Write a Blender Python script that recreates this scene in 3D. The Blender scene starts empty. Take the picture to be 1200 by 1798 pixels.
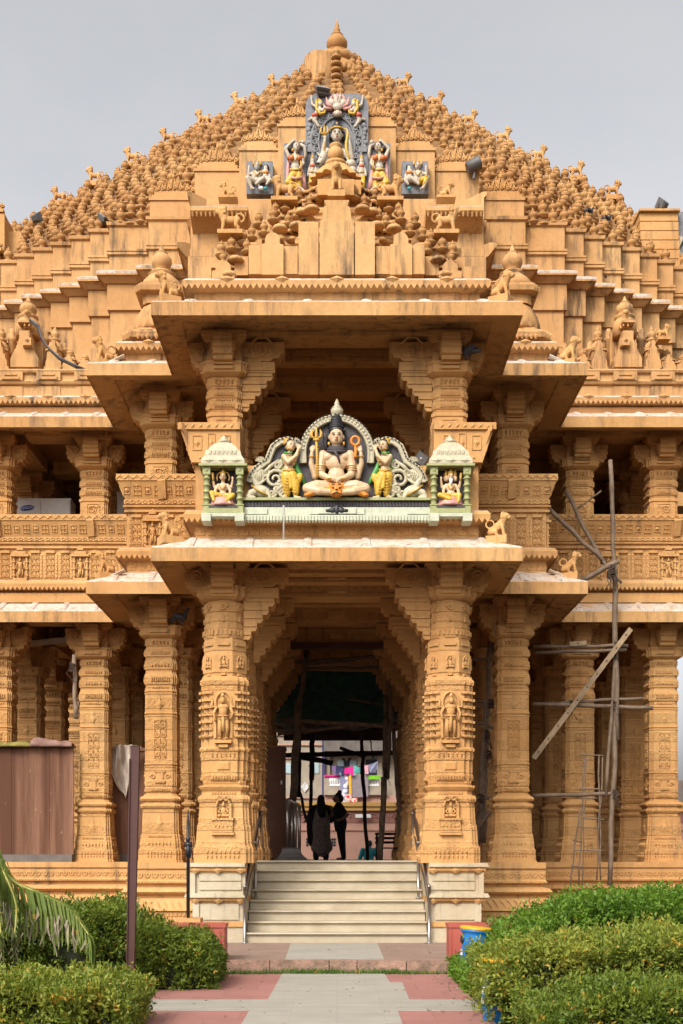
import bpy, math, random
import numpy as np
from mathutils import Vector, Matrix
random.seed(7)
PI = math.pi
scene = bpy.context.scene
COL = scene.collection
F, CX, YH, CAMZ = 2100.0, 592.0, 1503.0, 1.53      # lens of the photograph (1200 x 1798) and eye height


def W(px, py, d):
    return Vector(((px - CX) * d / F, d, CAMZ + (YH - py) * d / F))


def X_(px, d):
    return (px - CX) * d / F


def Z_(py, d):
    return CAMZ + (YH - py) * d / F


# ------------------------------------------------------------------ mesh builder
class MB:
    def __init__(s):
        s.v = []; s.f = []; s.mi = []; s.sm = []; s.cur = 0; s.smooth = False; s.T = None

    def pts(s, P):
        b = len(s.v)
        if s.T is not None:
            P = [s.T @ Vector(p) for p in P]
        s.v.extend([(p[0], p[1], p[2]) for p in P])
        return b

    def face(s, idx):
        s.f.append(tuple(idx)); s.mi.append(s.cur); s.sm.append(s.smooth)

    def box(s, x0, x1, y0, y1, z0, z1):
        if x0 > x1: x0, x1 = x1, x0
        if y0 > y1: y0, y1 = y1, y0
        if z0 > z1: z0, z1 = z1, z0
        b = s.pts([(x0, y0, z0), (x1, y0, z0), (x1, y1, z0), (x0, y1, z0), (x0, y0, z1), (x1, y0, z1), (x1, y1, z1), (x0, y1, z1)])
        for q in ((0, 3, 2, 1), (4, 5, 6, 7), (0, 1, 5, 4), (1, 2, 6, 5), (2, 3, 7, 6), (3, 0, 4, 7)):
            s.face([b + i for i in q])

    def loft(s, rings, cap0=True, cap1=True, closed=True):
        n = len(rings[0]); b = s.pts([p for r in rings for p in r])
        for k in range(len(rings) - 1):
            for i in range(n if closed else n - 1):
                j = (i + 1) % n
                s.face((b + k * n + i, b + k * n + j, b + (k + 1) * n + j, b + (k + 1) * n + i))
        sm = s.smooth; s.smooth = False
        if cap0: s.face([b + i for i in reversed(range(n))])
        if cap1: s.face([b + (len(rings) - 1) * n + i for i in range(n)])
        s.smooth = sm

    def prism(s, poly, axis, a, b):
        if axis == 'y': r = [[(p[0], t, p[1]) for p in poly] for t in (b, a)]
        elif axis == 'x': r = [[(t, p[0], p[1]) for p in poly] for t in (a, b)]
        else: r = [[(p[0], p[1], t) for p in poly] for t in (a, b)]
        s.loft(r)

    def lathe(s, prof, c=(0, 0, 0), seg=12, cap=True, wob=0):
        rings = []
        for (r, z) in prof:
            rings.append([(c[0] + r * (1 + wob * math.cos(seg / 2 * 2 * PI * i / seg)) * math.cos(2 * PI * i / seg),
                           c[1] + r * (1 + wob * math.cos(seg / 2 * 2 * PI * i / seg)) * math.sin(2 * PI * i / seg), c[2] + z) for i in range(seg)])
        s.loft(rings, cap, cap)

    def plan(s, prof, unit, c=(0, 0)):
        s.loft([[(c[0] + r * p[0], c[1] + r * p[1], z) for p in unit] for (z, r) in prof])

    def tube(s, path, rad, seg=6, caps=True, flat=1.0):
        P = [Vector(p) for p in path]; n = len(P)
        if not isinstance(rad, (list, tuple)): rad = [rad] * n
        rings = []; up = None
        for i in range(n):
            d = (P[min(i + 1, n - 1)] - P[max(i - 1, 0)])
            if d.length < 1e-9: d = Vector((0, 0, 1))
            d.normalize()
            if up is None:
                up = Vector((0, 0, 1)) if abs(d.z) < .9 else Vector((0, 1, 0))
            a = d.cross(up)
            if a.length < 1e-6: a = d.orthogonal()
            a.normalize(); b = a.cross(d); up = b
            rings.append([tuple(P[i] + (a * math.cos(2 * PI * k / seg) + b * math.sin(2 * PI * k / seg) * flat) * rad[i]) for k in range(seg)])
        s.loft(rings, caps, caps)

    def ell(s, c, r, seg=10, rings=7, R=None):
        c = Vector(c)
        if not isinstance(r, (list, tuple)): r = (r, r, r)
        L = []
        for k in range(1, rings):
            t = PI * k / rings
            ring = []
            for i in range(seg):
                p = Vector((r[0] * math.sin(t) * math.cos(2 * PI * i / seg), r[1] * math.sin(t) * math.sin(2 * PI * i / seg), -r[2] * math.cos(t)))
                if R is not None: p = R @ p
                ring.append(c + p)
            L.append(ring)
        b0 = Vector((0, 0, -r[2])); b1 = Vector((0, 0, r[2]))
        if R is not None: b0 = R @ b0; b1 = R @ b1
        s.loft(L, False, False)
        n = seg; base = len(s.v) - n * (rings - 1)
        i0 = s.pts([c + b0]); i1 = s.pts([c + b1]); top = base + n * (rings - 2)
        for i in range(n):
            j = (i + 1) % n
            s.face((i0, base + j, base + i)); s.face((top + i, top + j, i1))

    def cap(s, a, b, ra, rb, seg=10):
        a, b = Vector(a), Vector(b); d = b - a
        s.ell(a, ra, seg, 6); s.ell(b, rb, seg, 6)
        if d.length > 1e-5:
            s.tube([a, b], [ra, rb], seg)

    def chain(s, pts, rad, seg=10):
        for i in range(len(pts) - 1):
            s.cap(pts[i], pts[i + 1], rad[i], rad[i + 1], seg)

    def pyr(s, o, u, v, n, a, b, h):
        """little relief pyramid (diamond when given rotated axes) on a face: o centre, u/v in-plane, n out"""
        o, u, v, n = Vector(o), Vector(u), Vector(v), Vector(n)
        q = s.pts([o - u * a, o - v * b, o + u * a, o + v * b, o + n * h])
        for i in range(4): s.face((q + i, q + (i + 1) % 4, q + 4))

    def blk(s, o, u, v, n, a, b, h, t=.75):
        """little raised block with chamfered sides on a face"""
        o, u, v, n = Vector(o), Vector(u), Vector(v), Vector(n)
        q = s.pts([o - u * a - v * b, o + u * a - v * b, o + u * a + v * b, o - u * a + v * b,
                   o - u * a * t - v * b * t + n * h, o + u * a * t - v * b * t + n * h, o + u * a * t + v * b * t + n * h, o - u * a * t + v * b * t + n * h])
        for k in ((4, 5, 6, 7), (0, 1, 5, 4), (1, 2, 6, 5), (2, 3, 7, 6), (3, 0, 4, 7)): s.face([q + i for i in k])

    def mesh(s, name, mats, fix=True):
        me = bpy.data.meshes.new(name)
        me.from_pydata(s.v, [], s.f)
        if not isinstance(mats, (list, tuple)): mats = [mats]
        for m in mats: me.materials.append(m)
        me.polygons.foreach_set('material_index', s.mi)
        me.polygons.foreach_set('use_smooth', s.sm)
        me.update()
        if fix and len(s.v) < 200000:
            import bmesh
            bm = bmesh.new(); bm.from_mesh(me); bmesh.ops.recalc_face_normals(bm, faces=bm.faces); bm.to_mesh(me); bm.free()
        return me

    def build(s, name, mats, parent=None, fix=True):
        return obj(name, s.mesh(name, mats, fix), parent)


def obj(name, me, parent=None):
    o = bpy.data.objects.new(name, me); COL.objects.link(o)
    if parent is not None: o.parent = parent
    return o


def empty(name, loc=(0, 0, 0)):
    o = bpy.data.objects.new(name, None); COL.objects.link(o); o.location = loc; o.empty_display_size = .2
    return o


def tag(o, label, cat, group=None, kind=None):
    o['label'] = label; o['category'] = cat
    if group: o['group'] = group
    if kind: o['kind'] = kind
    return o


def struct(o, kind='structure'):
    o['kind'] = kind; return o


def copy_tree(o, parent=None):
    c = o.copy(); COL.objects.link(c)
    if parent is not None: c.parent = parent
    for ch in list(o.children): copy_tree(ch, c)
    return c


def bake(m, name, mat, voxel, smooth=2, flat=False):
    """union of the shapes in m as one continuous skin"""
    me = m.mesh(name + '_raw', mat)
    t = bpy.data.objects.new('t', me); COL.objects.link(t)
    r = t.modifiers.new('r', 'REMESH'); r.mode = 'VOXEL'; r.voxel_size = voxel; r.use_smooth_shade = not flat
    if smooth:
        q = t.modifiers.new('s', 'SMOOTH'); q.iterations = smooth; q.factor = .5
    dg = bpy.context.evaluated_depsgraph_get(); dg.update()
    out = bpy.data.meshes.new_from_object(t.evaluated_get(dg), depsgraph=dg)
    out.name = name
    out.materials.clear(); out.materials.append(mat)
    out.polygons.foreach_set('use_smooth', [not flat] * len(out.polygons))
    bpy.data.objects.remove(t); bpy.data.meshes.remove(me)
    return out


# plan polygons (unit half width)
def redent(a=.62, b=.83):
    q = [(a, -1), (a, -b), (b, -b), (b, -a), (1, -a)]
    P = []
    for k in range(4):
        c, sn = [(1, 0), (0, 1), (-1, 0), (0, -1)][k]
        P += [(c * x - sn * y, sn * x + c * y) for (x, y) in q]
    return P


RED = redent(.78, .89)
SQ = [(-1, -1), (1, -1), (1, 1), (-1, 1)]
OCT = [(math.cos(PI / 8 + k * PI / 4) * 1.04, math.sin(PI / 8 + k * PI / 4) * 1.04) for k in range(8)]
C16 = [(math.cos(PI / 16 + k * PI / 8) * 1.02, math.sin(PI / 16 + k * PI / 8) * 1.02) for k in range(16)]
FACES4 = [((1, 0, 0), (0, -1, 0)), ((0, 1, 0), (1, 0, 0)), ((-1, 0, 0), (0, 1, 0)), ((0, -1, 0), (-1, 0, 0))]


def orn_row(m, kind, z, half, width, n, h, a=None, dep=.014, faces=FACES4, c=(0, 0)):
    dep = dep * 2.0
    """row of n little ornaments on each face of a square pier: half = face distance, width = half width used"""
    for (u, nn) in faces:
        for i in range(n):
            t = (-1 + (2 * i + 1) / n) * width
            o = Vector((c[0] + nn[0] * half + u[0] * t, c[1] + nn[1] * half + u[1] * t, z))
            aa = a or width / n * .8
            if kind == 'dia': m.pyr(o, u, (0, 0, 1), nn, aa, h, dep)
            elif kind == 'blk': m.blk(o, u, (0, 0, 1), nn, aa, h, dep)
            elif kind == 'petal':
                m.pyr(o + Vector((0, 0, -h * .3)), u, (0, 0, 1), nn, aa, h * .7, dep)
                m.blk(o + Vector((0, 0, h * .55)), u, (0, 0, 1), nn, aa * .8, h * .4, dep * .8, .3)


def spiral(m, o, u, v, n, r, turns=1.4, th=.012, start=0., sgn=1, seg=14, lift=.006):
    o, u, v, n = Vector(o), Vector(u), Vector(v), Vector(n)
    P = []; R = []
    for i in range(seg + 1):
        t = i / seg; a = start + sgn * turns * 2 * PI * t; rr = r * (1 - .82 * t)
        P.append(o + u * rr * math.cos(a) + v * rr * math.sin(a) + n * lift); R.append(th * 1.35 * (1 - .4 * t))
    m.tube(P, R, 5)


def scroll_panel(m, o, u, v, n, w, h, rows, th=.012):
    """carved rinceaux: mirrored spirals up a panel, o = centre, w/h = half sizes"""
    o, u, v, n = Vector(o), Vector(u), Vector(v), Vector(n)
    r = h / rows * .95
    for k in range(rows):
        zz = -h + (2 * k + 1) * h / rows
        for sx in (-1, 1):
            spiral(m, o + u * sx * w * .5 + v * zz, u * sx, v, n, min(r, w * .48), 1.3, th, PI * (k % 2), 1 if k % 2 else -1, 11)
    m.tube([o - v * h + n * .004, o + v * h + n * .004], th * 1.1, 4)
    for k in range(rows + 1):
        for sx in (-1, 0, 1): m.pyr(o + u * sx * w * .86 + v * (-h + 2 * h * k / rows) * .94, u, v, n, w * .17, h / rows * .22, .03)
    for a, b, c, d in ((-w, -h, w, -h), (w, -h, w, h), (w, h, -w, h), (-w, h, -w, -h)):
        m.tube([o + u * a + v * b, o + u * c + v * d], th * 1.0, 4)


# ------------------------------------------------------------------ sweeps along the stepped facade line
def offs(line, off):
    """offset an open polyline to its right-hand side (outside) with mitred corners"""
    n = len(line); out = []
    for i in range(n):
        def nrm(a, b):
            d = Vector((b[0] - a[0], b[1] - a[1])); d.normalize(); return Vector((d.y, -d.x))
        if i == 0: nn = nrm(line[0], line[1]); k = 1
        elif i == n - 1: nn = nrm(line[-2], line[-1]); k = 1
        else:
            a = nrm(line[i - 1], line[i]); b = nrm(line[i], line[i + 1]); nn = a + b
            nn.normalize(); k = 1 / max(.3, nn.dot(a))
        out.append((line[i][0] + nn.x * off * k, line[i][1] + nn.y * off * k))
    return out


def sweep(m, line, prof, i0=0, i1=None, caps=True):
    i1 = len(line) - 1 if i1 is None else i1
    cache = [offs(line, o) for (o, z) in prof]
    rings = [[(cache[k][i][0], cache[k][i][1], prof[k][1]) for k in range(len(prof))] for i in range(i0, i1 + 1)]
    n = len(prof); b = m.pts([p for r in rings for p in r])
    for k in range(len(rings) - 1):
        for i in range(n):
            j = (i + 1) % n
            m.face((b + k * n + i, b + k * n + j, b + (k + 1) * n + j, b + (k + 1) * n + i))
    if caps:
        m.face([b + i for i in range(n)]); m.face([b + (len(rings) - 1) * n + i for i in reversed(range(n))])


def along(line, off, i0, i1, step, margin=0.):
    """positions, along-vectors and normals spaced along the offset line, segment by segment"""
    L = offs(line, off)
    for i in range(i0, i1):
        a, b = Vector((L[i][0], L[i][1], 0)), Vector((L[i + 1][0], L[i + 1][1], 0))
        d = b - a; ln = d.length - 2 * margin
        if ln <= step * .3: continue
        d.normalize(); n = max(1, round(ln / step)); st = ln / n
        for k in range(n):
            yield a + d * (margin + (k + .5) * st), d, Vector((d.y, -d.x, 0)), st
# ------------------------------------------------------------------ materials
def newmat(name):
    m = bpy.data.materials.new(name); m.use_nodes = True
    nt = m.node_tree; nt.nodes.clear()
    out = nt.nodes.new('ShaderNodeOutputMaterial'); p = nt.nodes.new('ShaderNodeBsdfPrincipled')
    nt.links.new(p.outputs[0], out.inputs[0])
    return m, nt, p


class NT:
    def __init__(s, nt): s.nt = nt
    def n(s, t, **kw):
        nd = s.nt.nodes.new('ShaderNode' + t)
        for k, v in kw.items(): setattr(nd, k, v)
        return nd
    def l(s, a, b): s.nt.links.new(a, b)
    def pos(s, scale=(1, 1, 1)):
        g = s.n('NewGeometry'); mp = s.n('Mapping'); s.l(g.outputs['Position'], mp.inputs[0]); mp.inputs['Scale'].default_value = scale
        return mp.outputs[0]
    def noise(s, vec, scale, detail=4, rough=.6):
        q = s.n('TexNoise'); s.l(vec, q.inputs['Vector']); q.inputs['Scale'].default_value = scale; q.inputs['Detail'].default_value = detail; q.inputs['Roughness'].default_value = rough
        return q.outputs['Fac']
    def vor(s, vec, scale, feat='F1', out='Distance'):
        q = s.n('TexVoronoi', feature=feat); s.l(vec, q.inputs['Vector']); q.inputs['Scale'].default_value = scale
        return q.outputs[out]
    def ramp(s, fac, a, b, c0=(0, 0, 0, 1), c1=(1, 1, 1, 1)):
        r = s.n('ValToRGB'); s.l(fac, r.inputs[0]); r.color_ramp.elements[0].position = a; r.color_ramp.elements[1].position = b
        r.color_ramp.elements[0].color = c0; r.color_ramp.elements[1].color = c1
        return r.outputs[0]
    def mix(s, fac, a, b, t='MIX'):
        q = s.n('MixRGB', blend_type=t)
        for i, x in enumerate((fac, a, b)):
            if isinstance(x, (int, float)): q.inputs[i].default_value = x
            elif isinstance(x, (tuple, list)): q.inputs[i].default_value = (*x[:3], 1)
            else: s.l(x, q.inputs[i])
        return q.outputs[0]
    def mul(s, a, b, op='MULTIPLY'):
        q = s.n('Math', operation=op)
        for i, x in enumerate((a, b)):
            if isinstance(x, (int, float)): q.inputs[i].default_value = x
            else: s.l(x, q.inputs[i])
        return q.outputs[0]
    def bump(s, h, strength, dist, prev=None):
        q = s.n('Bump'); q.inputs['Strength'].default_value = strength; q.inputs['Distance'].default_value = dist
        s.l(h, q.inputs['Height'])
        if prev is not None: s.l(prev, q.inputs['Normal'])
        return q.outputs[0]


def ochre(name, c1, c2, carve=0, stain=.7, lime=0., thr=.545):
    m, nt, p = newmat(name); N = NT(nt); P = N.pos()
    col = N.mix(N.ramp(N.noise(P, .9, 5), .35, .7), c1, c2)
    col = N.mix(N.ramp(N.noise(P, .35, 4), .40, .62), N.mix(1, col, (.88, .80, .74), 'MULTIPLY'), col)
    col = N.mix(N.ramp(N.noise(P, 14, 4), .3, .75), N.mix(1, col, (.86, .84, .80), 'MULTIPLY'), col)
    # rain streaks: tall narrow dirt
    st = N.mul(N.ramp(N.noise(N.pos((5.5, 5.5, .7)), 1.0, 6, .7), thr - .02, thr + .16), N.ramp(N.noise(P, .55, 3), .38, .58))
    col = N.mix(N.mul(st, stain), col, (.075, .052, .036))
    # pin-prick weathering
    sp = N.ramp(N.noise(P, 55, 2), .68, .78)
    col = N.mix(N.mul(sp, .35), col, (.12, .08, .05))
    if lime > 0:
        lm = N.ramp(N.noise(P, 3.2, 7, .7), .35 - lime * .04, .55 - lime * .04)
        lime_col = N.mix(N.ramp(N.noise(P, 24, 4), .4, .7), (.47, .385, .31), (.60, .53, .46))
        col = N.mix(N.mul(lm, .92), col, lime_col)
        dk = N.ramp(N.noise(P, 9, 9, .8), .545, .63)
        col = N.mix(N.mul(dk, .8), col, (.075, .062, .055))
    N.l(col, p.inputs['Base Color']); p.inputs['Roughness'].default_value = .82
    p.inputs['Specular IOR Level'].default_value = .25
    h = N.noise(P, 38, 5, .65)
    nb = N.bump(h, .35, .012)
    nb = N.bump(N.noise(P, 5, 3), .25, .03, nb)
    if carve:
        v1 = N.vor(P, 15 * carve, 'SMOOTH_F1'); v2 = N.vor(P, 27 * carve, 'DISTANCE_TO_EDGE')
        band = N.n('TexWave', wave_type='BANDS', bands_direction='Z'); N.l(P, band.inputs[0]); band.inputs['Scale'].default_value = .85; band.inputs['Distortion'].default_value = .0
        mask = N.ramp(band.outputs['Fac'], .35, .5)
        hh = N.mul(N.mul(N.ramp(v1, .05, .45), .9), N.mul(N.ramp(v2, .02, .16), .55), 'ADD'); hh = N.mul(hh, mask)
        nb = N.bump(hh, .5, .028, nb)
    N.l(nb, p.inputs['Normal'])
    return m


def plain(name, c, rough=.6, var=.12, scale=9, bump=.2, metal=0, c2=None, nscale=None, spec=.4, dist=.01):
    m, nt, p = newmat(name); N = NT(nt); P = N.pos()
    c2 = c2 or tuple(max(0, x * (1 - var * 2.2)) for x in c)
    col = N.mix(N.ramp(N.noise(P, scale, 5), .3, .72), c2, c)
    N.l(col, p.inputs['Base Color']); p.inputs['Roughness'].default_value = rough; p.inputs['Metallic'].default_value = metal
    p.inputs['Specular IOR Level'].default_value = spec
    if bump: N.l(N.bump(N.noise(P, nscale or scale * 5, 4), bump, dist), p.inputs['Normal'])
    return m


OC1, OC2 = (.53, .292, .106), (.595, .352, .146)
M = {}
M['ochre'] = ochre('ochre paint', OC1, OC2)
M['carved'] = ochre('ochre carved', OC1, OC2, carve=1, stain=.4)
M['finecarved'] = ochre('ochre fine carved', OC1, OC2, carve=1.7, stain=.4)
M['wall'] = ochre('ochre weathered wall', (.52, .295, .116), (.59, .355, .158), stain=.9, thr=.505)
M['pot'] = ochre('ochre brown pots', (.40, .212, .076), (.49, .275, .108), stain=.6, thr=.55)
M['roofbody'] = ochre('weathered roof tiers darkened as shade', (.25, .135, .055), (.34, .19, .078), stain=.8, thr=.52)  # weathered brown, darkened further so gaps between pots look shadowed
M['eaveedge'] = ochre('weathered eave edge', (.50, .28, .105), (.57, .34, .145), stain=.75, thr=.49)
M['lime'] = ochre('limewashed eave top', OC1, OC2, stain=.5, lime=1.)
M['dirtytop'] = ochre('grey weathered ledge', (.40, .26, .13), (.46, .31, .17), stain=.7, lime=.35)
M['colstone'] = ochre('carved column stone', OC1, OC2, carve=1.0, stain=.45)
M['dim'] = ochre('ochre darkened as interior shade', (.36, .185, .075), (.42, .22, .09), stain=.3)  # darker copy of the ochre, interior shade put into its colour
M['darkwall'] = plain('plaster darkened as unlit interior', (.10, .065, .045), .9, .2, 2)  # darkness of the unlit interior put into the wall colour
M['marble'] = plain('cream marble', (.44, .37, .26), .42, .06, 2.5, .08, c2=(.34, .275, .18))
M['marble_old'] = ochre('stained marble', (.47, .40, .275), (.55, .475, .35), stain=.6)
M['cream'] = plain('cream paint', (.48, .42, .28), .5, .12, 16, .25, c2=(.34, .295, .19))
M['mint'] = plain('pale mint paint', (.48, .49, .36), .55, .1, 8, .25, c2=(.36, .37, .26))
M['olive'] = plain('olive green paint', (.33, .33, .14), .55, .12, 12, .2, c2=(.24, .24, .09))
M['charcoal'] = plain('charcoal paint', (.062, .050, .050), .6, .2, 14, .3, c2=(.035, .028, .03))
M['skin_cream'] = plain('pale painted skin', (.58, .40, .235), .42, .06, 10, .1, c2=(.49, .315, .17))
M['skin_white'] = plain('whitewashed skin', (.50, .425, .325), .5, .12, 14, .2, c2=(.36, .295, .21))
M['black'] = plain('black paint', (.022, .020, .022), .45, .2, 12, .2)
M['yellow'] = plain('yellow paint', (.58, .36, .035), .42, .12, 10, .15, c2=(.47, .26, .02))
M['gold'] = plain('gold paint', (.60, .35, .06), .38, .15, 18, .2, c2=(.42, .22, .03))
M['orange'] = plain('orange paint', (.62, .24, .025), .45, .12, 10, .2, c2=(.52, .15, .015))
M['coral'] = plain('coral orange paint', (.56, .15, .04), .45, .15, 10, .1)
M['green'] = plain('green paint', (.07, .30, .05), .4, .15, 10, .1)
M['pink'] = plain('pink paint', (.56, .29, .24), .5, .12, 10, .15, c2=(.44, .20, .165))
M['red'] = plain('red paint', (.60, .10, .05), .45, .15, 10, .1)
M['slate'] = plain('blue grey relief slab', (.215, .215, .23), .75, .15, 7, .35, c2=(.12, .12, .13))
M['lace'] = plain('grey carved tracery', (.24, .235, .235), .7, .12, 10, .3, c2=(.14, .14, .14))
M['teal'] = plain('turquoise paint', (.04, .36, .36), .5)
M['steel'] = plain('brushed steel', (.34, .31, .285), .32, .06, 20, .05, metal=.9)
M['rail'] = plain('dark handrail', (.075, .045, .035), .4, .15, 8, .05)
M['iron'] = plain('black iron', (.022, .02, .022), .5, .2, 15, .1)
M['brownsteel'] = plain('brown painted steel', (.075, .030, .022), .7, .15, 6, .15, c2=(.06, .022, .018))
M['redwall'] = plain('red painted block', (.36, .085, .055), .6, .12, 3, .15, c2=(.30, .06, .04))
M['bin'] = plain('blue plastic', (.012, .155, .42), .38, .1, 6, .06, c2=(.012, .12, .34))
M['binlid'] = plain('mustard plastic', (.60, .30, .015), .5, .1, 6, .06)
M['white'] = plain('white paint', (.66, .65, .62), .5, .04, 10, .05)
M['pinkpave'] = plain('pink paving', (.55, .235, .195), .75, .1, 2.2, .25, c2=(.46, .19, .155))
M['whitepave'] = plain('pale paving', (.60, .575, .52), .7, .08, 2.5, .2, c2=(.50, .475, .42))
M['slab'] = plain('pinkish stone slab', (.27, .18, .135), .8, .1, 3, .3, c2=(.20, .13, .095))
M['kerb'] = plain('rough mossy kerb', (.40, .23, .165), .9, .3, 6, .6, c2=(.12, .085, .055), dist=.03)
M['soil'] = plain('brown soil', (.095, .068, .042), .95, .3, 5, .7, dist=.04)
M['bamboo'] = plain('weathered bamboo', (.24, .165, .105), .7, .2, 7, .3, c2=(.12, .078, .05))
M['plankwood'] = plain('old plank', (.38, .27, .155), .75, .18, 8, .3, c2=(.25, .165, .09))
M['darkwood'] = plain('dark timber and shade-dark poles', (.035, .024, .02), .8, .3, 9, .3)  # bench timber; on the far poles this darkness stands for shade
M['rope'] = plain('rope lashing', (.09, .055, .035), .9, .3, 30, .5)
M['net'] = plain('dark green shade net', (.03, .115, .085), .9, .3, 5, .4)
M['cloth_grey'] = plain('dusty grey cloth', (.55, .45, .36), .9, .15, 6, .6, dist=.05)
M['cloth_pink'] = plain('faded pink tarpaulin', (.30, .17, .13), .85, .2, 6, .5, dist=.03)
M['cloth_yellow'] = plain('yellow green tarpaulin', (.26, .21, .045), .85, .2, 6, .5, dist=.03)
M['ac'] = plain('off white sheet metal', (.66, .61, .55), .5, .06, 5, .05)
M['acblue'] = plain('blue badge', (.012, .035, .25), .4, .05)
M['lampgrey'] = plain('grey cast metal', (.10, .09, .085), .5, .15, 10, .1)
M['lampglass'] = plain('dusty lamp glass', (.36, .34, .32), .2, .1, 8, 0, spec=.6)
M['pigeon'] = plain('slate pigeon feathers', (.045, .047, .058), .6, .3, 25, .2)
M['bare_concrete'] = plain('stained concrete', (.165, .14, .12), .9, .15, 3, .5, c2=(.095, .08, .068))
M['house_beige'] = plain('beige plaster', (.36, .30, .225), .9, .12, 2, .3, c2=(.24, .195, .145))
M['house_pink'] = plain('dusty pink plaster', (.44, .25, .185), .85, .06, 1.5, .15, c2=(.36, .20, .145))
M['house_red'] = plain('brown red frieze', (.26, .12, .09), .85, .12, 4, .2)
M['house_yellow'] = plain('yellow trim', (.50, .29, .085), .8, .1, 3, .2)
M['house_blue'] = plain('pale blue shutter', (.36, .46, .47), .7, .1, 4, .1)
M['window_dark'] = plain('dark window opening', (.03, .03, .04), .4, .1, 3, 0)
M['cloth_black'] = plain('black cloth', (.012, .011, .012), .9, .2, 12, .3)
M['cloth_navy'] = plain('dark navy cloth', (.014, .015, .022), .9, .2, 12, .3)
M['skin'] = plain('brown skin', (.23, .125, .08), .5, .06, 12, .05)
M['hair'] = plain('black hair', (.008, .007, .007), .5, .2, 40, .3)
M['cloth_teal'] = plain('teal shirt', (.015, .22, .25), .8, .1, 8, .2)
for nm, c in (('purple', (.16, .10, .22)), ('navy', (.045, .045, .12)), ('magenta', (.62, .015, .20)), ('aqua', (.14, .44, .40)), ('rose', (.66, .32, .38)), ('bluegrey', (.24, .25, .36)),
              ('lime', (.20, .55, .02)), ('amber', (.80, .38, .04)), ('stripegrey', (.27, .22, .23))):
    M['w_' + nm] = plain(nm + ' laundry', c, .9, .1, 6, .3)


def patterned_cloth(name, a, b, scale, thr):
    m, nt, p = newmat(name); N = NT(nt); P = N.pos()
    N.l(N.mix(N.ramp(N.vor(P, scale), thr, thr + .08), a, b), p.inputs['Base Color']); p.inputs['Roughness'].default_value = .9
    return m


M['kurta'] = patterned_cloth('grey patterned kurta', (.09, .07, .058), (.20, .155, .13), 22, .30)
M['w_print'] = patterned_cloth('printed sheet', (.62, .62, .64), (.22, .22, .34), 5, .45)
M['w_redprint'] = patterned_cloth('red printed cloth', (.62, .05, .05), (.66, .50, .42), 6, .42)


def partition_mat():
    m, nt, p = newmat('brown laminate'); N = NT(nt)
    P = N.pos((1.7, 1.7, .08)); n1 = N.noise(P, 1.9, 4)
    col = N.mix(N.ramp(n1, .38, .70), (.095, .040, .022), (.27, .14, .085))
    col = N.mix(N.mul(N.ramp(N.noise(N.pos((40, 40, 2.0)), 1, 4), .45, .7), .35), col, (.07, .03, .022))
    col = N.mix(N.mul(N.ramp(N.noise(N.pos((9, 9, 3)), 2, 4, .7), .66, .72), .6), col, (.42, .27, .19))
    N.l(col, p.inputs['Base Color']); p.inputs['Roughness'].default_value = .75; p.inputs['Specular IOR Level'].default_value = .15
    return m


M['laminate'] = partition_mat()
M['cabinet'] = plain('brown cabinet laminate', (.15, .07, .042), .7, .15, 3, .1, spec=.2)


def paving_mat(name, c, c2, sx, sy, groove):
    m, nt, p = newmat(name); N = NT(nt); P = N.pos()
    b = N.n('TexBrick'); N.l(P, b.inputs['Vector']); b.inputs['Scale'].default_value = 1; b.inputs['Brick Width'].default_value = sx; b.inputs['Row Height'].default_value = sy
    b.inputs['Mortar Size'].default_value = .006; b.inputs['Color1'].default_value = (*c, 1); b.inputs['Color2'].default_value = (*c2, 1); b.inputs['Mortar'].default_value = (*groove, 1)
    col = N.mix(N.mul(N.ramp(N.noise(P, 2.2, 6, .7), .40, .72), .45), b.outputs[0], tuple(x * .62 for x in c))
    col = N.mix(N.mul(N.ramp(N.noise(N.pos((1.5, 14, 1)), 2, 5), .5, .75), .3), col, tuple(min(1, x * 1.3) for x in c))
    col = N.mix(N.mul(N.ramp(N.noise(P, 40, 3), .62, .75), .3), col, (.12, .09, .07))
    N.l(col, p.inputs['Base Color']); p.inputs['Roughness'].default_value = .7
    N.l(N.bump(N.noise(P, 60, 3), .3, .006), p.inputs['Normal'])
    return m


M['pinkpave'] = paving_mat('pink paving', (.325, .145, .118), (.285, .122, .098), .62, .62, (.23, .105, .085))
M['whitepave'] = paving_mat('pale paving', (.335, .305, .25), (.29, .26, .21), .9, .12, (.255, .235, .20))


def leaf_mat(name, a, b, c, dry=.03):
    m, nt, p = newmat(name); N = NT(nt); P = N.pos()
    q = N.n('TexWhiteNoise'); sn = N.n('VectorMath', operation='SNAP'); N.l(P, sn.inputs[0]); sn.inputs[1].default_value = (.05, .05, .05); N.l(sn.outputs[0], q.inputs['Vector'])
    col = N.mix(q.outputs['Value'], a, b)
    col = N.mix(N.ramp(N.noise(P, 2.6, 4), .42, .68), col, c)
    col = N.mix(N.ramp(q.outputs['Value'], 1 - dry, 1 - dry + .01), col, (.42, .27, .04))
    N.l(col, p.inputs['Base Color']); p.inputs['Roughness'].default_value = .55; p.inputs['Specular IOR Level'].default_value = .3
    tr = N.n('BsdfTranslucent'); N.l(N.mix(1, col, (1.0, 1.15, .45), 'MULTIPLY'), tr.inputs[0])
    ms = N.n('MixShader'); ms.inputs[0].default_value = .28
    out = [x for x in nt.nodes if x.type == 'OUTPUT_MATERIAL'][0]
    N.l(p.outputs[0], ms.inputs[1]); N.l(tr.outputs[0], ms.inputs[2]); N.l(ms.outputs[0], out.inputs[0])
    return m


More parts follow.
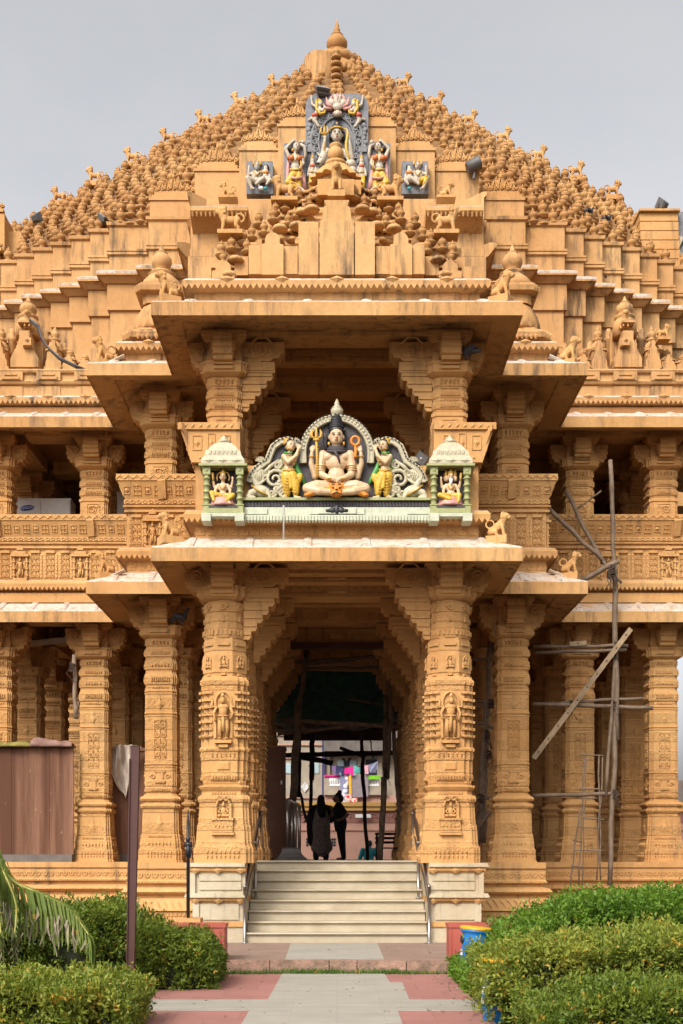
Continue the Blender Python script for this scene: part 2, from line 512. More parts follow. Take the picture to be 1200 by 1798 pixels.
M['leaf_green'] = leaf_mat('fresh green leaves', (.115, .205, .018), (.058, .125, .012), (.15, .25, .022), .01)
M['leaf_yellow'] = leaf_mat('yellow green leaves', (.21, .24, .03), (.09, .14, .018), (.27, .28, .042), .06)
M['leaf_dark'] = leaf_mat('olive green leaves', (.125, .17, .02), (.06, .10, .011), (.18, .22, .025), .03)
M['leaf_core'] = plain('twigs painted as shade', (.030, .036, .012), .95, .3, 12, .6, dist=.05)  # shade inside the hedge put into the core's colour
M['palm'] = leaf_mat('palm leaflets', (.13, .18, .03), (.20, .22, .05), (.10, .155, .025), .02)
M['palm_dry'] = plain('dry palm leaflets', (.32, .26, .17), .8, .25, 8, .2)
M['palm_rib'] = plain('yellow palm rib', (.42, .38, .08), .6, .15, 4, .1)
M['bark'] = plain('palm bark', (.16, .11, .075), .95, .3, 9, .7, dist=.03)
M['grass'] = leaf_mat('short grass', (.07, .15, .018), (.05, .11, .012), (.10, .17, .03), .02)

# ------------------------------------------------------------------ camera, sky, sun
cam = bpy.data.cameras.new('camera'); co = bpy.data.objects.new('camera', cam); COL.objects.link(co)
cam.sensor_fit = 'VERTICAL'; cam.sensor_height = 36; cam.lens = F / 1798 * 36
cam.shift_x = (600 - CX) / 1798; cam.shift_y = (YH - 899) / 1798
cam.clip_start = .1; cam.clip_end = 3000
co.location = (0, 0, CAMZ); co.rotation_euler = (PI / 2, 0, 0)
scene.camera = co

SUN_EL, SUN_AZ = math.radians(42), math.radians(-28)     # azimuth measured from behind the camera, towards the left
world = bpy.data.worlds.new('World'); scene.world = world; world.use_nodes = True
wn = world.node_tree; bg = wn.nodes['Background']
sky = wn.nodes.new('ShaderNodeTexSky'); sky.sky_type = 'NISHITA'; sky.sun_disc = False
sky.sun_elevation = SUN_EL; sky.sun_rotation = PI + SUN_AZ * -1
sky.air_density = 1.0; sky.dust_density = 6.0; sky.ozone_density = 1.0; sky.altitude = 0
hs = wn.nodes.new('ShaderNodeHueSaturation'); hs.inputs['Saturation'].default_value = .12
wn.links.new(sky.outputs[0], hs.inputs['Color'])
tcw = wn.nodes.new('ShaderNodeTexCoord'); nz = wn.nodes.new('ShaderNodeTexNoise'); nz.inputs['Scale'].default_value = 2.2; nz.inputs['Detail'].default_value = 5; nz.inputs['Roughness'].default_value = .55
mpw = wn.nodes.new('ShaderNodeMapping'); mpw.inputs['Scale'].default_value = (1, 1, 2.2); mpw.inputs['Location'].default_value = (.4, 0, .3)
wn.links.new(tcw.outputs['Generated'], mpw.inputs[0]); wn.links.new(mpw.outputs[0], nz.inputs['Vector'])
rw = wn.nodes.new('ShaderNodeValToRGB'); rw.color_ramp.elements[0].position = .32; rw.color_ramp.elements[1].position = .68
rw.color_ramp.elements[0].color = (.89, .90, .93, 1); rw.color_ramp.elements[1].color = (1.05, 1.03, 1.01, 1)
mw = wn.nodes.new('ShaderNodeMixRGB'); mw.blend_type = 'MULTIPLY'; mw.inputs[0].default_value = 1
wn.links.new(nz.outputs['Fac'], rw.inputs[0]); wn.links.new(hs.outputs[0], mw.inputs[1]); wn.links.new(rw.outputs[0], mw.inputs[2]); wn.links.new(mw.outputs[0], bg.inputs['Color'])
bg.inputs['Strength'].default_value = .15
sd = bpy.data.lights.new('sun', 'SUN'); so = bpy.data.objects.new('sun', sd); COL.objects.link(so)
sd.energy = .82; sd.angle = math.radians(14); sd.color = (1, .93, .82)
dirv = Vector((math.sin(SUN_AZ) * math.cos(SUN_EL), -math.cos(SUN_AZ) * math.cos(SUN_EL), math.sin(SUN_EL)))
so.rotation_euler = dirv.to_track_quat('Z', 'Y').to_euler(); so.location = dirv * 60
scene.view_settings.view_transform = 'Standard'; scene.view_settings.look = 'None'
scene.view_settings.exposure = .90; scene.view_settings.gamma = 1
scene.cycles.max_bounces = 8; scene.cycles.diffuse_bounces = 6
# ------------------------------------------------------------------ temple: columns
ZF = 1.42                                            # platform floor
temple = empty('temple', (0, 22, 0))
tag(temple, 'large ochre carved stone temple with stepped porch, pillars and pot-covered pyramid roof', 'temple')
TM = Matrix.Translation((0, -22, 0))


def part(name, mb, mats, parent=None, fix=True, loc=(0, 0, 0)):
    """temple part whose mesh is in world coordinates"""
    o = obj(name, mb.mesh(name, mats, fix))
    if parent is None:
        o.parent = temple; o.location = Vector(loc) - Vector((0, 22, 0))
    else:
        o.parent = parent; o.location = loc
    return o


X1, X2, X3, X4 = 1.79, 3.14, 4.79, 6.44
YR = [19.25, 21.53, 23.80, 26.1, 28.4, 30.7]

# --- lower column of the hall and second porch, base at z = ZF, top 6.13 (local z from world 0, axis at origin)
def bracket_poly(L, z0, z1, bumps=4):
    P = [(0, z0), (.02, z0)]
    n = bumps * 4
    for i in range(n + 1):
        t = i / n; a = t * PI / 2
        u = .04 + (L - .04) * math.sin(a) ** .8; z = z0 + (z1 - z0 - .10) * (1 - math.cos(a))
        b = abs(math.sin(t * bumps * PI)) * .035
        P.append((u + b * math.cos(a * .6), z - b * .6))
    P += [(L + .02, z1 - .07), (L + .02, z1), (0, z1)]
    return P


def add_bracket(m, dirn, face, L, z0, z1, w):
    """scalloped bracket leaving a face of the pier along dirn (unit x/y vector)"""
    dx, dy = dirn
    def put(P, ww):
        r = []
        for s in (-ww, ww):
            r.append([(dx * (face + u) - dy * s, dy * (face + u) + dx * s, z) for (u, z) in P])
        m.loft(r)
    put(bracket_poly(L, z0, z1), w)
    P = bracket_poly(L * .80, z0 + (z1 - z0) * .25, z1 - .1, 3)
    put(P, w + .022)
    # carved swirl on both cheeks
    for s in (-1, 1):
        o = Vector((dx * (face + L * .48) - dy * s * (w + .022), dy * (face + L * .48) + dx * s * (w + .022), z0 + (z1 - z0) * .66))
        spiral(m, o, (dx, dy, 0), (0, 0, 1), (-dy * s, dx * s, 0), L * .30, 1.5, .016, .3, 1, 12)


def corbel(m, dirn, face, L, ztop, zbot, w, steps=5):
    """stepped corbel hanging below a long bracket"""
    dx, dy = dirn
    P = [(0, ztop), (L, ztop)]
    for k in range(steps):
        t0 = k / steps; t1 = (k + 1) / steps
        u0 = L * (1 - t0 * .93); u1 = L * (1 - t1 * .93); za = ztop - (ztop - zbot) * t1
        zmid = ztop - (ztop - zbot) * (t0 + .55 / steps)
        P += [(u0, zmid), (u0 - (u0 - u1) * .35, za), (u1, za)]
    P += [(0, zbot)]
    r = [[(dx * (face + u) - dy * s, dy * (face + u) + dx * s, z) for (u, z) in P] for s in (-w, w)]
    m.loft(r)
    for k in range(steps):
        u = L * (1 - k / steps * .93); z = ztop - (ztop - zbot) * (k + .28) / steps
        for s in (-1, 1):
            m.blk((dx * (face + u * .5) - dy * s * w, dy * (face + u * .5) + dx * s * w, z), (dx, dy, 0), (0, 0, 1), (-dy * s, dx * s, 0), u * .5, (ztop - zbot) / steps * .20, .022, .93)


def relief_figure(m, o, h, u=(1, 0, 0), n=(0, -1, 0), seated=False, sway=0.):
    """small carved standing or seated figure, o = feet, h = height"""
    u, n, o = Vector(u), Vector(n), Vector(o); up = Vector((0, 0, 1))
    def q(x, z, d=0.): return o + u * x * h + up * z * h + n * d * h
    R = Matrix((u, n, up)).transposed()
    e = lambda x, z, rx, rz, d=.04, ry=.06: m.ell(q(x, z, d), (rx * h, ry * h, rz * h), 7, 5, R)
    m.smooth = True
    if seated:
        e(0, .16, .34, .10); e(-.25, .14, .13, .09, .08); e(.25, .14, .13, .09, .08); e(0, .42, .17, .24); e(0, .78, .105, .13, .07); e(0, .93, .07, .10)
        m.tube([q(-.16, .56), q(-.30, .38, .05), q(-.12, .25, .1)], .055 * h, 5); m.tube([q(.16, .56), q(.30, .38, .05), q(.12, .25, .1)], .055 * h, 5)
        m.tube([q(-.16, .58), q(-.36, .62, .02), q(-.34, .85, .02)], .045 * h, 5); m.tube([q(.16, .58), q(.36, .62, .02), q(.34, .85, .02)], .045 * h, 5)
    else:
        m.tube([q(-.06, .47), q(-.075, .24, .02), q(-.07, .02)], [.062 * h, .05 * h, .035 * h], 6); m.tube([q(.06 + sway, .47), q(.085 + sway, .24, .03), q(.06, .02)], [.062 * h, .05 * h, .035 * h], 6)
        e(-.08, .015, .05, .02, .05); e(.07, .015, .05, .02, .05)
        e(sway, .47, .125, .08); e(0, .62, .10, .14); e(0, .70, .14, .07); e(-.01, .835, .062, .075, .07); e(-.01, .945, .045, .07, .05)
        m.tube([q(-.14, .71), q(-.21, .56), q(-.17, .40, .05)], [.04 * h, .034 * h, .03 * h], 5); m.tube([q(.14, .71), q(.21, .57), q(.16, .43, .05)], [.04 * h, .034 * h, .03 * h], 5)
        m.tube([q(-.14, .72), q(-.25, .70), q(-.24, .86)], [.034 * h, .03 * h, .026 * h], 5); m.tube([q(.14, .72), q(.25, .70), q(.24, .86)], [.034 * h, .03 * h, .026 * h], 5)
        e(0, .50, .15, .022, .08); m.tube([q(.0, .5, .1), q(.01, .16, .08)], [.03 * h, .045 * h], 5)
    m.smooth = False


def shaft_profile(m, zs, r, unit, ring=.012):
    pass


def make_column_lower():
    base = MB()
    base.plan([(ZF - .03, .405), (ZF + .03, .405), (ZF + .035, .385), (ZF + .22, .385), (ZF + .225, .375), (ZF + .25, .365), (ZF + .41, .355), (ZF + .42, .345), (ZF + .50, .340),
               (ZF + .505, .330), (2.36, .318), (2.385, .345), (2.42, .362), (2.455, .345), (2.465, .315), (2.50, .312), (2.51, .345), (2.545, .365), (2.58, .345), (2.60, .30), (2.63, .295)], RED)
    for f in FACES4: pass
    orn_row(base, 'petal', ZF + .13, .385, .23, 8, .065, .018, .012)
    orn_row(base, 'dia', ZF + .33, .358, .22, 7, .06, .022, .014)
    orn_row(base, 'blk', ZF + .46, .342, .21, 10, .015, .012, .012)
    for (u, n) in FACES4:
        o = Vector((n[0] * .322, n[1] * .322, ZF + .70)); u, n = Vector(u), Vector(n)
        q = base.pts([o - u * .13 - Vector((0, 0, .17)), o + u * .13 - Vector((0, 0, .17)), o + Vector((0, 0, .17)), o - u * .02 + n * .03 - Vector((0, 0, .03)), o + u * .02 + n * .03 - Vector((0, 0, .03))])
        base.face((q, q + 1, q + 4, q + 3)); base.face((q + 1, q + 2, q + 4)); base.face((q, q + 3, q + 2)); base.face((q + 2, q + 3, q + 4))
    sh = MB()
    pr = [(2.63, .265), (2.66, .265), (2.665, .278), (2.74, .285), (2.76, .272), (2.78, .285), (3.10, .285), (3.11, .292), (3.125, .292), (3.13, .275), (3.15, .275), (3.155, .292), (3.175, .292), (3.185, .282),
          (4.00, .280), (4.01, .291), (4.03, .291), (4.035, .272), (4.055, .272), (4.06, .291), (4.08, .291), (4.09, .279), (4.40, .278), (4.41, .289), (4.43, .289), (4.435, .272), (4.45, .272), (4.455, .289), (4.475, .289), (4.48, .276),
          (4.57, .268), (4.58, .286), (4.60, .292), (4.74, .292), (4.76, .280), (4.80, .268), (4.83, .268), (4.845, .285), (4.86, .292), (4.97, .292), (4.99, .28), (5.03, .267), (5.06, .267), (5.075, .285), (5.09, .292), (5.19, .292), (5.205, .275), (5.24, .262), (5.27, .262), (5.28, .27), (5.36, .28), (5.40, .262)]
    sh.plan(pr, RED)
    for (u, n) in FACES4:
        scroll_panel(sh, (n[0] * .281, n[1] * .281, 3.60), u, (0, 0, 1), n, .105, .34, 4, .012)
        o = Vector((n[0] * .286, n[1] * .286, 2.94)); sh.blk(o, u, (0, 0, 1), n, .075, .10, .022, .6); sh.blk(o + Vector((0, 0, .09)), u, (0, 0, 1), n, .095, .02, .03, .9)
        sh.blk(o - Vector((0, 0, .09)), u, (0, 0, 1), n, .095, .02, .03, .9)
        for sx in (-1, 1): spiral(sh, o + Vector(u) * sx * .13, Vector(u) * sx, (0, 0, 1), n, .05, 1.2, .014, 0, 1, 9)
        o = Vector((n[0] * .280, n[1] * .280, 4.22)); sh.pyr(o, u, (0, 0, 1), n, .075, .12, .03); sh.pyr(o + Vector((0, 0, .10)), u, (0, 0, 1), n, .02, .09, .02)
    orn_row(sh, 'blk', 4.67, .292, .17, 9, .045, .012, .012); orn_row(sh, 'dia', 4.915, .292, .17, 6, .04, .026, .014); orn_row(sh, 'blk', 5.14, .292, .17, 9, .03, .011, .012)
    orn_row(sh, 'petal', 5.32, .275, .16, 5, .035, .028, .018); orn_row(sh, 'dia', 4.52, .272, .15, 8, .03, .016, .014); orn_row(sh, 'blk', 2.70, .285, .17, 11, .025, .009, .01)
    cp = MB()
    cp.plan([(5.40, .262), (5.415, .30), (5.44, .345), (5.455, .36), (5.56, .36), (5.575, .37), (5.60, .385), (5.625, .37), (5.635, .30)], RED)
    orn_row(cp, 'blk', 5.51, .36, .20, 1, .03, .19, .02)
    cp.plan([(5.635, .27), (5.70, .285), (5.82, .265), (5.84, .27), (5.855, .255), (5.98, .265), (6.00, .30), (6.02, .33), (6.06, .34), (6.07, .36), (6.13, .36), (6.14, .30), (6.449, .30)], SQ)
    for d in ((1, 0), (-1, 0), (0, 1), (0, -1)): add_bracket(cp, d, .25, .32, 5.60, 6.03, .15)
    return base.mesh('column base', M['colstone']), sh.mesh('column shaft', M['colstone']), cp.mesh('column capital', M['ochre'])


def make_column_porch():
    """porch column: square moulded foot with niche, round ringed top; long bracket and corbel to +x (towards the passage)"""
    base = MB()
    z = ZF
    base.plan([(z, .47), (z + .25, .47), (z + .255, .455), (z + .30, .44), (z + .60, .42), (z + .605, .405), (z + .95, .385), (z + .96, .40), (z + 1.01, .415), (z + 1.06, .40), (z + 1.08, .35), (z + 1.13, .345),
               (z + 1.16, .37), (z + 1.20, .395), (z + 1.22, .395), (z + 1.23, .34), (z + 1.30, .34)], RED)
    orn_row(base, 'petal', z + .13, .47, .28, 8, .08, .024, .014); orn_row(base, 'dia', z + .45, .428, .26, 2, .10, .03, .014); orn_row(base, 'blk', z + 1.105, .348, .2, 9, .02, .012, .012)
    for (u, n) in FACES4[::2]:
        u, n = Vector(u), Vector(n); b = n * .40 + Vector((0, 0, z + .58))
        base.blk(b + n * .0, u, (0, 0, 1), n, .16, .10, .07, .95); base.blk(b + Vector((0, 0, .11)), u, (0, 0, 1), n, .185, .02, .09, .9); base.blk(b - Vector((0, 0, .12)), u, (0, 0, 1), n, .19, .02, .09, .9)
        for i in range(5): base.pyr(b + u * (-.12 + .06 * i) + n * .07, u, (0, 0, 1), n, .022, .035, .02)
        for sx in (-1, 1):
            base.tube([b + u * sx * .115 + n * .03 + Vector((0, 0, .12)), b + u * sx * .115 + n * .03 + Vector((0, 0, .36))], .028, 6)
            spiral(base, b + u * sx * .05 + n * .05 + Vector((0, 0, .43)), u * sx, (0, 0, 1), n, .05, 1.2, .016, 0, 1, 9)
        base.tube([b + n * .04 + u * (.10 * math.cos(a)) + Vector((0, 0, .33 + .12 * math.sin(a))) for a in [PI * k / 10 for k in range(11)]], .018, 5)
        relief_figure(base, b + Vector((0, 0, .13)) + n * .012, .26, u, n, True)
    sh = MB()
    RQ = redent(.60, .84)
    sh.plan([(z + 1.30, .355), (z + 1.38, .375), (z + 1.42, .36), (z + 1.43, .365), (z + 1.62, .365), (z + 1.63, .375), (z + 1.76, .375), (z + 1.77, .395), (z + 1.80, .40), (z + 1.83, .385), (z + 1.84, .37),
             (z + 2.0, .37), (z + 2.02, .375), (z + 2.48, .372), (z + 2.80, .368), (z + 2.82, .385), (z + 2.88, .392), (z + 2.92, .36), (z + 2.95, .35)], RQ)
    orn_row(sh, 'blk', z + 1.34, .365, .2, 9, .03, .012, .012); orn_row(sh, 'petal', z + 1.70, .375, .21, 6, .04, .02, .012)
    for (u, n) in FACES4:
        o = Vector((n[0] * .366, n[1] * .366, z + 1.53)); sh.blk(o, u, (0, 0, 1), n, .11, .07, .02, .7)
        for k in range(7):
            for sx in (-1, 1):
                sh.blk(Vector((n[0] * .366, n[1] * .366, z + 2.0 + k * .115)) + Vector(u) * sx * .225, u, (0, 0, 1), n, .055, .022, .035, .9)
                sh.blk(Vector((n[0] * .315, n[1] * .315, z + 2.0 + k * .115)) + Vector(u) * sx * .285, u, (0, 0, 1), n, .035, .022, .035, .9)
    fig = MB()
    for (u, n) in FACES4[:1]:
        u, n = Vector(u), Vector(n); b = n * .37 + Vector((0, 0, z + 1.93))
        fig.blk(b + Vector((0, 0, -.02)), u, (0, 0, 1), n, .14, .025, .10, .95); fig.blk(b + Vector((0, 0, -.085)), u, (0, 0, 1), n, .09, .03, .07, .8)
        fig.tube([b + n * .015 + u * (.125 * math.cos(a)) + Vector((0, 0, (.60 + .17 * math.sin(a)) if 0 < a < PI else .04)) for a in [0] + [PI * (.02 + .096 * k) for k in range(11)] + [PI]], .026, 5)
        relief_figure(fig, b + n * .045 + Vector((0, 0, .02)), .72, u, n)
    up = MB(); up.smooth = False
    up.plan([(z + 2.95, .345), (z + 3.0, .345), (z + 3.02, .362), (z + 3.30, .362), (z + 3.31, .345), (z + 3.36, .340), (z + 3.37, .350), (z + 3.44, .352), (z + 3.52, .352), (z + 3.53, .338), (z + 3.57, .338)], OCT)
    up.plan([(z + 3.57, .34), (z + 3.60, .348), (z + 3.70, .348), (z + 3.71, .33), (z + 3.73, .338), (z + 3.78, .338), (z + 3.785, .325), (z + 3.82, .328), (z + 3.835, .34), (z + 3.90, .34), (z + 3.91, .326), (z + 3.97, .328),
             (z + 3.985, .345), (z + 4.07, .352), (z + 4.12, .34), (z + 4.14, .315), (z + 4.17, .315)], C16)
    for k in range(8):
        a = k * PI / 4; n = Vector((math.cos(a), math.sin(a), 0)); u = Vector((-math.sin(a), math.cos(a), 0))
        b = n * .358 + Vector((0, 0, z + 3.08))
        up.tube([b + u * (.062 * math.cos(t)) + Vector((0, 0, .10 + .10 * math.sin(t) if 0 < t < PI else 0)) for t in [0] + [PI * (.02 + .12 * j) for j in range(9)] + [PI]], .014, 5)
        relief_figure(up, b, .19, u, n, True)
        spiral(up, n * .352 + Vector((0, 0, z + 4.05)), u, (0, 0, 1), n, .06, 1.6, .018, 0, 1, 12)
        for j in range(4): up.blk(n * .348 + u * (-.1 + .066 * j) + Vector((0, 0, z + 3.65)), u, (0, 0, 1), n, .02, .045, .014, .8)
        up.blk(n * .338 + Vector((0, 0, z + 3.865)), u, (0, 0, 1), n, .02, .05, .02, .7)
        up.blk(n * .352 + Vector((0, 0, z + 3.46)), u, (0, 0, 1), n, .10, .02, .012, .9)
        up.blk(n * .330 + Vector((0, 0, z + 2.985)), u, (0, 0, 1), n, .05, .025, .03, .6)
    cp = MB()
    cp.plan([(5.58 - .0, .315), (5.60, .36), (5.63, .405), (5.645, .415), (5.74, .415), (5.755, .43), (5.79, .44), (5.80, .36)], redent(.55, .80))
    orn_row(cp, 'blk', 5.69, .415, .22, 1, .03, .20, .02)
    cp.plan([(5.80, .28), (5.84, .30), (5.93, .285), (5.945, .29), (5.96, .275), (6.06, .285), (6.08, .32), (6.10, .36), (6.13, .37), (6.14, .40), (6.21, .40), (6.215, .34), (6.439, .34)], SQ)
    for d in ((-1, 0), (0, 1), (0, -1)): add_bracket(cp, d, .27, .36, 5.72, 6.12, .17)
    add_bracket(cp, (1, 0), .27, .72, 5.80, 6.12, .20)
    cp.box(.3, .86, -.215, .215, 5.64, 5.80); cp.box(.3, .82, -.235, .235, 5.66, 5.70)
    for s in (-1, 1):
        for k in range(6): cp.pyr((.42 + k * .075, s * .222, 5.96), (.6, 0, .5), (-.3, 0, .8), (0, s, 0), .03, .085, .03)
    corbel(cp, (1, 0), .30, .50, 5.64, 4.98, .19, 5)
    return [x.mesh('porch column', M[q]) for x, q in ((base, 'colstone'), (sh, 'colstone'), (fig, 'ochre'), (up, 'ochre'), (cp, 'ochre'))]


def make_column_upper(porch=False):
    z = 8.14
    sh = MB()
    sh.plan([(6.9, .29), (z, .29), (z + .03, .29), (z + .04, .275), (z + .36, .272), (z + .37, .29), (z + .42, .29), (z + .44, .262), (z + .47, .26), (z + .49, .28), (z + .58, .285), (z + .60, .262), (z + .65, .26), (z + .67, .28), (z + .76, .285),
             (z + .78, .262), (z + .84, .26), (z + .855, .275), (z + .97, .275), (z + .99, .26)], RED)
    for (u, n) in FACES4:
        o = Vector((n[0] * .274, n[1] * .274, z + .20))
        for a, b, c, d in ((-.12, -.11, .12, -.11), (.12, -.11, .12, .11), (.12, .11, -.12, .11), (-.12, .11, -.12, -.11)):
            sh.tube([o + Vector(u) * a + Vector((0, 0, b)), o + Vector(u) * c + Vector((0, 0, d))], .012, 4)
        spiral(sh, o + Vector(u) * -.03, u, (0, 0, 1), n, .085, 1.4, .014, .5); sh.tube([o + Vector(u) * .02 + Vector((0, 0, -.08)), o + Vector(u) * .10 + Vector((0, 0, .09))], .014, 4)
    orn_row(sh, 'dia', z + .63, .261, .15, 7, .03, .018, .012); orn_row(sh, 'blk', z + .535, .284, .16, 9, .03, .011, .01); orn_row(sh, 'blk', z + .715, .284, .16, 9, .03, .011, .01); orn_row(sh, 'petal', z + .91, .275, .16, 5, .045, .026, .016); orn_row(sh, 'dia', z + .81, .261, .15, 8, .025, .016, .012)
    cp = MB(); t = z + .99
    cp.plan([(t, .26), (t + .02, .30), (t + .05, .345), (t + .06, .355), (t + .17, .355), (t + .19, .37), (t + .22, .375), (t + .23, .30)], RED)
    orn_row(cp, 'blk', t + .115, .355, .2, 1, .03, .18, .018)
    zt = 9.84 if porch else 9.78
    cp.plan([(t + .23, .27), (t + .28, .285), (t + .38, .265), (t + .395, .27), (t + .41, .255), (zt - .17, .265), (zt - .15, .30), (zt - .12, .33), (zt - .08, .34), (zt - .07, .36), (zt, .36), (zt + .01, .30), (10.059, .30)], SQ)
    dirs = ((-1, 0), (0, 1), (0, -1)) if porch else ((1, 0), (-1, 0), (0, 1), (0, -1))
    for d in dirs: add_bracket(cp, d, .25, .30, t + .17, zt - .12, .15)
    if porch:
        add_bracket(cp, (1, 0), .25, .68, t + .27, zt - .12, .19); cp.box(.28, .80, -.20, .20, t + .10, t + .27); cp.box(.28, .77, -.22, .22, t + .13, t + .18); corbel(cp, (1, 0), .27, .50, t + .10, 8.62, .18, 5)
        for s in (-1, 1):
            for k in range(6): cp.pyr((.40 + k * .07, s * .212, zt - .28), (.6, 0, .5), (-.3, 0, .8), (0, s, 0), .028, .08, .03)
    return sh.mesh('upper column shaft', M['colstone']), cp.mesh('upper column capital', M['ochre'])


mb_, ms_, mc_ = make_column_lower()
pb, ps, pf, pu, pc = make_column_porch()
us, uc = make_column_upper(); uvs, uvc = make_column_upper(True)


def dim_copy(me):
    c = me.copy(); c.materials.clear(); c.materials.append(M['dim']); return c


def place_col(kind, x, y, flip=False):
    if kind == 'lower': o = obj('column', ms_); kids = (('base', mb_), ('capital', mc_))
    elif kind == 'porch': o = obj('column', ps); kids = (('base', pb), ('niche_figure', pf), ('ringed_drum', pu), ('capital', pc))
    elif kind == 'upper': o = obj('column', us); kids = (('capital', uc),)
    else: o = obj('column', uvs); kids = (('capital', uvc),)
    o.parent = temple; o.location = (x, y - 22, 0)
    if flip: o.scale = (-1, 1, 1)
    for n, me in kids: obj(n, me, o)
    return o


for sx in (-1, 1):
    fl = sx > 0                                   # bracket side (+x in the model) looks to the passage
    place_col('porch', sx * X1, YR[0], fl)
    for y in YR[1:5]: place_col('porch', sx * X1, y, fl)
    for y in YR[1:5]: place_col('lower', sx * X2, y, fl)
    for y in YR[2:6]:
        place_col('lower', sx * X3, y, fl); place_col('lower', X4 if sx > 0 else -6.70, y, fl)
    place_col('lower', sx * X2, YR[5], fl)
    for y in YR[0:3]: place_col('upporch', sx * X1, y, fl)
    for y in YR[1:4]: place_col('upper', sx * X2, y, fl)
    for y in YR[2:4]:
        place_col('upper', sx * X3, y, fl); place_col('upper', X4 if sx > 0 else -6.70, y, fl)

# ------------------------------------------------------------------ facade line and mouldings
A1, A2, A3 = 2.2, 3.65, 7.5
LINE = [(-A3, 27), (-A3, 23.3), (-A2, 23.3), (-A2, 20.85), (-A1, 20.85), (-A1, 18.6), (A1, 18.6), (A1, 20.85), (A2, 20.85), (A2, 23.3), (A3, 23.3), (A3, 27)]
BAYS = [('hall', 0, 2), ('wing', 2, 4), ('porch', 4, 7), ('wing', 7, 9), ('hall', 9, 11)]

# plinth (the porch columns stand on marble pedestals instead)
PL = [(-A3, 27), (-A3, 23.2), (-3.62, 23.2), (-3.62, 20.98), (-2.28, 20.98), (-2.28, 19.6), (2.28, 19.6), (2.28, 20.98), (3.62, 20.98), (3.62, 23.2), (A3, 23.2), (A3, 27)]
pp = [(-.35, ZF - .005), (.04, ZF - .005), (.04, ZF - .11), (.0, ZF - .12), (.0, ZF - .14), (.035, ZF - .15), (.035, ZF - .31), (.05, ZF - .33), (.05, ZF - .37), (-.02, ZF - .39), (-.02, ZF - .43), (.10, ZF - .46), (.145, ZF - .52), (.10, ZF - .56), (.03, ZF - .58), (.03, ZF - .62),
      (.12, ZF - .64), (.22, ZF - .80), (.25, ZF - .84), (.20, ZF - .86), (.20, ZF - .97), (.25, ZF - .98), (.25, ZF - 1.03), (.21, ZF - 1.05), (.21, ZF - 1.32), (.27, ZF - 1.34), (.27, ZF - 1.6), (-.35, ZF - 1.6)]
for (nm, i0, i1) in BAYS:
    if nm == 'porch': continue
    m = MB(); sweep(m, PL, pp, i0, i1)
    for (p, d, n, st) in along(PL, .035, i0, i1, .13):
        m.tube([p + d * (.05 * math.cos(a)) + n * .006 + Vector((0, 0, ZF - .20 - .07 * math.sin(a))) for a in [PI * k / 6 for k in range(7)]], .011, 4)
        m.pyr(p + Vector((0, 0, ZF - .21)), d, (0, 0, 1), n, .022, .03, .02)
    for (p, d, n, st) in along(PL, .05, i0, i1, .055): m.blk(p + Vector((0, 0, ZF - .35)), d, (0, 0, 1), n, .018, .016, .016, .8)
    for (p, d, n, st) in along(PL, .175, i0, i1, .12):
        m.tube([p - d * .045 + n * -.045 + Vector((0, 0, ZF - .65)), p + d * .0 + n * .02 + Vector((0, 0, ZF - .70)), p + d * .05 + n * .04 + Vector((0, 0, ZF - .79)), p + d * .02 + n * .05 + Vector((0, 0, ZF - .83))], .013, 4)
    for (p, d, n, st) in along(PL, .20, i0, i1, .07): m.blk(p + Vector((0, 0, ZF - .915)), d, (0, 0, 1), n, .024, .03, .02, .7)
    for (p, d, n, st) in along(PL, .135, i0, i1, .06): m.pyr(p + Vector((0, 0, ZF - .515)), d, (0, 0, 1), n, .022, .025, .016)
    for (p, d, n, st) in along(PL, .21, i0, i1, .24):
        for sx in (-1, 1): spiral(m, p + d * sx * .06 + Vector((0, 0, ZF - 1.18)), d * sx, (0, 0, 1), n, .075, 1.4, .014, 0, 1, 10)
    part('plinth', m, M['ochre'])
m = MB(); m.box(-1.42, 1.42, 21.35, 40, -.1, ZF - .004); m.box(-3.3, -1.42, 21.3, 40, -.1, ZF - .008); m.box(1.42, 3.3, 21.3, 40, -.1, ZF - .008); m.box(-A3 + .33, -3.3, 23.5, 40, -.1, ZF - .012); m.box(3.3, A3 - .33, 23.5, 40, -.1, ZF - .012)
part('floor', m, M['slab'])

# eaves, lower and upper
def eave(z, name, amp=1.):
    for bi, (nm, i0, i1) in enumerate(BAYS):
        m = MB()
        zo = z
        prof = [(.60, zo), (.60, zo + .20), (.585, zo + .215), (-.02, zo + .50), (-.45, zo + .50), (-.45, zo + .22), (-.1, zo + .20), (.18, zo + .115), (.20, zo + .085), (.56, zo + .03)]
        # vary edge slightly so the slab is hand made
        sweep(m, LINE, prof, i0, i1)
        m.cur = 1
        top = [(.597, zo + .206), (.582, zo + .222), (-.018, zo + .507), (-.03, zo + .45), (.5, zo + .2)]
        sweep(m, LINE, top, i0, i1, False)
        for (p, d, n, st) in along(LINE, .58, i0, i1, .62 if nm != 'porch' else .88, .1):
            q = [p - n * .0 + Vector((0, 0, zo + .185)), p - n * .04 + Vector((0, 0, zo + .235)), p - n * .30 + Vector((0, 0, zo + .36)), p - n * .57 + Vector((0, 0, zo + .49))]
            m.cur = 2; m.tube(q, [.07, .085, .08, .07], 8, True, .42)
        part('eave', m, [M['eaveedge'], M['lime'], M['dirtytop']])


eave(5.97, 'lower'); eave(9.67, 'upper')

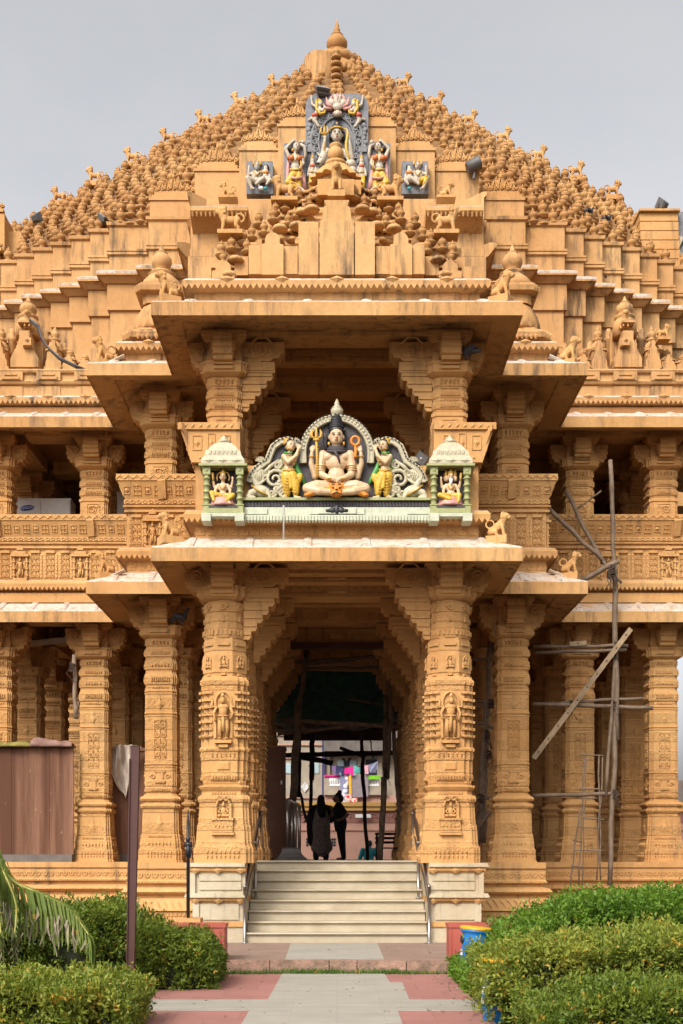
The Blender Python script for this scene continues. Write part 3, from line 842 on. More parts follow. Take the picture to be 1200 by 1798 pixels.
# frieze above the lower eave, scalloped ledge, balustrade wall, flared parapet seat
for bi, (nm, i0, i1) in enumerate(BAYS):
    m = MB()
    sweep(m, LINE, [(-.3, 6.45), (.0, 6.45), (.0, 6.68), (.05, 6.69), (.16, 6.715), (.17, 6.80), (.13, 6.86), (-.3, 6.86)], i0, i1)
    for (p, d, n, st) in along(LINE, 0, i0, i1, .17):
        m.blk(p + Vector((0, 0, 6.575)), d, (0, 0, 1), n, .066, .066, .012, .92); m.pyr(p + n * .012 + Vector((0, 0, 6.575)), d, (0, 0, 1), n, .05, .05, .025)
    for (p, d, n, st) in along(LINE, .165, i0, i1, .088):
        q = m.pts([p - d * .044 + Vector((0, 0, 6.73)), p + d * .044 + Vector((0, 0, 6.73)), p + Vector((0, 0, 6.665)), p - d * .044 + n * .02 + Vector((0, 0, 6.74)), p + d * .044 + n * .02 + Vector((0, 0, 6.74)), p + n * .02 + Vector((0, 0, 6.668))])
        m.face((q + 3, q + 4, q + 5)); m.face((q, q + 2, q + 1)); m.face((q, q + 3, q + 5, q + 2)); m.face((q + 1, q + 2, q + 5, q + 4))
    m.cur = 1; sweep(m, LINE, [(.165, 6.806), (.125, 6.866), (-.05, 6.868), (-.05, 6.83)], i0, i1, False); m.cur = 0
    part('frieze', m, [M['ochre'], M['lime']])
    if nm == 'porch':
        # only the flanks and corner piers; the painted shrine fills the front
        b = MB()
        sweep(b, LINE, [(-.22, 6.86), (.0, 6.86), (.0, 7.60), (-.22, 7.60)], i0, i1)
        sweep(b, LINE, [(-.20, 7.60), (.03, 7.60), (.05, 7.66), (.02, 7.70), (.05, 7.74), (.17, 8.08), (.19, 8.09), (.19, 8.2), (-.20, 8.2)], i0, i0 + 1)
        sweep(b, LINE, [(-.20, 7.60), (.03, 7.60), (.05, 7.66), (.02, 7.70), (.05, 7.74), (.17, 8.08), (.19, 8.09), (.19, 8.2), (-.20, 8.2)], i1 - 1, i1)
        for sx in (-1, 1):
            poly = [(-.39, 7.62), (.36, 7.62), (.36, 8.24), (-.60, 8.24)]
            b.prism([(sx * (1.86 + (-u)) if True else 0, zz) for (u, zz) in poly], 'y', 18.5, 18.95)
            b.box(sx * (1.86 + .60), sx * (1.86 - .36), 18.46, 18.5, 8.12, 8.22)
            for k in range(7): b.pyr((sx * (1.62 + k * .12), 18.46, 8.17), (.7, 0, .7), (-.7, 0, .7), (0, -1, 0), .05, .03, .02)
        for k, (p, d, n, st) in enumerate(list(along(LINE, .11, i0, i0 + 1, .2)) + list(along(LINE, .11, i1 - 1, i1, .2))):
            b.blk(p + Vector((0, 0, 7.9)), d, (0, 0, 1), (n - Vector((0, 0, .42))).normalized(), .06, .10, .03, .6)
        for sx in (-1, 1):
            for (xx, zz, a_, b_) in ((1.72, 7.92, .075, .11), (2.16, 7.92, .075, .11), (1.94, 7.92, .06, .14)):
                for q_ in ((-1, -1, 1, -1), (1, -1, 1, 1), (1, 1, -1, 1), (-1, 1, -1, -1)): b.tube([(sx * (xx + a_ * q_[0] * .9), 18.497, zz + b_ * q_[1]), (sx * (xx + a_ * q_[2] * .9), 18.497, zz + b_ * q_[3])], .012, 4)
                b.pyr((sx * xx, 18.5, zz), (1, 0, 0), (0, 0, 1), (0, -1, 0), a_ * .7, b_ * .7, .03)
            for k in range(7): b.pyr((sx * (1.58 + k * .09), 18.5, 7.69), (1, 0, 0), (0, 0, 1), (0, -1, 0), .035, .035, .02)
        part('balustrade', b, M['ochre'])
        continue
    b = MB(); b.cur = 0
    sweep(b, LINE, [(-.2, 6.86), (.0, 6.86), (.0, 7.50), (.05, 7.515), (.05, 7.55), (.02, 7.56), (.02, 7.585), (.07, 7.60), (.07, 7.625), (.0, 7.64), (-.2, 7.64)], i0, i1)
    sweep(b, LINE, [(-.2, 7.64), (.02, 7.64), (.05, 7.65), (.05, 7.73), (.03, 7.735), (.15, 8.02), (.17, 8.03), (.17, 8.14), (-.2, 8.14)], i0, i1)
    for (p, d, n, st) in along(LINE, .05, i0, i1, .105): b.tube([p + n * .006 + d * .036 * math.cos(a) + Vector((0, 0, 7.69 + .026 * math.sin(a))) for a in [2 * PI * k / 8 for k in range(9)]], .009, 4, False)
    for k, (p, d, n, st) in enumerate(along(LINE, .09, i0, i1, .185)):
        nn = (n + Vector((0, 0, -.42))).normalized(); v = Vector((0, 0, 1)) + n * .42; v.normalize(); o = p + Vector((0, 0, 7.88))
        if k % 2:
            b.tube([o + d * .07 * math.cos(a) + v * .085 * math.sin(a) + nn * .004 for a in [PI / 4 + PI / 2 * j for j in range(5)]], .012, 4, False); b.pyr(o, d, v, nn, .05, .06, .03)
        else:
            for ii in (-1, 0, 1):
                b.tube([o + d * .06 * ii - v * .095 + nn * .004, o + d * .06 * ii + v * .095 + nn * .004], .012, 4); b.tube([o - d * .07 + v * .075 * ii + nn * .004, o + d * .07 + v * .075 * ii + nn * .004], .012, 4)
    for k, (p, d, n, st) in enumerate(along(LINE, .17, i0, i1, .15)):
        b.tube([p - d * .07 + n * .004 + Vector((0, 0, 8.055)), p + n * .004 + Vector((0, 0, 8.115)), p + d * .07 + n * .004 + Vector((0, 0, 8.055))], .012, 4)
        b.pyr(p + Vector((0, 0, 8.075)), d, (0, 0, 1), n, .025, .022, .016)
    for (p, d, n, st) in along(LINE, .11, i0, i1, 1.55, .1):
        v = (Vector((0, 0, 1)) + n * .42).normalized(); o = p + Vector((0, 0, 7.89)) + n * .0
        b.blk(o, (d + v * .12).normalized(), v, (n - Vector((0, 0, .42))).normalized(), .075, .17, .035, .9)
    bo = part('balustrade', b, M['ochre'])
    # carved wall: alternating figure niches and lattice strips
    kk = 0
    for (p, d, n, st) in along(LINE, 0, i0, i1, .29, .02):
        kk += 1; fm = MB(); sm_ = MB()
        o = p + Vector((0, 0, 6.87))
        if kk % 4 == 2:
            fm.blk(o + Vector((0, 0, .035)), d, (0, 0, 1), n, .14, .025, .07, .95)
            for s in (-1, 1):
                fm.tube([o + d * s * .125 + n * .03 + Vector((0, 0, .05)), o + d * s * .125 + n * .03 + Vector((0, 0, .47))], .025, 6)
                for z in (.12, .25, .38): fm.blk(o + d * s * .125 + n * .03 + Vector((0, 0, z)), d, (0, 0, 1), n, .035, .015, .035, .9)
            fm.blk(o + Vector((0, 0, .50)), d, (0, 0, 1), n, .19, .022, .085, .9); fm.blk(o + Vector((0, 0, .56)), d, (0, 0, 1), n, .15, .04, .06, .7); fm.blk(o + Vector((0, 0, .63)), d, (0, 0, 1), n, .09, .035, .06, .6); fm.pyr(o + Vector((0, 0, .68)) + n * .03, d, (0, 0, 1), n, .035, .05, .03)
            relief_figure(fm, o + Vector((0, 0, .06)) + n * .015, .42, d, n, False, .02 * (-1) ** kk)
        else:
            scroll_panel(sm_, o + Vector((0, 0, .30)) + n * .004, d, (0, 0, 1), n, .070, .235, 4, .010)
            for s in (-1, 1):
                sm_.blk(o + d * s * .110 + Vector((0, 0, .30)), d, (0, 0, 1), n, .025, .25, .018, .9)
                for z in range(7): sm_.pyr(o + d * s * .110 + n * .018 + Vector((0, 0, .09 + z * .07)), d, (0, 0, 1), n, .02, .028, .012)
            sm_.blk(o + Vector((0, 0, .58)), d, (0, 0, 1), n, .11, .035, .04, .7); sm_.pyr(o + Vector((0, 0, .645)) + n * .01, d, (0, 0, 1), n, .05, .05, .04)
        nn_ = 'niche_figure' if fm.v else 'scroll_panel'
        obj(nn_, (fm if fm.v else sm_).mesh(nn_, M['ochre']), bo)

# roof-level parapet above the upper eave
for bi, (nm, i0, i1) in enumerate(BAYS):
    m = MB()
    top = 10.98 if nm == 'hall' else 10.52
    prof = [(-.4, 10.16), (.02, 10.16), (.02, 10.27), (.06, 10.28), (.17, 10.31), (.18, 10.40), (.14, 10.44)]
    if nm == 'hall': prof += [(.02, 10.47), (.02, 10.68), (.08, 10.70), (.10, 10.74), (.07, 10.76), (.05, 10.80), (.05, 10.90), (.10, 10.91), (.12, 10.945), (.10, 10.98), (-.4, 10.98)]
    else: prof += [(-.4, 10.46)]
    sweep(m, LINE, prof, i0, i1)
    for (p, d, n, st) in along(LINE, .175, i0, i1, .095):
        q = m.pts([p - d * .047 + Vector((0, 0, 10.33)), p + d * .047 + Vector((0, 0, 10.33)), p + Vector((0, 0, 10.262)), p - d * .047 + n * .02 + Vector((0, 0, 10.34)), p + d * .047 + n * .02 + Vector((0, 0, 10.34)), p + n * .02 + Vector((0, 0, 10.265))])
        m.face((q + 3, q + 4, q + 5)); m.face((q, q + 2, q + 1)); m.face((q, q + 3, q + 5, q + 2)); m.face((q + 1, q + 2, q + 5, q + 4))
    for k, (p, d, n, st) in enumerate(along(LINE, .02, i0, i1, .78, .1)):
        m.blk(p + Vector((0, 0, 10.215)), d, (0, 0, 1), n, .19, .055, .02, 1.); m.pyr(p + n * .16 + Vector((0, 0, 10.42)), d, (0, 0, 1), n, .12, .05, .04)
        if nm == 'hall':
            m.blk(p + Vector((0, 0, 10.57)), d, (0, 0, 1), n, .21, .10, .02, 1.); m.blk(p + n * .02 + Vector((0, 0, 10.84)), d, (0, 0, 1), n, .24, .09, .07, .96)
            m.blk(p + n * .09 + Vector((0, 0, 10.86)), d, (0, 0, 1), n, .13, .012, .02, .9); m.blk(p + n * .09 + Vector((0, 0, 10.79)), d, (0, 0, 1), n, .19, .025, .03, .8)
    m.cur = 1; sweep(m, LINE, [(.175, 10.406), (.135, 10.446), (.0, 10.475 if nm == 'hall' else 10.466), (.0, 10.44)], i0, i1, False)
    part('parapet', m, [M['wall'], M['dirtytop']])

# ceilings, beams, terraces
m = MB()
m.box(-1.95, 1.95, 18.98, 20.9, 6.44, 6.62); m.box(-3.4, 3.4, 20.9, 23.2, 6.445, 6.625); m.box(-7.2, 7.2, 23.2, 38, 6.45, 6.63)
part('ceiling', m, M['ochre'])
m = MB()
m.box(-1.95, 1.95, 18.98, 20.9, 10.06, 10.22); m.box(-3.4, 3.4, 20.9, 23.2, 10.065, 10.225); m.box(-7.2, 7.2, 23.2, 38, 10.07, 10.23)
part('roof_terrace', m, M['dim'])


def beam(x0, x1, y0, y1, z0, z1, carved=True):
    m = MB(); m.box(x0, x1, y0, y1, z0, z1)
    if carved and abs(x1 - x0) > abs(y1 - y0):
        h = z1 - z0
        m.box(x0, x1, y0 - .03, y0, z1 - .10, z1); m.box(x0, x1, y0 - .02, y0, z0, z0 + .06)
        n = max(2, int((x1 - x0) / .16))
        for k in range(n):
            cx = x0 + (k + .5) * (x1 - x0) / n
            m.tube([(cx - .075, y0 - .004, z0 + h * .36), (cx, y0 - .004, z0 + h * .66), (cx + .075, y0 - .004, z0 + h * .36)], .014, 4)
        c = (x0 + x1) / 2
        m.blk((c, y0 - .005, z0 + h * .5), (1, 0, 0), (0, 0, 1), (0, -1, 0), .20, h * .3, .05, .7)
    part('beam', m, M['ochre'])


for k, y in enumerate(YR[:5]):
    xs = (-X1, X1) if k == 0 else ((-X2, -X1, X1, X2) if k == 1 else (-X4, -X3, -X2, -X1, X1, X2, X3, X4))
    for a, b in zip(xs[:-1], xs[1:]):
        beam(a + .30, b - .30, y - .24, y + .24, 6.20 if k == 0 else 6.14, 6.438)
        if k < 4: beam(a + .30, b - .30, y - .22, y + .22, 9.80, 10.058)
    # lengthwise beams
for sx in (-1, 1):
    for x, ks in ((X1, range(0, 4)), (X2, range(1, 4)), (X3, range(2, 4)), (X4, range(2, 4))):
        for k in ks: beam(sx * x - .22, sx * x + .22, YR[k] + .3, YR[k + 1] - .3, 6.15, 6.436, False); beam(sx * x - .2, sx * x + .2, YR[k] + .3, YR[k + 1] - .3, 9.805, 10.056, False)
for y in (20.1, 20.75, 22.6): beam(-X1 + .2, X1 - .2, y - .12, y + .12, 6.25, 6.436)
for y in (20.3, 22.6): beam(-X1 + .2, X1 - .2, y - .12, y + .12, 9.86, 10.054)
m = MB(); m.box(-1.55, 1.55, 25.75, 25.95, 6.0, 6.135); m.box(-1.55, 1.55, 25.72, 25.75, 6.02, 6.06)
for k in range(5): m.box(-1.3 + k * .6, -1.0 + k * .6, 25.70, 25.72, 6.03, 6.05)
part('shutter_box', m, M['cabinet'])
# inner walls of the sanctum their dark colour stands in for unlit depth between the pillars
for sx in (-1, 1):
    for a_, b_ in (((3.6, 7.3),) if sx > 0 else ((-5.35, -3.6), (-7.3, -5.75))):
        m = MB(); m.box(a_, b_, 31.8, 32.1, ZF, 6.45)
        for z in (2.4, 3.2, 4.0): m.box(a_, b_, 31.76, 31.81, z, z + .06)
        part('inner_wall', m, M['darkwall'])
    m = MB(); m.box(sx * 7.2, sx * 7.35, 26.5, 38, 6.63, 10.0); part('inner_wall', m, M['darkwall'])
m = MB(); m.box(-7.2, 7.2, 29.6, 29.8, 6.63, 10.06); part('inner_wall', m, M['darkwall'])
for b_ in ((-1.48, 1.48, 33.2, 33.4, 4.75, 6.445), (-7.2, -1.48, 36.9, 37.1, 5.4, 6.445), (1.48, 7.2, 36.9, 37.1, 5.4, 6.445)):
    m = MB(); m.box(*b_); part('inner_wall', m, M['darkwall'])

# marble pedestals under the porch columns
def pedestal(sx):
    m = MB()
    x0, x1 = 1.44, 2.28
    def slabx(a, z0, z1, mi): m.cur = mi; m.box(sx * (x0 - (0 if a <= 0 else 0)), sx * (x1 + a), 18.75 - a, 20.9, z0, z1)
    slabx(-.03, -.0, .42, 0); slabx(.0, .42, .50, 1); slabx(-.02, .50, .80, 0)
    for z, dz in ((.80, .03), (.83, .05)): slabx(.05 if dz > .04 else .0, z, z + dz, 1)
    slabx(.10, .88, .915, 0); slabx(.085, .915, .945, 0); slabx(-.02, .945, 1.27, 0); slabx(.02, 1.27, 1.30, 1); slabx(.05, 1.30, 1.36, 1); slabx(.09, 1.36, 1.39, 0); slabx(.075, 1.39, ZF + .002, 0)
    for z in (1.30, .83):
        m.cur = 1
        for t in (.08, .5, .92): m.pyr((sx * (x0 + (x1 - x0) * t), 18.70, z + .01), (1, 0, 0), (0, 0, 1), (0, -1, 0), .09, .06, .03)
    m.cur = 0
    for z in (1.0, 1.14): m.box(sx * (x0 + .06), sx * (x1 - .12), 18.745, 18.77, z, z + .125)
    m.box(sx * (x0 + .1), sx * (x1 - .1), 18.745, 18.77, .53, .78)
    m.box(sx * (x1 - .06), sx * (x1 + .02), 18.72, 18.78, .945, 1.27); m.box(sx * (x1 - .12), sx * (x1 - .02), 18.72, 18.78, .50, .80)
    part('pedestal', m, [M['marble_old'], M['ochre']])


pedestal(-1); pedestal(1)
# ------------------------------------------------------------------ main hall walls and the pot-covered pyramid
YC = 31.0
steps = [(3.1, 25.4), (3.1, 26.36), (4.13, 26.36), (4.13, 26.6), (5.04, 26.6), (5.04, 26.89), (5.52, 26.89), (5.52, 27.19), (6.01, 27.19), (6.01, 27.47), (6.50, 27.47), (6.50, 27.72), (6.99, 27.72), (6.99, 28.0), (7.47, 28.0), (7.47, 28.3), (7.93, 28.3)]
x, y = 7.93, 28.3
while x < 11.8:
    y += .29; steps.append((x, y)); x += .49; steps.append((x, y))
steps.append((x, 33.5))
MAIN = [(-a, b) for (a, b) in reversed(steps)] + steps
m = MB()
sweep(m, MAIN, [(-.5, 9.9), (.0, 9.9), (.0, 12.28), (.06, 12.30), (.06, 12.92), (0, 12.94), (0, 13.63), (.06, 13.65), (.06, 14.22), (.03, 14.25), (-.5, 14.25)])
part('wall', m, M['wall'])
nF = len(MAIN)
iD0, iD1 = MAIN.index((-3.1, 25.4)), MAIN.index((3.1, 25.4))
for a, b in ((0, iD0), (iD1, nF - 1)):
    m = MB()
    sweep(m, MAIN, [(-.3, 14.22), (.10, 14.22), (.22, 14.33), (.26, 14.335), (.26, 14.42), (.12, 14.50), (-.3, 14.50)], a, b)
    m.cur = 1; sweep(m, MAIN, [(.262, 14.37), (.262, 14.424), (.118, 14.506), (0, 14.512), (0, 14.46)], a, b, False)
    part('ledge', m, [M['wall'], M['dirtytop']])
    m = MB()
    sweep(m, MAIN, [(-.6, 14.48), (.02, 14.48), (.02, 14.86), (.07, 14.88), (.07, 14.93), (.04, 14.94), (.07, 14.955), (.07, 15.0), (.02, 15.02), (.02, 15.50), (.07, 15.53), (.08, 15.60), (.0, 15.64), (-.6, 15.64)], a, b)
    part('upper_wall', m, M['wall'])
# central projection under the relief
m = MB()
m.box(-3.1, 3.1, 25.38, 26.5, 14.2, 14.9); m.box(-3.1, 3.1, 25.7, 26.6, 14.85, 15.65)
for sx in (-1, 1): m.box(sx * 1.9, sx * 3.12, 25.36, 25.4, 14.25, 14.4)
part('projection', m, M['wall'])
for sx in (-1, 1):
    m = MB()
    x0, x1 = 1.86, 3.06
    m.prism([(24.95, 15.0), (24.95, 15.08), (25.75, 15.2), (25.75, 14.72), (25.4, 14.72), (25.0, 14.96)], 'x', sx * x0, sx * x1)
    m.cur = 1; m.prism([(24.953, 15.083), (25.7, 15.20), (25.7, 15.21), (24.955, 15.093)], 'x', sx * (x0 + .02), sx * (x1 - .02)); m.cur = 0
    n = 13
    for k in range(n): m.tube([(sx * (x0 + (k + .5) * (x1 - x0) / n), 24.97, 14.98), (sx * (x0 + (k + .5) * (x1 - x0) / n), 25.0, 14.90)], [.035, .02], 5)
    part('balcony_ledge', m, [M['ochre'], M['dirtytop']])


def crest(x0, x1, y, z, h, mirror):
    """pierced palmette crest on top of a block"""
    m = MB(); c = (x0 + x1) / 2; w = (x1 - x0) / 2
    m.box(x0, x1, y, y + .16, z, z + .07); m.box(x0 + .05, x1 - .05, y + .02, y + .14, z + .07, z + .16 * h / .45)
    zz = z + .15 * h / .45
    for k in range(-3, 4):
        t = 1 - abs(k) / 3.6; hh = h * (.25 + .75 * t); xx = c + k * w / 3.5
        m.tube([(xx - w * .13, y + .06, zz), (xx - w * .10, y + .04, zz + hh * .4), (xx, y + .05, zz + hh * .78), (xx + w * .10, y + .04, zz + hh * .4), (xx + w * .13, y + .06, zz)], .026, 5)
        m.tube([(xx, y + .07, zz), (xx, y + .05, zz + hh * .5)], [.035, .015], 5)
        spiral(m, (xx + w * .07, y + .02, zz + hh * .18), (1, 0, 0), (0, 0, 1), (0, -1, 0), .045, 1.2, .014, 0, 1, 8)
    m.prism([(c - w * .9, zz - .02), (c - w * .55, zz + h * .25), (c - w * .2, zz + h * .6), (c, zz + h * .86), (c + w * .2, zz + h * .6), (c + w * .55, zz + h * .25), (c + w * .9, zz - .02)], 'y', y + .09, y + .14)
    m.tube([(c, y + .06, zz + h * .75), (c, y + .06, zz + h * 1.05)], [.035, .01], 6)
    part('crest', m, M['ochre'])


BLK = [('D', 3.1, 4.13, 26.40, 16.04), ('C', 2.12, 3.1, 26.08, 16.50), ('B', 1.27, 2.12, 25.93, 16.86), ('A', .45, 1.27, 25.80, 17.30)]
for sx in (-1, 1):
    for (nm, x0, x1, y, zt) in BLK:
        m = MB(); a, b = sorted((sx * x0, sx * x1))
        m.box(a, b, y, 28.5, 14.6 if nm == 'D' else 14.9, zt)
        m.box(a - .02, b + .02, y - .03, y + .3, zt - .045, zt + .012)
        if nm == 'D':
            m.box(a - .03, b + .03, y - .05, y + .02, 14.88, 15.0); m.box(a - .02, b + .02, y - .03, y + .02, 14.80, 14.85)
        part('block', m, M['wall'])
        crest(a + .05, b - .05, y - .02, zt + .01, .44, sx)
m = MB(); m.box(-.45, .45, 25.9, 28, 14.9, 17.4); part('block', m, M['wall'])

# stepped roof
ZB, ZT, NT_ = 15.62, 22.0, 23
corners = [(0, 26.4), (4.13, 26.5)] + steps[4:-1]
HALF = [(x, y) for (x, y) in corners]
BACK = [(x, 2 * YC - y) for (x, y) in reversed(HALF)]
POLY = HALF + BACK + [(-x, y) for (x, y) in reversed(BACK)][1:] + [(-x, y) for (x, y) in reversed(HALF)][:-1]


def shrink(s, z):
    return [(px * s, YC + (py - YC) * s, z) for (px, py) in POLY]


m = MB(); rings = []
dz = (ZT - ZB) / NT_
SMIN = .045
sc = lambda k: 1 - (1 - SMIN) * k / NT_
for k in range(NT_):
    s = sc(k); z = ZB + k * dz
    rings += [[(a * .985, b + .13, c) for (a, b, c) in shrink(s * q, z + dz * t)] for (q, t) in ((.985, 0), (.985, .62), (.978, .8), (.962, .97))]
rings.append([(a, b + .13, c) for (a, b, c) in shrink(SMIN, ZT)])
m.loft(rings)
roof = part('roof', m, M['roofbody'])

potp = [(.02, -.11), (.10, -.11), (.125, -.065), (.15, -.05), (.158, -.028), (.12, .0), (.075, .02), (.06, .035), (.075, .045), (.055, .06), (.085, .085), (.105, .12), (.110, .155), (.095, .195), (.06, .215), (.05, .225), (.068, .235), (.062, .25), (.03, .262), (.022, .285), (.006, .335)]
pm = MB(); pm.smooth = True; pm.lathe(potp, seg=10)
pot_me = pm.mesh('pot', M['pot'])
cushp = [(.02, -.06), (.12, -.055), (.135, -.03), (.11, .0), (.05, .02), (.01, .022)]
cand = []; cush = []
colx = [c[0] for c in HALF[1::2]]
rnd = random.Random(3)
cols = []                                                   # fixed columns of pots that climb towards the apex
for (ax, ay), (bx_, by) in zip(HALF[:-1], HALF[1:]):
    if bx_ - ax < .2: continue
    n = max(1, round((bx_ - ax) / .55))
    for q in range(n):
        f = (q + .5) / n if n > 1 else .70
        cols.append((ax + (bx_ - ax) * f, ay + (by - ay) * f, n == 1))
for k in range(NT_ + 1):
    s = sc(min(k, NT_ - .2)); z = ZB + k * dz
    stride = 1 if .49 * s > .31 else (2 if .49 * s > .155 else 4)
    for sx in (-1, 1):
        for ci, (hx, hy, st_) in enumerate(cols):
            if ci % stride or hx * s > 8.8: continue
            xx = hx * s; yy = YC + (hy - YC) * s
            cand.append((sx * xx, yy + .075, z, k))
            if st_: cush.append((sx * (xx - .19 * s), yy + .05, z - .02))
            elif stride == 1: cush.append((sx * (xx - .22), yy + .03, z - .02))
# silhouette side ridge pots
cand = [c for c in cand if abs(c[0]) < 8.9]
hidden = [c for c in cand if (abs(c[0]) < 4.0 and c[2] < 15.9 + (4.1 - abs(c[0])) * .42)]
hs_ = set(hidden)
def depth_key(c): return c[1] + abs(c[0]) * .02 - c[2] * .01
cand.sort(key=depth_key)
st = MB(); st.smooth = True
npot = 0
vis = [c for c in cand]
indiv = set(range(0, len(vis)))
for i, c in enumerate(vis):
    if npot < 70 and abs(c[0]) < 7.6 and c not in hs_:
        o = obj('pot', pot_me, roof); o.location = (c[0], c[1], c[2] + .02); npot += 1
        o.rotation_euler = (rnd.uniform(-.04, .04), rnd.uniform(-.04, .04), rnd.random() * 6); q = rnd.uniform(.90, 1.06); o.scale = (q, q, q)
    else:
        q = rnd.uniform(.90, 1.06)
        st.T = Matrix.Translation((c[0], c[1], c[2] + .02)) @ Matrix.Rotation(rnd.uniform(-.04, .04), 4, 'X') @ Matrix.Scale(q, 4)
        st.lathe(potp, seg=9)
st.T = None
sp_ = obj('pots', st.mesh('pots', M['pot'], False), roof); sp_['kind'] = 'stuff'
cm = MB(); cm.smooth = True
for c in cush: cm.lathe(cushp, c, 8)
q = obj('cushion_tiers', cm.mesh('cushion tiers', M['pot'], False), roof); q['kind'] = 'stuff'
print('pots', len(cand))

# finial
m = MB(); m.smooth = True
fz = Z_(132, YC)
m.lathe([(.62, -.25), (.66, -.05), (.60, .05), (.50, .10), (.48, .16)], (0, YC, fz), 20)
m.lathe([(.40, .14), (.52, .20), (.55, .28), (.50, .38), (.40, .43)], (0, YC, fz), 24, True, .05)
m.lathe([(.36, .42), (.40, .48), (.30, .55), (.16, .58), (.14, .62)], (0, YC, fz), 20)
m.lathe([(.14, .60), (.22, .64), (.27, .76), (.27, .84), (.20, .95), (.13, .98), (.17, 1.01), (.15, 1.04), (.10, 1.06), (.06, 1.10), (.085, 1.14), (.075, 1.2), (.045, 1.24), (.06, 1.28), (.02, 1.36), (.01, 1.45)], (0, YC, fz), 18)
for k in range(30):
    a = 2 * PI * k / 30; n = Vector((math.cos(a), math.sin(a), 0)); m.blk(n * .645 + Vector((0, YC, fz - .14)), (-n.y, n.x, 0), (0, 0, 1), n, .045, .08, .03, .7)
part('finial', m, M['pot'])
m = MB()
m.lathe([(.40, -1.2), (.40, .0), (.38, .02)], (-.44, YC - .35, Z_(97, YC) - .36), 22); m.lathe([(.06, 0), (.08, .03), (.02, .09)], (-.5, YC - .4, Z_(97, YC) - .36), 8)
part('drum', m, M['wall'])
m = MB(); m.smooth = True
for k in range(9): m.lathe([(.02, -.05), (.12, -.05), (.14, 0), (.09, .03), (.06, .05), (.09, .09), (.1, .12), (.07, .17), (.02, .19)], (-.02, 29.9 - .05 * k + .25, Z_(182, 30) + .125 * k), 10)
part('ridge_pots', m, M['pot'])

# side towers at the edges of the picture
m = MB()
for k in range(6): m.box(7.28, 8.2, 28.75 - .03 * (5 - k), 31, 15.6 + k * .24, 15.6 + k * .24 + .20); m.box(7.31, 8.17, 28.80 - .03 * (5 - k), 31, 15.6 + k * .24 + .20, 15.6 + (k + 1) * .24)
m.box(7.25, 8.23, 28.66, 31, 17.0, 17.05)
part('side_tower', m, M['ochre'])
m = MB()
m.box(-8.4, -7.62, 28.9, 31, 15.6, 16.62); m.box(-8.4, -7.95, 28.6, 31, 16.0, 16.9); m.box(-8.4, -8.05, 28.45, 31, 14.8, 15.9)
part('side_tower', m, M['ochre'])
crest(-8.5, -7.98, 28.42, 15.92, .34, 1); crest(-8.5, -7.97, 28.56, 16.92, .34, 1)
m = MB(); m.box(8.2, 8.8, 28.9, 29.1, 15.2, 17.1)
part('relief_slab', m, M['slate'])
m = MB(); 
relief_figure(m, (8.55, 28.86, 15.3), 1.6); 
part('relief_figure', m, M['skin_white'])

# ------------------------------------------------------------------ small stepped roof over the porch
pr = MB()
PW, PY0, PY1 = 2.16, 18.78, 22.3
def ppoly(s, z):
    cx, cy, hx, hy = 0, 20.55, PW * s, 1.75 * s
    q = [(.42, -1), (.42, -.86), (.70, -.86), (.70, -.70), (.86, -.70), (.86, -.42), (1, -.42)]
    P = []
    P += q; P += [(a, -b) for (a, b) in reversed(q)]; P += [(-a, -b) for (a, b) in q]; P += [(-a, b) for (a, b) in reversed(q)]
    return [(cx + a * hx, cy + b * hy, z) for (a, b) in P]
rg = []
NPT = 9; z0p, z1p = 10.5, 12.75
for k in range(NPT):
    s = 1 - .80 * k / NPT; z = z0p + (z1p - z0p) * k / NPT; d = (z1p - z0p) / NPT
    rg += [ppoly(s * .98, z), ppoly(s * .98, z + d * .4), ppoly(s * 1.02, z + d * .55), ppoly(s * 1.02, z + d * .8), ppoly(s * .96, z + d)]
pr.loft(rg)
proof = part('porch_roof', pr, M['wall'])
def blockp(px0, px1, pyt, pyb, d, dep, mat='wall', topw=None, pyt2=None):
    m = MB(); x0, x1, zt, zb = X_(px0, d), X_(px1, d), Z_(pyt, d), Z_(pyb, d)
    m.box(x0, x1, d, d + dep, zb, zt)
    if topw:
        c = (x0 + x1) / 2; w = topw * d / F / 2; z2 = Z_(pyt2, d)
        hw = (x1 - x0) / 2; hh = z2 - zt
        if px1 - px0 > 50: P = [(c - hw * .93, zt - .003), (c - hw * .93, zt + hh * .06), (c - hw * .86, zt + hh * .10), (c - hw * .80, zt + hh * .62), (c - hw * .72, zt + hh * .70), (c - hw * .62, zt + hh * .74), (c - w, z2)]
        else: P = [(c - hw * .95, zt - .003), (c - hw * .95, zt + hh * .10), (c - hw * .68, zt + hh * .14), (c - hw * .66, zt + hh * .50), (c - hw * .58, zt + hh * .72), (c - hw * .42, zt + hh * .90), (c - hw * .18, z2)]
        P += [(2 * c - a, b) for (a, b) in reversed(P)]
        m.prism(P, 'y', d + .02, d + dep * .9)
    part('block', m, M[mat])
d0 = 18.62
blockp(561.5, 621.5, 387, 482, d0, 1.2, 'wall', 44, 350)
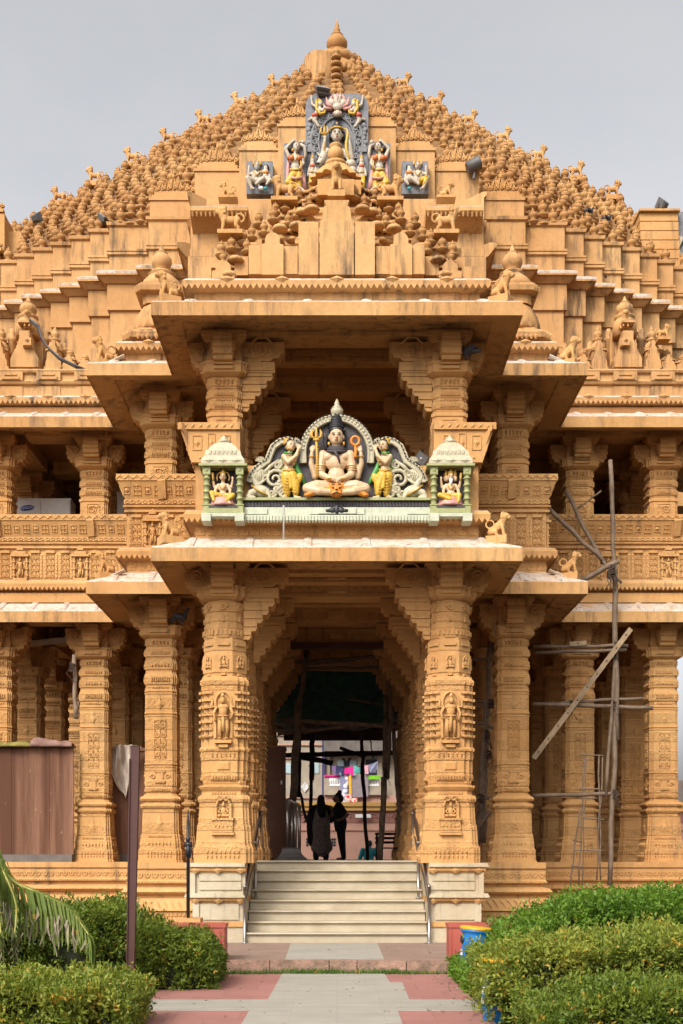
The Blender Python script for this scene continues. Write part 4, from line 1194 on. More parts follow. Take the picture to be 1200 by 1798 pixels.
for s in (0, 1):
    mx = (lambda a, b: (a, b)) if s == 0 else (lambda a, b: (1183 - b, 1183 - a))
    blockp(*mx(524.5, 559.5), 389, 482, d0 + .03, 1.0)
    blockp(*mx(459, 498), 430, 482, d0 + .04, .8, 'wall', 22, 407)
    blockp(*mx(437, 458.5), 430, 481, d0 + .10, .8); blockp(*mx(498.5, 523), 432, 481, d0 + .12, .8)
    blockp(*mx(372, 412), 476, 488, d0 + .02, .5, 'wall', 16, 457)
    blockp(*mx(345, 371), 468, 489, d0 + .10, .8); blockp(*mx(356, 440), 452, 470, d0 + .5, .8); blockp(*mx(372, 440), 436, 453, d0 + .7, .8); blockp(*mx(395, 460), 420, 437, d0 + .9, .8); blockp(*mx(418, 500), 404, 421, d0 + 1.05, .8); blockp(*mx(450, 530), 386, 405, d0 + 1.2, .6)
    blockp(*mx(412, 436), 450, 483, d0 + .34, .6)
big = MB(); big.smooth = True
def addpot(px, py, d, sc_=1., mb=None):
    mb = mb or big; mb.T = Matrix.Translation(W(px, py, d)) @ Matrix.Scale(sc_, 4); mb.lathe(potp, seg=11); mb.T = None
def pot_on(px, py, d, q=1.):
    o = obj('pot', pot_me, proof); o.location = W(px, py, d); q *= .68; o.scale = (q, q, q)
for s in (-1, 1):
    for (dx, py, d, q) in ((-203, 446, 18.9, .95), (-200, 460, 18.85, .8), (-185, 436, 19.1, .95), (-165, 424, 19.2, .95), (-150, 416, 19.25, .9), (-158, 440, 19.0, .9), (-137, 393, 19.5, .95), (-128, 408, 19.3, .9), (-112, 385, 19.7, .95), (-108, 372, 19.8, .8), (-91, 366, 19.9, .95), (-78, 356, 20.0, .95), (-96, 352, 20.0, .8),
                           (-66, 347, 20.1, .85), (-30, 346, 19.8, 1.0), (-48, 358, 19.7, .8), (-86, 392, 19.3, .8), (-74, 380, 19.5, .7)):
        pot_on(592 + s * dx * 1.0, py, d, q)
    for (dx, py, d) in ((-190, 482, 18.72), (-178, 455, 18.95), (-147, 433, 19.1), (-60, 372, 19.5), (-44, 366, 19.4), (-100, 400, 19.2), (-70, 395, 19.2)):
        big.lathe([(.02, -.05), (.12, -.05), (.135, -.02), (.10, .02), (.05, .04), (.02, .05)], W(592 + s * dx, py, d), 10)
rc = random.Random(17)
for s in (-1, 1):
    for k in range(NPT):
        sc_ = 1 - .80 * k / NPT; zz = z0p + (z1p - z0p) * (k + .95) / NPT
        for (fx, fy) in ((.46, -.98), (.60, -.90), (.74, -.80), (.84, -.70), (.93, -.55), (.99, -.40)):
            for dx in (0, -.16 * sc_):
                if rc.random() < .12: continue
                r = .085 * rc.uniform(.85, 1.15)
                big.lathe([(.02, -.04), (r, -.04), (r * 1.15, -.01), (r * .8, .02), (r * .4, .035), (.01, .04)], (s * (PW * sc_ * fx + dx), 20.55 + 1.75 * sc_ * fy + .02, zz), 8)
q = obj('cushion_tiers', big.mesh('porch cushions', M['wall']), proof); q['kind'] = 'stuff'
# ribbed canopy and crowning pot
m = MB(); c = W(590, 330, 20.2)
m.smooth = False
R1 = []
for (r, z, w) in ((.15, .36, .0), (.20, .33, .05), (.29, .24, .07), (.41, .11, .08), (.44, .07, .08), (.39, .06, .08)):
    R1.append([(c.x + r * (1 + w * math.cos(16 * 2 * PI * i / 64)) * math.cos(2 * PI * i / 64), c.y + r * (1 + w * math.cos(16 * 2 * PI * i / 64)) * math.sin(2 * PI * i / 64), c.z + z) for i in range(64)])
m.loft(R1)
m.smooth = True
m.lathe([(.36, -.30), (.36, -.16), (.30, -.12), (.30, .0), (.34, .06)], c, 20); m.lathe([(.14, .34), (.18, .37), (.18, .41), (.10, .44), (.09, .46)], c, 18)
m.lathe([(.07, .45), (.11, .48), (.135, .54), (.13, .60), (.10, .65), (.085, .665), (.115, .69), (.11, .71), (.04, .72)], c, 18)
m.smooth = False; m.box(c.x - .30, c.x + .30, c.y - .55, c.y + .1, c.z - .42, c.z - .16); m.box(c.x + .10, c.x + .42, c.y - .35, c.y + .1, c.z - .30, c.z - .06)
part('canopy', m, M['ochre'])

# domed turrets on the wing roofs
for sx in (-1, 1):
    m = MB(); cx, cy = sx * 3.16, 21.55
    Z = lambda z: z
    m.plan([(10.4, .50), (10.62, .50)], RED, (cx, cy)); m.plan([(10.62, .62), (10.70, .64), (10.76, .60), (10.80, .46), (10.86, .44)], RED, (cx, cy))
    n = 9
    for (u, nn) in FACES4:
        for k in range(n):
            o = Vector((cx + nn[0] * .63 + u[0] * (-.36 + .72 * (k + .5) / n), cy + nn[1] * .63 + u[1] * (-.36 + .72 * (k + .5) / n), 10.63)); m.pyr(o, u, (0, 0, 1), nn, .04, .06, .02)
    m.smooth = True
    m.lathe([(.46, 10.86), (.50, 10.90), (.50, 11.02), (.46, 11.16), (.36, 11.32), (.30, 11.36)], (cx, cy, 0), 18)
    m.smooth = False
    m.plan([(11.36, .30), (11.52, .30), (11.54, .42), (11.62, .44), (11.64, .40), (11.68, .40)], RED, (cx, cy))
    m.smooth = True
    m.lathe([(.34, 11.68), (.37, 11.72), (.33, 11.84), (.22, 11.95), (.18, 11.96), (.24, 11.99), (.20, 12.03), (.12, 12.05), (.10, 12.08), (.15, 12.12), (.185, 12.2), (.18, 12.28), (.12, 12.35), (.09, 12.37), (.11, 12.39), (.05, 12.43), (.01, 12.54)], (cx, cy, 0), 16)
    for k in range(18):
        a = 2 * PI * k / 18; nn = Vector((math.cos(a), math.sin(a), 0)); m.pyr(nn * .50 + Vector((cx, cy, 10.93)), (-nn.y, nn.x, 0), (0, 0, 1), nn, .06, .07, .02)
    part('turret', m, M['wall'])

# little shrine-spires along the hall roof
def spire_group(sx, cpx):
    d = 23.7
    def turret(m, px, pytop, w, gab=True):
        """stepped gable front, bell dome and pot"""
        base = 655; h = base - pytop; yd = base - h * .52; k = d / F
        if gab:
            P = []
            for t, u in ((0, 1.25), (.12, 1.25), (.12, 1.05), (.30, 1.0), (.42, .8), (.55, .72), (.55, .5), (.78, .42), (.80, .26), (1., .22)):
                P.append((px - w * u, base - h * .62 * t))
            P += [(2 * px - a, b) for (a, b) in reversed(P)]
            m.prism([(X_(a, d), Z_(b, d)) for (a, b) in P], 'y', d - .16, d + .05)
        p = W(px, base, d + .16); r = w * k; hh = h * k
        m.smooth = False; m.plan([(p.z, r * 1.0), (p.z + hh * .42, r * .95), (p.z + hh * .42, r * 1.1), (p.z + hh * .46, r * 1.1)], RED, (p.x, p.y)); m.smooth = True
        m.lathe([(r * 1.05, hh * .46), (r * 1.0, hh * .52), (r * .82, hh * .60), (r * .5, hh * .65), (r * .42, hh * .66), (r * .74, hh * .68), (r * .74, hh * .70), (r * .34, hh * .73), (r * .34, hh * .74), (r * .58, hh * .79), (r * .56, hh * .85), (r * .3, hh * .89), (r * .38, hh * .905), (r * .1, hh * .96), (r * .03, hh)], (p.x, p.y, p.z), 14)
        m.smooth = False
    def mid(m, px, pytop, w):
        p = W(px, 655, d + .3); k = d / F
        m.smooth = True; h = (655 - pytop) * k; r = w * k
        m.lathe([(r, 0), (r, h * .7), (r * 1.25, h * .72), (r * 1.25, h * .78), (r * .8, h * .82), (r * .9, h * .9), (r * .5, h)], (p.x, p.y, p.z), 12); m.smooth = False
    m = MB()
    m.box(X_(cpx - 22, d), X_(cpx + 22, d), d + .2, d + 1.2, Z_(655, d), Z_(574, d)); m.box(X_(cpx - 36, d), X_(cpx + 36, d), d + .25, d + 1.2, Z_(655, d), Z_(604, d)); m.box(X_(cpx - 66, d), X_(cpx + 66, d), d + .3, d + 1.2, Z_(655, d), Z_(630, d))
    P = [(cpx - 24, 655), (cpx - 24, 640), (cpx - 20, 632), (cpx - 16, 626), (cpx - 11, 612), (cpx - 9, 606), (cpx - 9, 592)]; P += [(2 * cpx - a, b) for (a, b) in reversed(P)]
    m.prism([(X_(a, d), Z_(b, d)) for (a, b) in P], 'y', d - .30, d + .2)
    m.box(X_(cpx - 11, d), X_(cpx + 11, d), d - .34, d + .2, Z_(579, d), Z_(575.5, d))
    for (dx, yt, w) in ((-47, 572, 13), (47, 572, 13), (-74, 612, 12), (74, 612, 12), (-100, 622, 11), (100, 622, 11)): turret(m, cpx + dx, yt, w)
    for (dx, yt, w) in ((-28, 577, 6.5), (29, 577, 7), (-61, 600, 6), (62, 602, 6), (-62, 640, 6), (61, 640, 6), (-33, 640, 6), (33, 640, 6), (-88, 636, 5), (88, 636, 5)): mid(m, cpx + dx, yt, w)
    m.smooth = True
    p = W(cpx, 577, d + .1)
    m.lathe([(.24, -.2), (.24, .06), (.19, .15), (.15, .17), (.205, .20), (.20, .23), (.12, .26), (.11, .265), (.155, .31), (.175, .37), (.155, .44), (.09, .49), (.11, .505), (.05, .54), (.012, .64)], p, 16)
    m.smooth = False
    # carved lion masks under the pot
    for yy in (590, 600): pass
    q = W(cpx, 603, d - .32); m.blk(q, (1, 0, 0), (0, 0, 1), (0, -1, 0), .10, .09, .10, .8); m.pyr(q + Vector((0, -.10, .02)), (1, 0, 0), (0, 0, 1), (0, -1, 0), .05, .05, .05)
    part('roof_spire', m, M['wall'])
    for (px, py, f) in ((cpx, 578, 0),):
        t = W(px, py, d - .22)
        o = lion(px, py, d - .2, .34, 'sit', -1, 'stone lion facing forward on the small roof spire ' + ('beside the cable' if sx < 0 else 'below the two pigeons'), 'lions on the roof spires', None, PI / 2)


def late_spires():
    spire_group(-1, 50); spire_group(1, 1097)
    for px, f in ((1172, 1), (1190, 1)): pass
    lion(1164, 596, 23.6, .30, 'stand', 1, 'small stone lion beside the right roof spire, near the picture edge', 'lions on the roof spires', (.12, .05))
# ------------------------------------------------------------------ painted sculpture
class PX:
    """photo-pixel frame standing at depth d: x right, y down (photo), dep towards the back, all in pixels"""
    def __init__(s, d, cx=592., mirror=False): s.d = d; s.k = d / F; s.cx = cx; s.m = mirror
    def p(s, x, y, dep=0.):
        if s.m: x = 2 * s.cx - x
        return Vector(((x - CX) * s.k, s.d + dep * s.k, CAMZ + (YH - y) * s.k))
    def chain(s, m, pts, rad, seg=9): m.chain([s.p(*q) for q in pts], [r * s.k for r in rad], seg)
    def tube(s, m, pts, rad, seg=7, flat=1.): m.tube([s.p(*q) for q in pts], [r * s.k for r in rad] if isinstance(rad, (list, tuple)) else rad * s.k, seg, True, flat)
    def ell(s, m, c, r, seg=12, rings=9, rot=0.):
        R = Matrix.Rotation(-rot if s.m else rot, 3, 'Y') if rot else None
        m.ell(s.p(*c), tuple(x * s.k for x in r), seg, rings, R)
    def prism(s, m, pts, d0, d1): m.prism([(s.p(x, y).x, s.p(x, y).z) for (x, y) in pts], 'y', s.d + d0 * s.k, s.d + d1 * s.k)
    def hand(s, m, c, dirn, r=3., spread=(1, 0), dep=-1.):
        """little hand: palm, four fingers of different length, thumb at the side; dirn = 2D pointing direction (photo px)"""
        dx, dy = dirn; px, py = -dy, dx
        s.ell(m, c, (r, r * .6, r * 1.1))
        for i, L in enumerate((1.5, 1.9, 2.0, 1.6)):
            o = (i - 1.5) * .55 * r
            a = (c[0] + px * o + dx * r * .6, c[1] + py * o + dy * r * .6, c[2]); b = (a[0] + dx * r * L * .8, a[1] + dy * r * L * .8, c[2] + dep * .6)
            s.chain(m, [a, b], [r * .27, r * .22], 6)
        s.chain(m, [(c[0] - px * r * .8, c[1] - py * r * .8, c[2]), (c[0] - px * r * 1.3 + dx * r * .9, c[1] - py * r * 1.3 + dy * r * .9, c[2] + dep)], [r * .32, r * .25], 6)


def face_parts(px, skin, c, r, look=0.):
    """features on a head baked into the skin: nose, brow, lips, ears (c = centre, r = (rx, ry, rz) in px)"""
    x, y, d = c; rx, ry, rz = r
    px.ell(skin, c, r); px.ell(skin, (x + look * 1.2, y + rz * .45, d - ry * .25), (rx * .72, ry * .7, rz * .5))
    px.chain(skin, [(x + look * 2, y - rz * .12, d - ry * .92), (x + look * 3, y + rz * .22, d - ry * 1.12)], [rx * .11, rx * .19], 7)
    for s in (-1, 1):
        px.ell(skin, (x + s * rx * 1.0, y + rz * .02, d + ry * .1), (rx * .14, ry * .25, rz * .26))
        px.ell(skin, (x + s * rx * .42 + look * 2, y - rz * .20, d - ry * .80), (rx * .30, ry * .12, rz * .07))


def eyes(px, c, r, parent, look=0., lips=True):
    x, y, d = c; rx, ry, rz = r
    m = MB(); m.smooth = True
    for s in (-1, 1):
        px.ell(m, (x + s * rx * .40 + look * 2, y - rz * .06, d - ry * .93), (rx * .20, ry * .08, rz * .055), 8, 5); px.tube(m, [(x + s * rx * .62 + look * 2, y - rz * .22, d - ry * .80), (x + s * rx * .40 + look * 2, y - rz * .29, d - ry * .92), (x + s * rx * .16 + look * 2, y - rz * .22, d - ry * 1.0)], rx * .05, 5)
    m.build('eyes', M['black'], parent)
    if lips:
        m = MB(); m.smooth = True; px.ell(m, (x + look * 2.4, y + rz * .50, d - ry * .95), (rx * .26, ry * .1, rz * .07), 8, 5); m.build('lips', M['red'], parent)


def child(name, me, parent): return obj(name, me, parent)


def arc(cx, cy, rx, ry, a0, a1, n): return [(cx + rx * math.cos(math.radians(a0 + (a1 - a0) * k / n)), cy - ry * math.sin(math.radians(a0 + (a1 - a0) * k / n))) for k in range(n + 1)]


# ---- the big painted shrine on the porch parapet
P = PX(18.45)
shrine = empty('painted_shrine'); tag(shrine, 'large painted shrine on the porch parapet with four-armed seated blue-throated deity under a cream arch', 'shrine')
# ledges
m = MB()
def bx(px, x0, x1, y0, y1, d0, d1): 
    a, b = px.p(x0, y0, d0), px.p(x1, y1, d1); m.box(a.x, b.x, a.y, b.y, a.z, b.z)
bx(P, 428, 756, 893, 909, -8, 25); bx(P, 424, 760, 908, 915, -14, 25)
n = 60
for k in range(n):
    xx = 424 + 336 * (k + .5) / n; q = P.p(xx, 914, -14); m.blk(q, (1, 0, 0), (0, 0, 1), (0, -1, 0), .022, .04, .02, .9); m.pyr(q + Vector((0, 0, -.03)), (1, 0, 0), (0, 0, 1), (0, -1, 0), .024, .045, .02)
for a, b in ((428, 470), (545, 640), (560, 625), (715, 756)): bx(P, a, b, 895, 906, -12 if b - a != 65 else -15, 0)
m.build('ledge', M['mint'], shrine)
m = MB(); bx(P, 430, 755, 880.5, 893, -3, 25)
for k in range(56): m.blk(P.p(433 + 321 * k / 56, 887, -3), (1, 0, .35), (-.3, 0, 1), (0, -1, 0), .016, .045, .018, .7)
m.build('dark_band', M['charcoal'], shrine)
m = MB(); bx(P, 428, 757, 876, 880.5, -9, 25); m.build('green_shelf', M['olive'], shrine)
m = MB(); m.smooth = True
for k, (x, w, h) in enumerate(((592, 5, 8), (584, 6, 5), (600, 6, 5), (577, 5, 3), (607, 5, 3))): P.ell(m, (x, 902 - h * .4, -15), (w, 2, h))
m.build('black_palmette', M['black'], shrine)
# dark back panel with the cream arch running along its edge
cA = arc(592, 795, 60, 62, 180, 0, 28)
half = [(531, 800), (527, 782), (519, 776), (506, 771), (492, 774), (480, 783), (474, 797), (470, 808), (460, 815), (449, 823), (442, 833), (437, 845)]
halfR = [(1184 - a, b) for (a, b) in half]
outer = list(reversed(half)) + [c for c in cA] + halfR
m = MB(); P.prism(m, [(437, 877)] + outer + [(747, 877)], 10, 22); m.build('back_panel', M['charcoal'], shrine)


def band(m, px, pts, w, d0, d1):
    """flat moulded strip following a 2D path"""
    R = []
    for i, q in enumerate(pts):
        a = pts[max(0, i - 1)]; b = pts[min(len(pts) - 1, i + 1)]; t = Vector((b[0] - a[0], b[1] - a[1])); t.normalize(); nn = Vector((-t.y, t.x))
        prof = [(-w, d1), (-w, d0 + 2), (-w * .75, d0), (-w * .5, d0), (-w * .42, d0 + 1.5), (w * .42, d0 + 1.5), (w * .5, d0), (w * .75, d0), (w, d0 + 2), (w, d1)]
        R.append([tuple(px.p(q[0] + nn.x * u, q[1] + nn.y * u, dd)) for (u, dd) in prof])
    m.loft(R)


m = MB()
band(m, P, [(533, 812)] + cA + [(651, 812)], 6.5, 0, 20)
band(m, P, list(reversed(half[1:])), 6., 1, 20); band(m, P, halfR[1:], 6., 1, 20)
for k in range(1, 28):
    a = math.radians(180 - 180 * k / 28); q = P.p(592 + 60 * math.cos(a), 795 - 62 * math.sin(a), 1); m.blk(q, (math.sin(a), 0, -math.cos(a)), (math.cos(a), 0, math.sin(a)), (0, -1, 0), .013, .022, .014, .8)
for sgn in (0, 1):
    for k, (cx, cy) in enumerate(((519, 776), (458, 809))):
        cx = cx if not sgn else 1184 - cx
        for j in range(7):
            a = math.radians(20 + 23 * j + 0); P.tube(m, [(cx, cy, 4), (cx + 9 * math.cos(a), cy - 9 * math.sin(a) + 2, 2), (cx + 10 * math.cos(a), cy - 10.5 * math.sin(a) + 2, 4)], [2.2, 2, 1], 5)
m.cur = 1
for k in range(30):
    a = math.radians(178 - 176 * k / 29); q = P.p(592 + 65.8 * math.cos(a), 795 - 67.8 * math.sin(a), 0); m.blk(q, (math.sin(a), 0, -math.cos(a)), (math.cos(a), 0, math.sin(a)), (0, -1, 0), .013, .009, .02, .8)
for L in (half[1:], halfR[1:]):
    for i in range(len(L) - 1):
        for t in (.25, .75):
            a, b = L[i], L[i + 1]; q = P.p(a[0] + (b[0] - a[0]) * t, a[1] + (b[1] - a[1]) * t - 4.5, 1); m.blk(q, (1, 0, 0), (0, 0, 1), (0, -1, 0), .012, .01, .02, .8)
m.build('arch_band', [M['cream'], M['black']], shrine)
m = MB(); m.smooth = True
q = P.p(592, 734, 10); k = P.k
m.lathe([(6 * k, 0), (8 * k, 2 * k), (5 * k, 4 * k), (9 * k, 9 * k), (11 * k, 14 * k), (11 * k, 18 * k), (7 * k, 20 * k), (9 * k, 22 * k), (6 * k, 24 * k), (4 * k, 27 * k), (5 * k, 29 * k), (1 * k, 37 * k)], q, 16)
m.build('finial', M['cream'], shrine)
# makara scrolls
for mir in (False, True):
    S = PX(18.45, 592, mir); m = MB(); m.smooth = True
    ux = Vector((-1, 0, 0)) if mir else Vector((1, 0, 0))
    for (x, y, r, st, sg) in ((483, 840, 17, .5, 1), (487, 858, 9, 2, -1), (497, 866, 7, 1, 1), (478, 866, 7, 0, -1), (468, 828, 8, 2.6, 1), (488, 815, 8, 1.2, -1), (497, 832, 6, 0, 1), (494, 848, 6, 3, -1), (460, 838, 6, 0, 1), (470, 870, 5, 0, 1)):
        spiral(m, S.p(x, y, 4), ux, (0, 0, 1), (0, -1, 0), r * S.k, 1.5, 3.0 * S.k * (1 if r > 8 else .8), st, sg, 16, 0)
    for (a, b, c) in (((455, 838, 6), (475, 818, 3), (490, 806, 4)), ((470, 876, 6), (498, 850, 2), (500, 822, 5)), ((442, 838, 8), (456, 822, 4), (463, 804, 6)), ((446, 842, 8), (455, 850, 2), (470, 838, 4))):
        S.tube(m, [a, b, c], [3.4, 3.6, 1.8], 7)
    for k in range(5): S.tube(m, [(447 + 3 * k, 850, 4), (443 + 3.5 * k, 836 - 2 * k, 2), (449 + 3 * k, 828 - 3 * k, 6)], [2.6, 2.4, 1], 6)
    child('makara_scroll', m.mesh('makara scroll', M['cream']), shrine)
    b = MB()
    S.ell(b, (459, 862, 4), (14, 9, 11)); S.chain(b, [(452, 862, 2), (441, 866, 0), (436, 874, -2)], [8, 6.5, 4.5]); S.chain(b, [(437, 874, -3), (448, 875, -4)], [3.5, 3])
    S.chain(b, [(452, 852, 4), (446, 842, 4), (443, 832, 6)], [7, 5, 3]); S.chain(b, [(468, 862, 4), (474, 874, 0)], [7, 4])
    for j in range(3): S.ell(b, (436 + 4 * j, 876, -6), (2, 2.4, 1.6))
    bo = child('makara_body', bake(b, 'makara body', M['cream'], .011, 2), shrine)
    g = MB(); g.smooth = True; S.tube(g, [(442, 853, -3), (452, 862, -7.5), (462, 867, -6.5), (470, 871, -3)], 1.7, 6); child('gold_band', g.mesh('gold band', M['gold']), bo)

# seated deity
b = MB()
face_parts(P, b, (591, 769, -4), (12.5, 11, 16))
P.chain(b, [(591, 780, -2), (591, 794, -1)], [7.5, 8])
P.ell(b, (591, 812, -2), (22, 11, 18)); P.ell(b, (577, 804, -4), (11, 9, 9)); P.ell(b, (605, 804, -4), (11, 9, 9)); P.ell(b, (591, 838, -2), (16, 11, 18))
for s in (-1, 1):
    f = lambda x, y, d: (591 + s * x, y, d)
    P.chain(b, [f(24, 800, -3), f(27, 818, -4), f(26, 836, -7)], [8.5, 7.5, 6.5]); P.chain(b, [f(26, 836, -7), f(14, 844, -15), f(5, 847, -18)], [6.5, 5, 4])     # front arms
    P.hand(b, f(3, 848, -19), (-s, .1), 3.6)
    P.chain(b, [f(24, 800, 3), f(34, 822, 3), f(37, 837, 2)], [7, 6.5, 6]); P.chain(b, [f(37, 837, 2), f(44, 815, -2), f(43, 799, -5)], [6, 5, 3.6])       # raised arms
    P.hand(b, f(42, 793, -6), (-s * .25, -1), 4)
    P.chain(b, [f(12, 858, -4), f(34, 857, -10), f(51, 860, -8)], [12, 11, 9]); P.chain(b, [f(51, 861, -10), f(30, 868, -18), f(6, 870, -17)], [8.5, 7, 5])  # crossed legs
    P.chain(b, [f(4, 869, -19), f(-10, 866, -20)], [4.2, 3])
P.ell(b, (591, 866, -6), (36, 11, 8))
deity = child('deity', bake(b, 'deity', M['skin_cream'], .0085, 2), shrine)
eyes(P, (591, 769, -5), (12.5, 11, 16), deity)
m = MB(); m.smooth = True
P.ell(m, (591, 756, 0), (13.5, 11, 9)); P.ell(m, (591, 747, 2), (11, 9, 8))
for k in range(7):
    y = 752 - k * 3.1; r = 12.5 - k * .9
    m.tube([P.p(591 + r * math.cos(a), y - 1.5 * math.sin(a * 1), 1 - r * .8 * math.sin(a)) for a in [2 * PI * j / 14 for j in range(15)]], 1.9 * P.k, 6, False)
P.ell(m, (591, 733, 0), (5.5, 5, 6)); P.ell(m, (586, 737, -3), (4, 4, 3))
for s in (-1, 1): P.tube(m, [(591 + s * 11, 758, 3), (591 + s * 15, 772, 5), (591 + s * 14, 786, 5)], [4, 3.2, 2], 7)
child('hair', m.mesh('hair', M['black']), deity)
m = MB(); m.smooth = True
for y, r in ((786, 11), (790, 14), (794.5, 16.5)):
    m.tube([P.p(591 + r * math.cos(a), y + 3 * math.sin(a), -3 - r * .75 * math.sin(a)) for a in [2 * PI * j / 20 for j in range(21)]], 3.1 * P.k, 8, False)
P.tube(m, [(588, 798, -16), (594, 806, -15), (597, 818, -14)], [3, 2.4, 1], 7); P.tube(m, [(574, 790, -2), (571, 778, -1), (572, 769, -3), (570, 763, -6)], [3, 3.2, 4.4, 2.2], 8); P.tube(m, [(604, 758, -3), (608, 752, -4)], [2.5, 1], 6)
child('serpent', m.mesh('serpent', M['charcoal']), deity)
m = MB(); m.smooth = True
for s in (-1, 1):
    for (x, y, d, r) in ((26, 819, -4, 8.3), (26.5, 823, -4.5, 8.2), (27, 827, -5, 8), (43, 803, -5, 4.8), (12, 845, -16, 5.4)):
        m.tube([P.p(591 + s * x + r * math.cos(a), y + r * .25 * math.sin(a), d - r * math.sin(a)) for a in [2 * PI * j / 12 for j in range(13)]], 1.0 * P.k, 5, False)
    P.ell(m, (591 + s * 13, 780, -3), (2.4, 2, 3.5))
child('bangles', m.mesh('bangles', M['gold']), deity)
m = MB(); m.smooth = True
P.tube(m, [(558, 842, -10), (557, 800, -10), (556, 776, -10)], [2.3, 2.3, 2], 8)
for k in range(12): P.ell(m, (557.6, 838 - k * 4.6, -10), (3.1, 3.1, 1.5), 8, 5)
P.ell(m, (556, 776, -10), (6, 4, 3))
for s in (-1, 0, 1): P.tube(m, [(556, 775, -10), (556 + s * 8, 770, -10), (556 + s * 8.5, 764, -10), (556 + s * 6.5, 757 - (3 if s == 0 else 0), -10)], [2, 2.6, 2.8, .5], 7)
child('trident', m.mesh('trident', M['gold']), shrine)
m = MB(); m.smooth = True
m.tube([P.p(624 + 7 * math.cos(a), 777 + 7.5 * math.sin(a), -8) for a in [2 * PI * j / 18 for j in range(19)]], 2.6 * P.k, 7, False)
P.tube(m, [(624, 786, -9), (625, 795, -9), (624, 801, -9), (625, 807, -9)], [2, 3, 2.5, 4], 7)
child('ring_emblem', m.mesh('ring emblem', M['orange']), shrine)
# tiger skin
b = MB()
P.ell(b, (591, 866, -16), (15, 10, 13)); P.ell(b, (591, 872, -25), (8, 6, 6)); P.ell(b, (591, 868, -29), (3.4, 3, 2.4))
for s in (-1, 1):
    P.ell(b, (591 + s * 11, 855, -14), (4, 3, 4)); P.ell(b, (591 + s * 6, 862, -23), (4.5, 3, 2.2)); P.ell(b, (591 + s * 5, 874, -27), (4.5, 3, 3.4))
    P.chain(b, [(591 + s * 14, 866, -12), (591 + s * 34, 866, -14), (591 + s * 48, 872, -14)], [8, 7, 5]); P.ell(b, (591 + s * 51, 874, -16), (6, 5, 3.4))
tig = child('tiger_skin', bake(b, 'tiger', M['orange'], .0085, 1), shrine)
m = MB(); m.smooth = True
for s in (-1, 1):
    P.ell(m, (591 + s * 5.5, 864.5, -26), (2, 1.2, 1.2), 8, 5); P.tube(m, [(591 + s * 2.5, 857, -25), (591 + s * 8, 858.5, -24)], .7, 5)
    for k in range(3): P.tube(m, [(591 + s * (26 + 7 * k), 860, -18), (591 + s * (27 + 7 * k), 866, -20), (591 + s * (25 + 7 * k), 872, -18)], .8, 4)
P.ell(m, (591, 869, -31.5), (2.2, 1.2, 1.4), 8, 5); P.tube(m, [(584, 876, -29), (591, 873.5, -31), (598, 876, -29)], .9, 5)
child('tiger_markings', m.mesh('tiger markings', M['black']), tig)

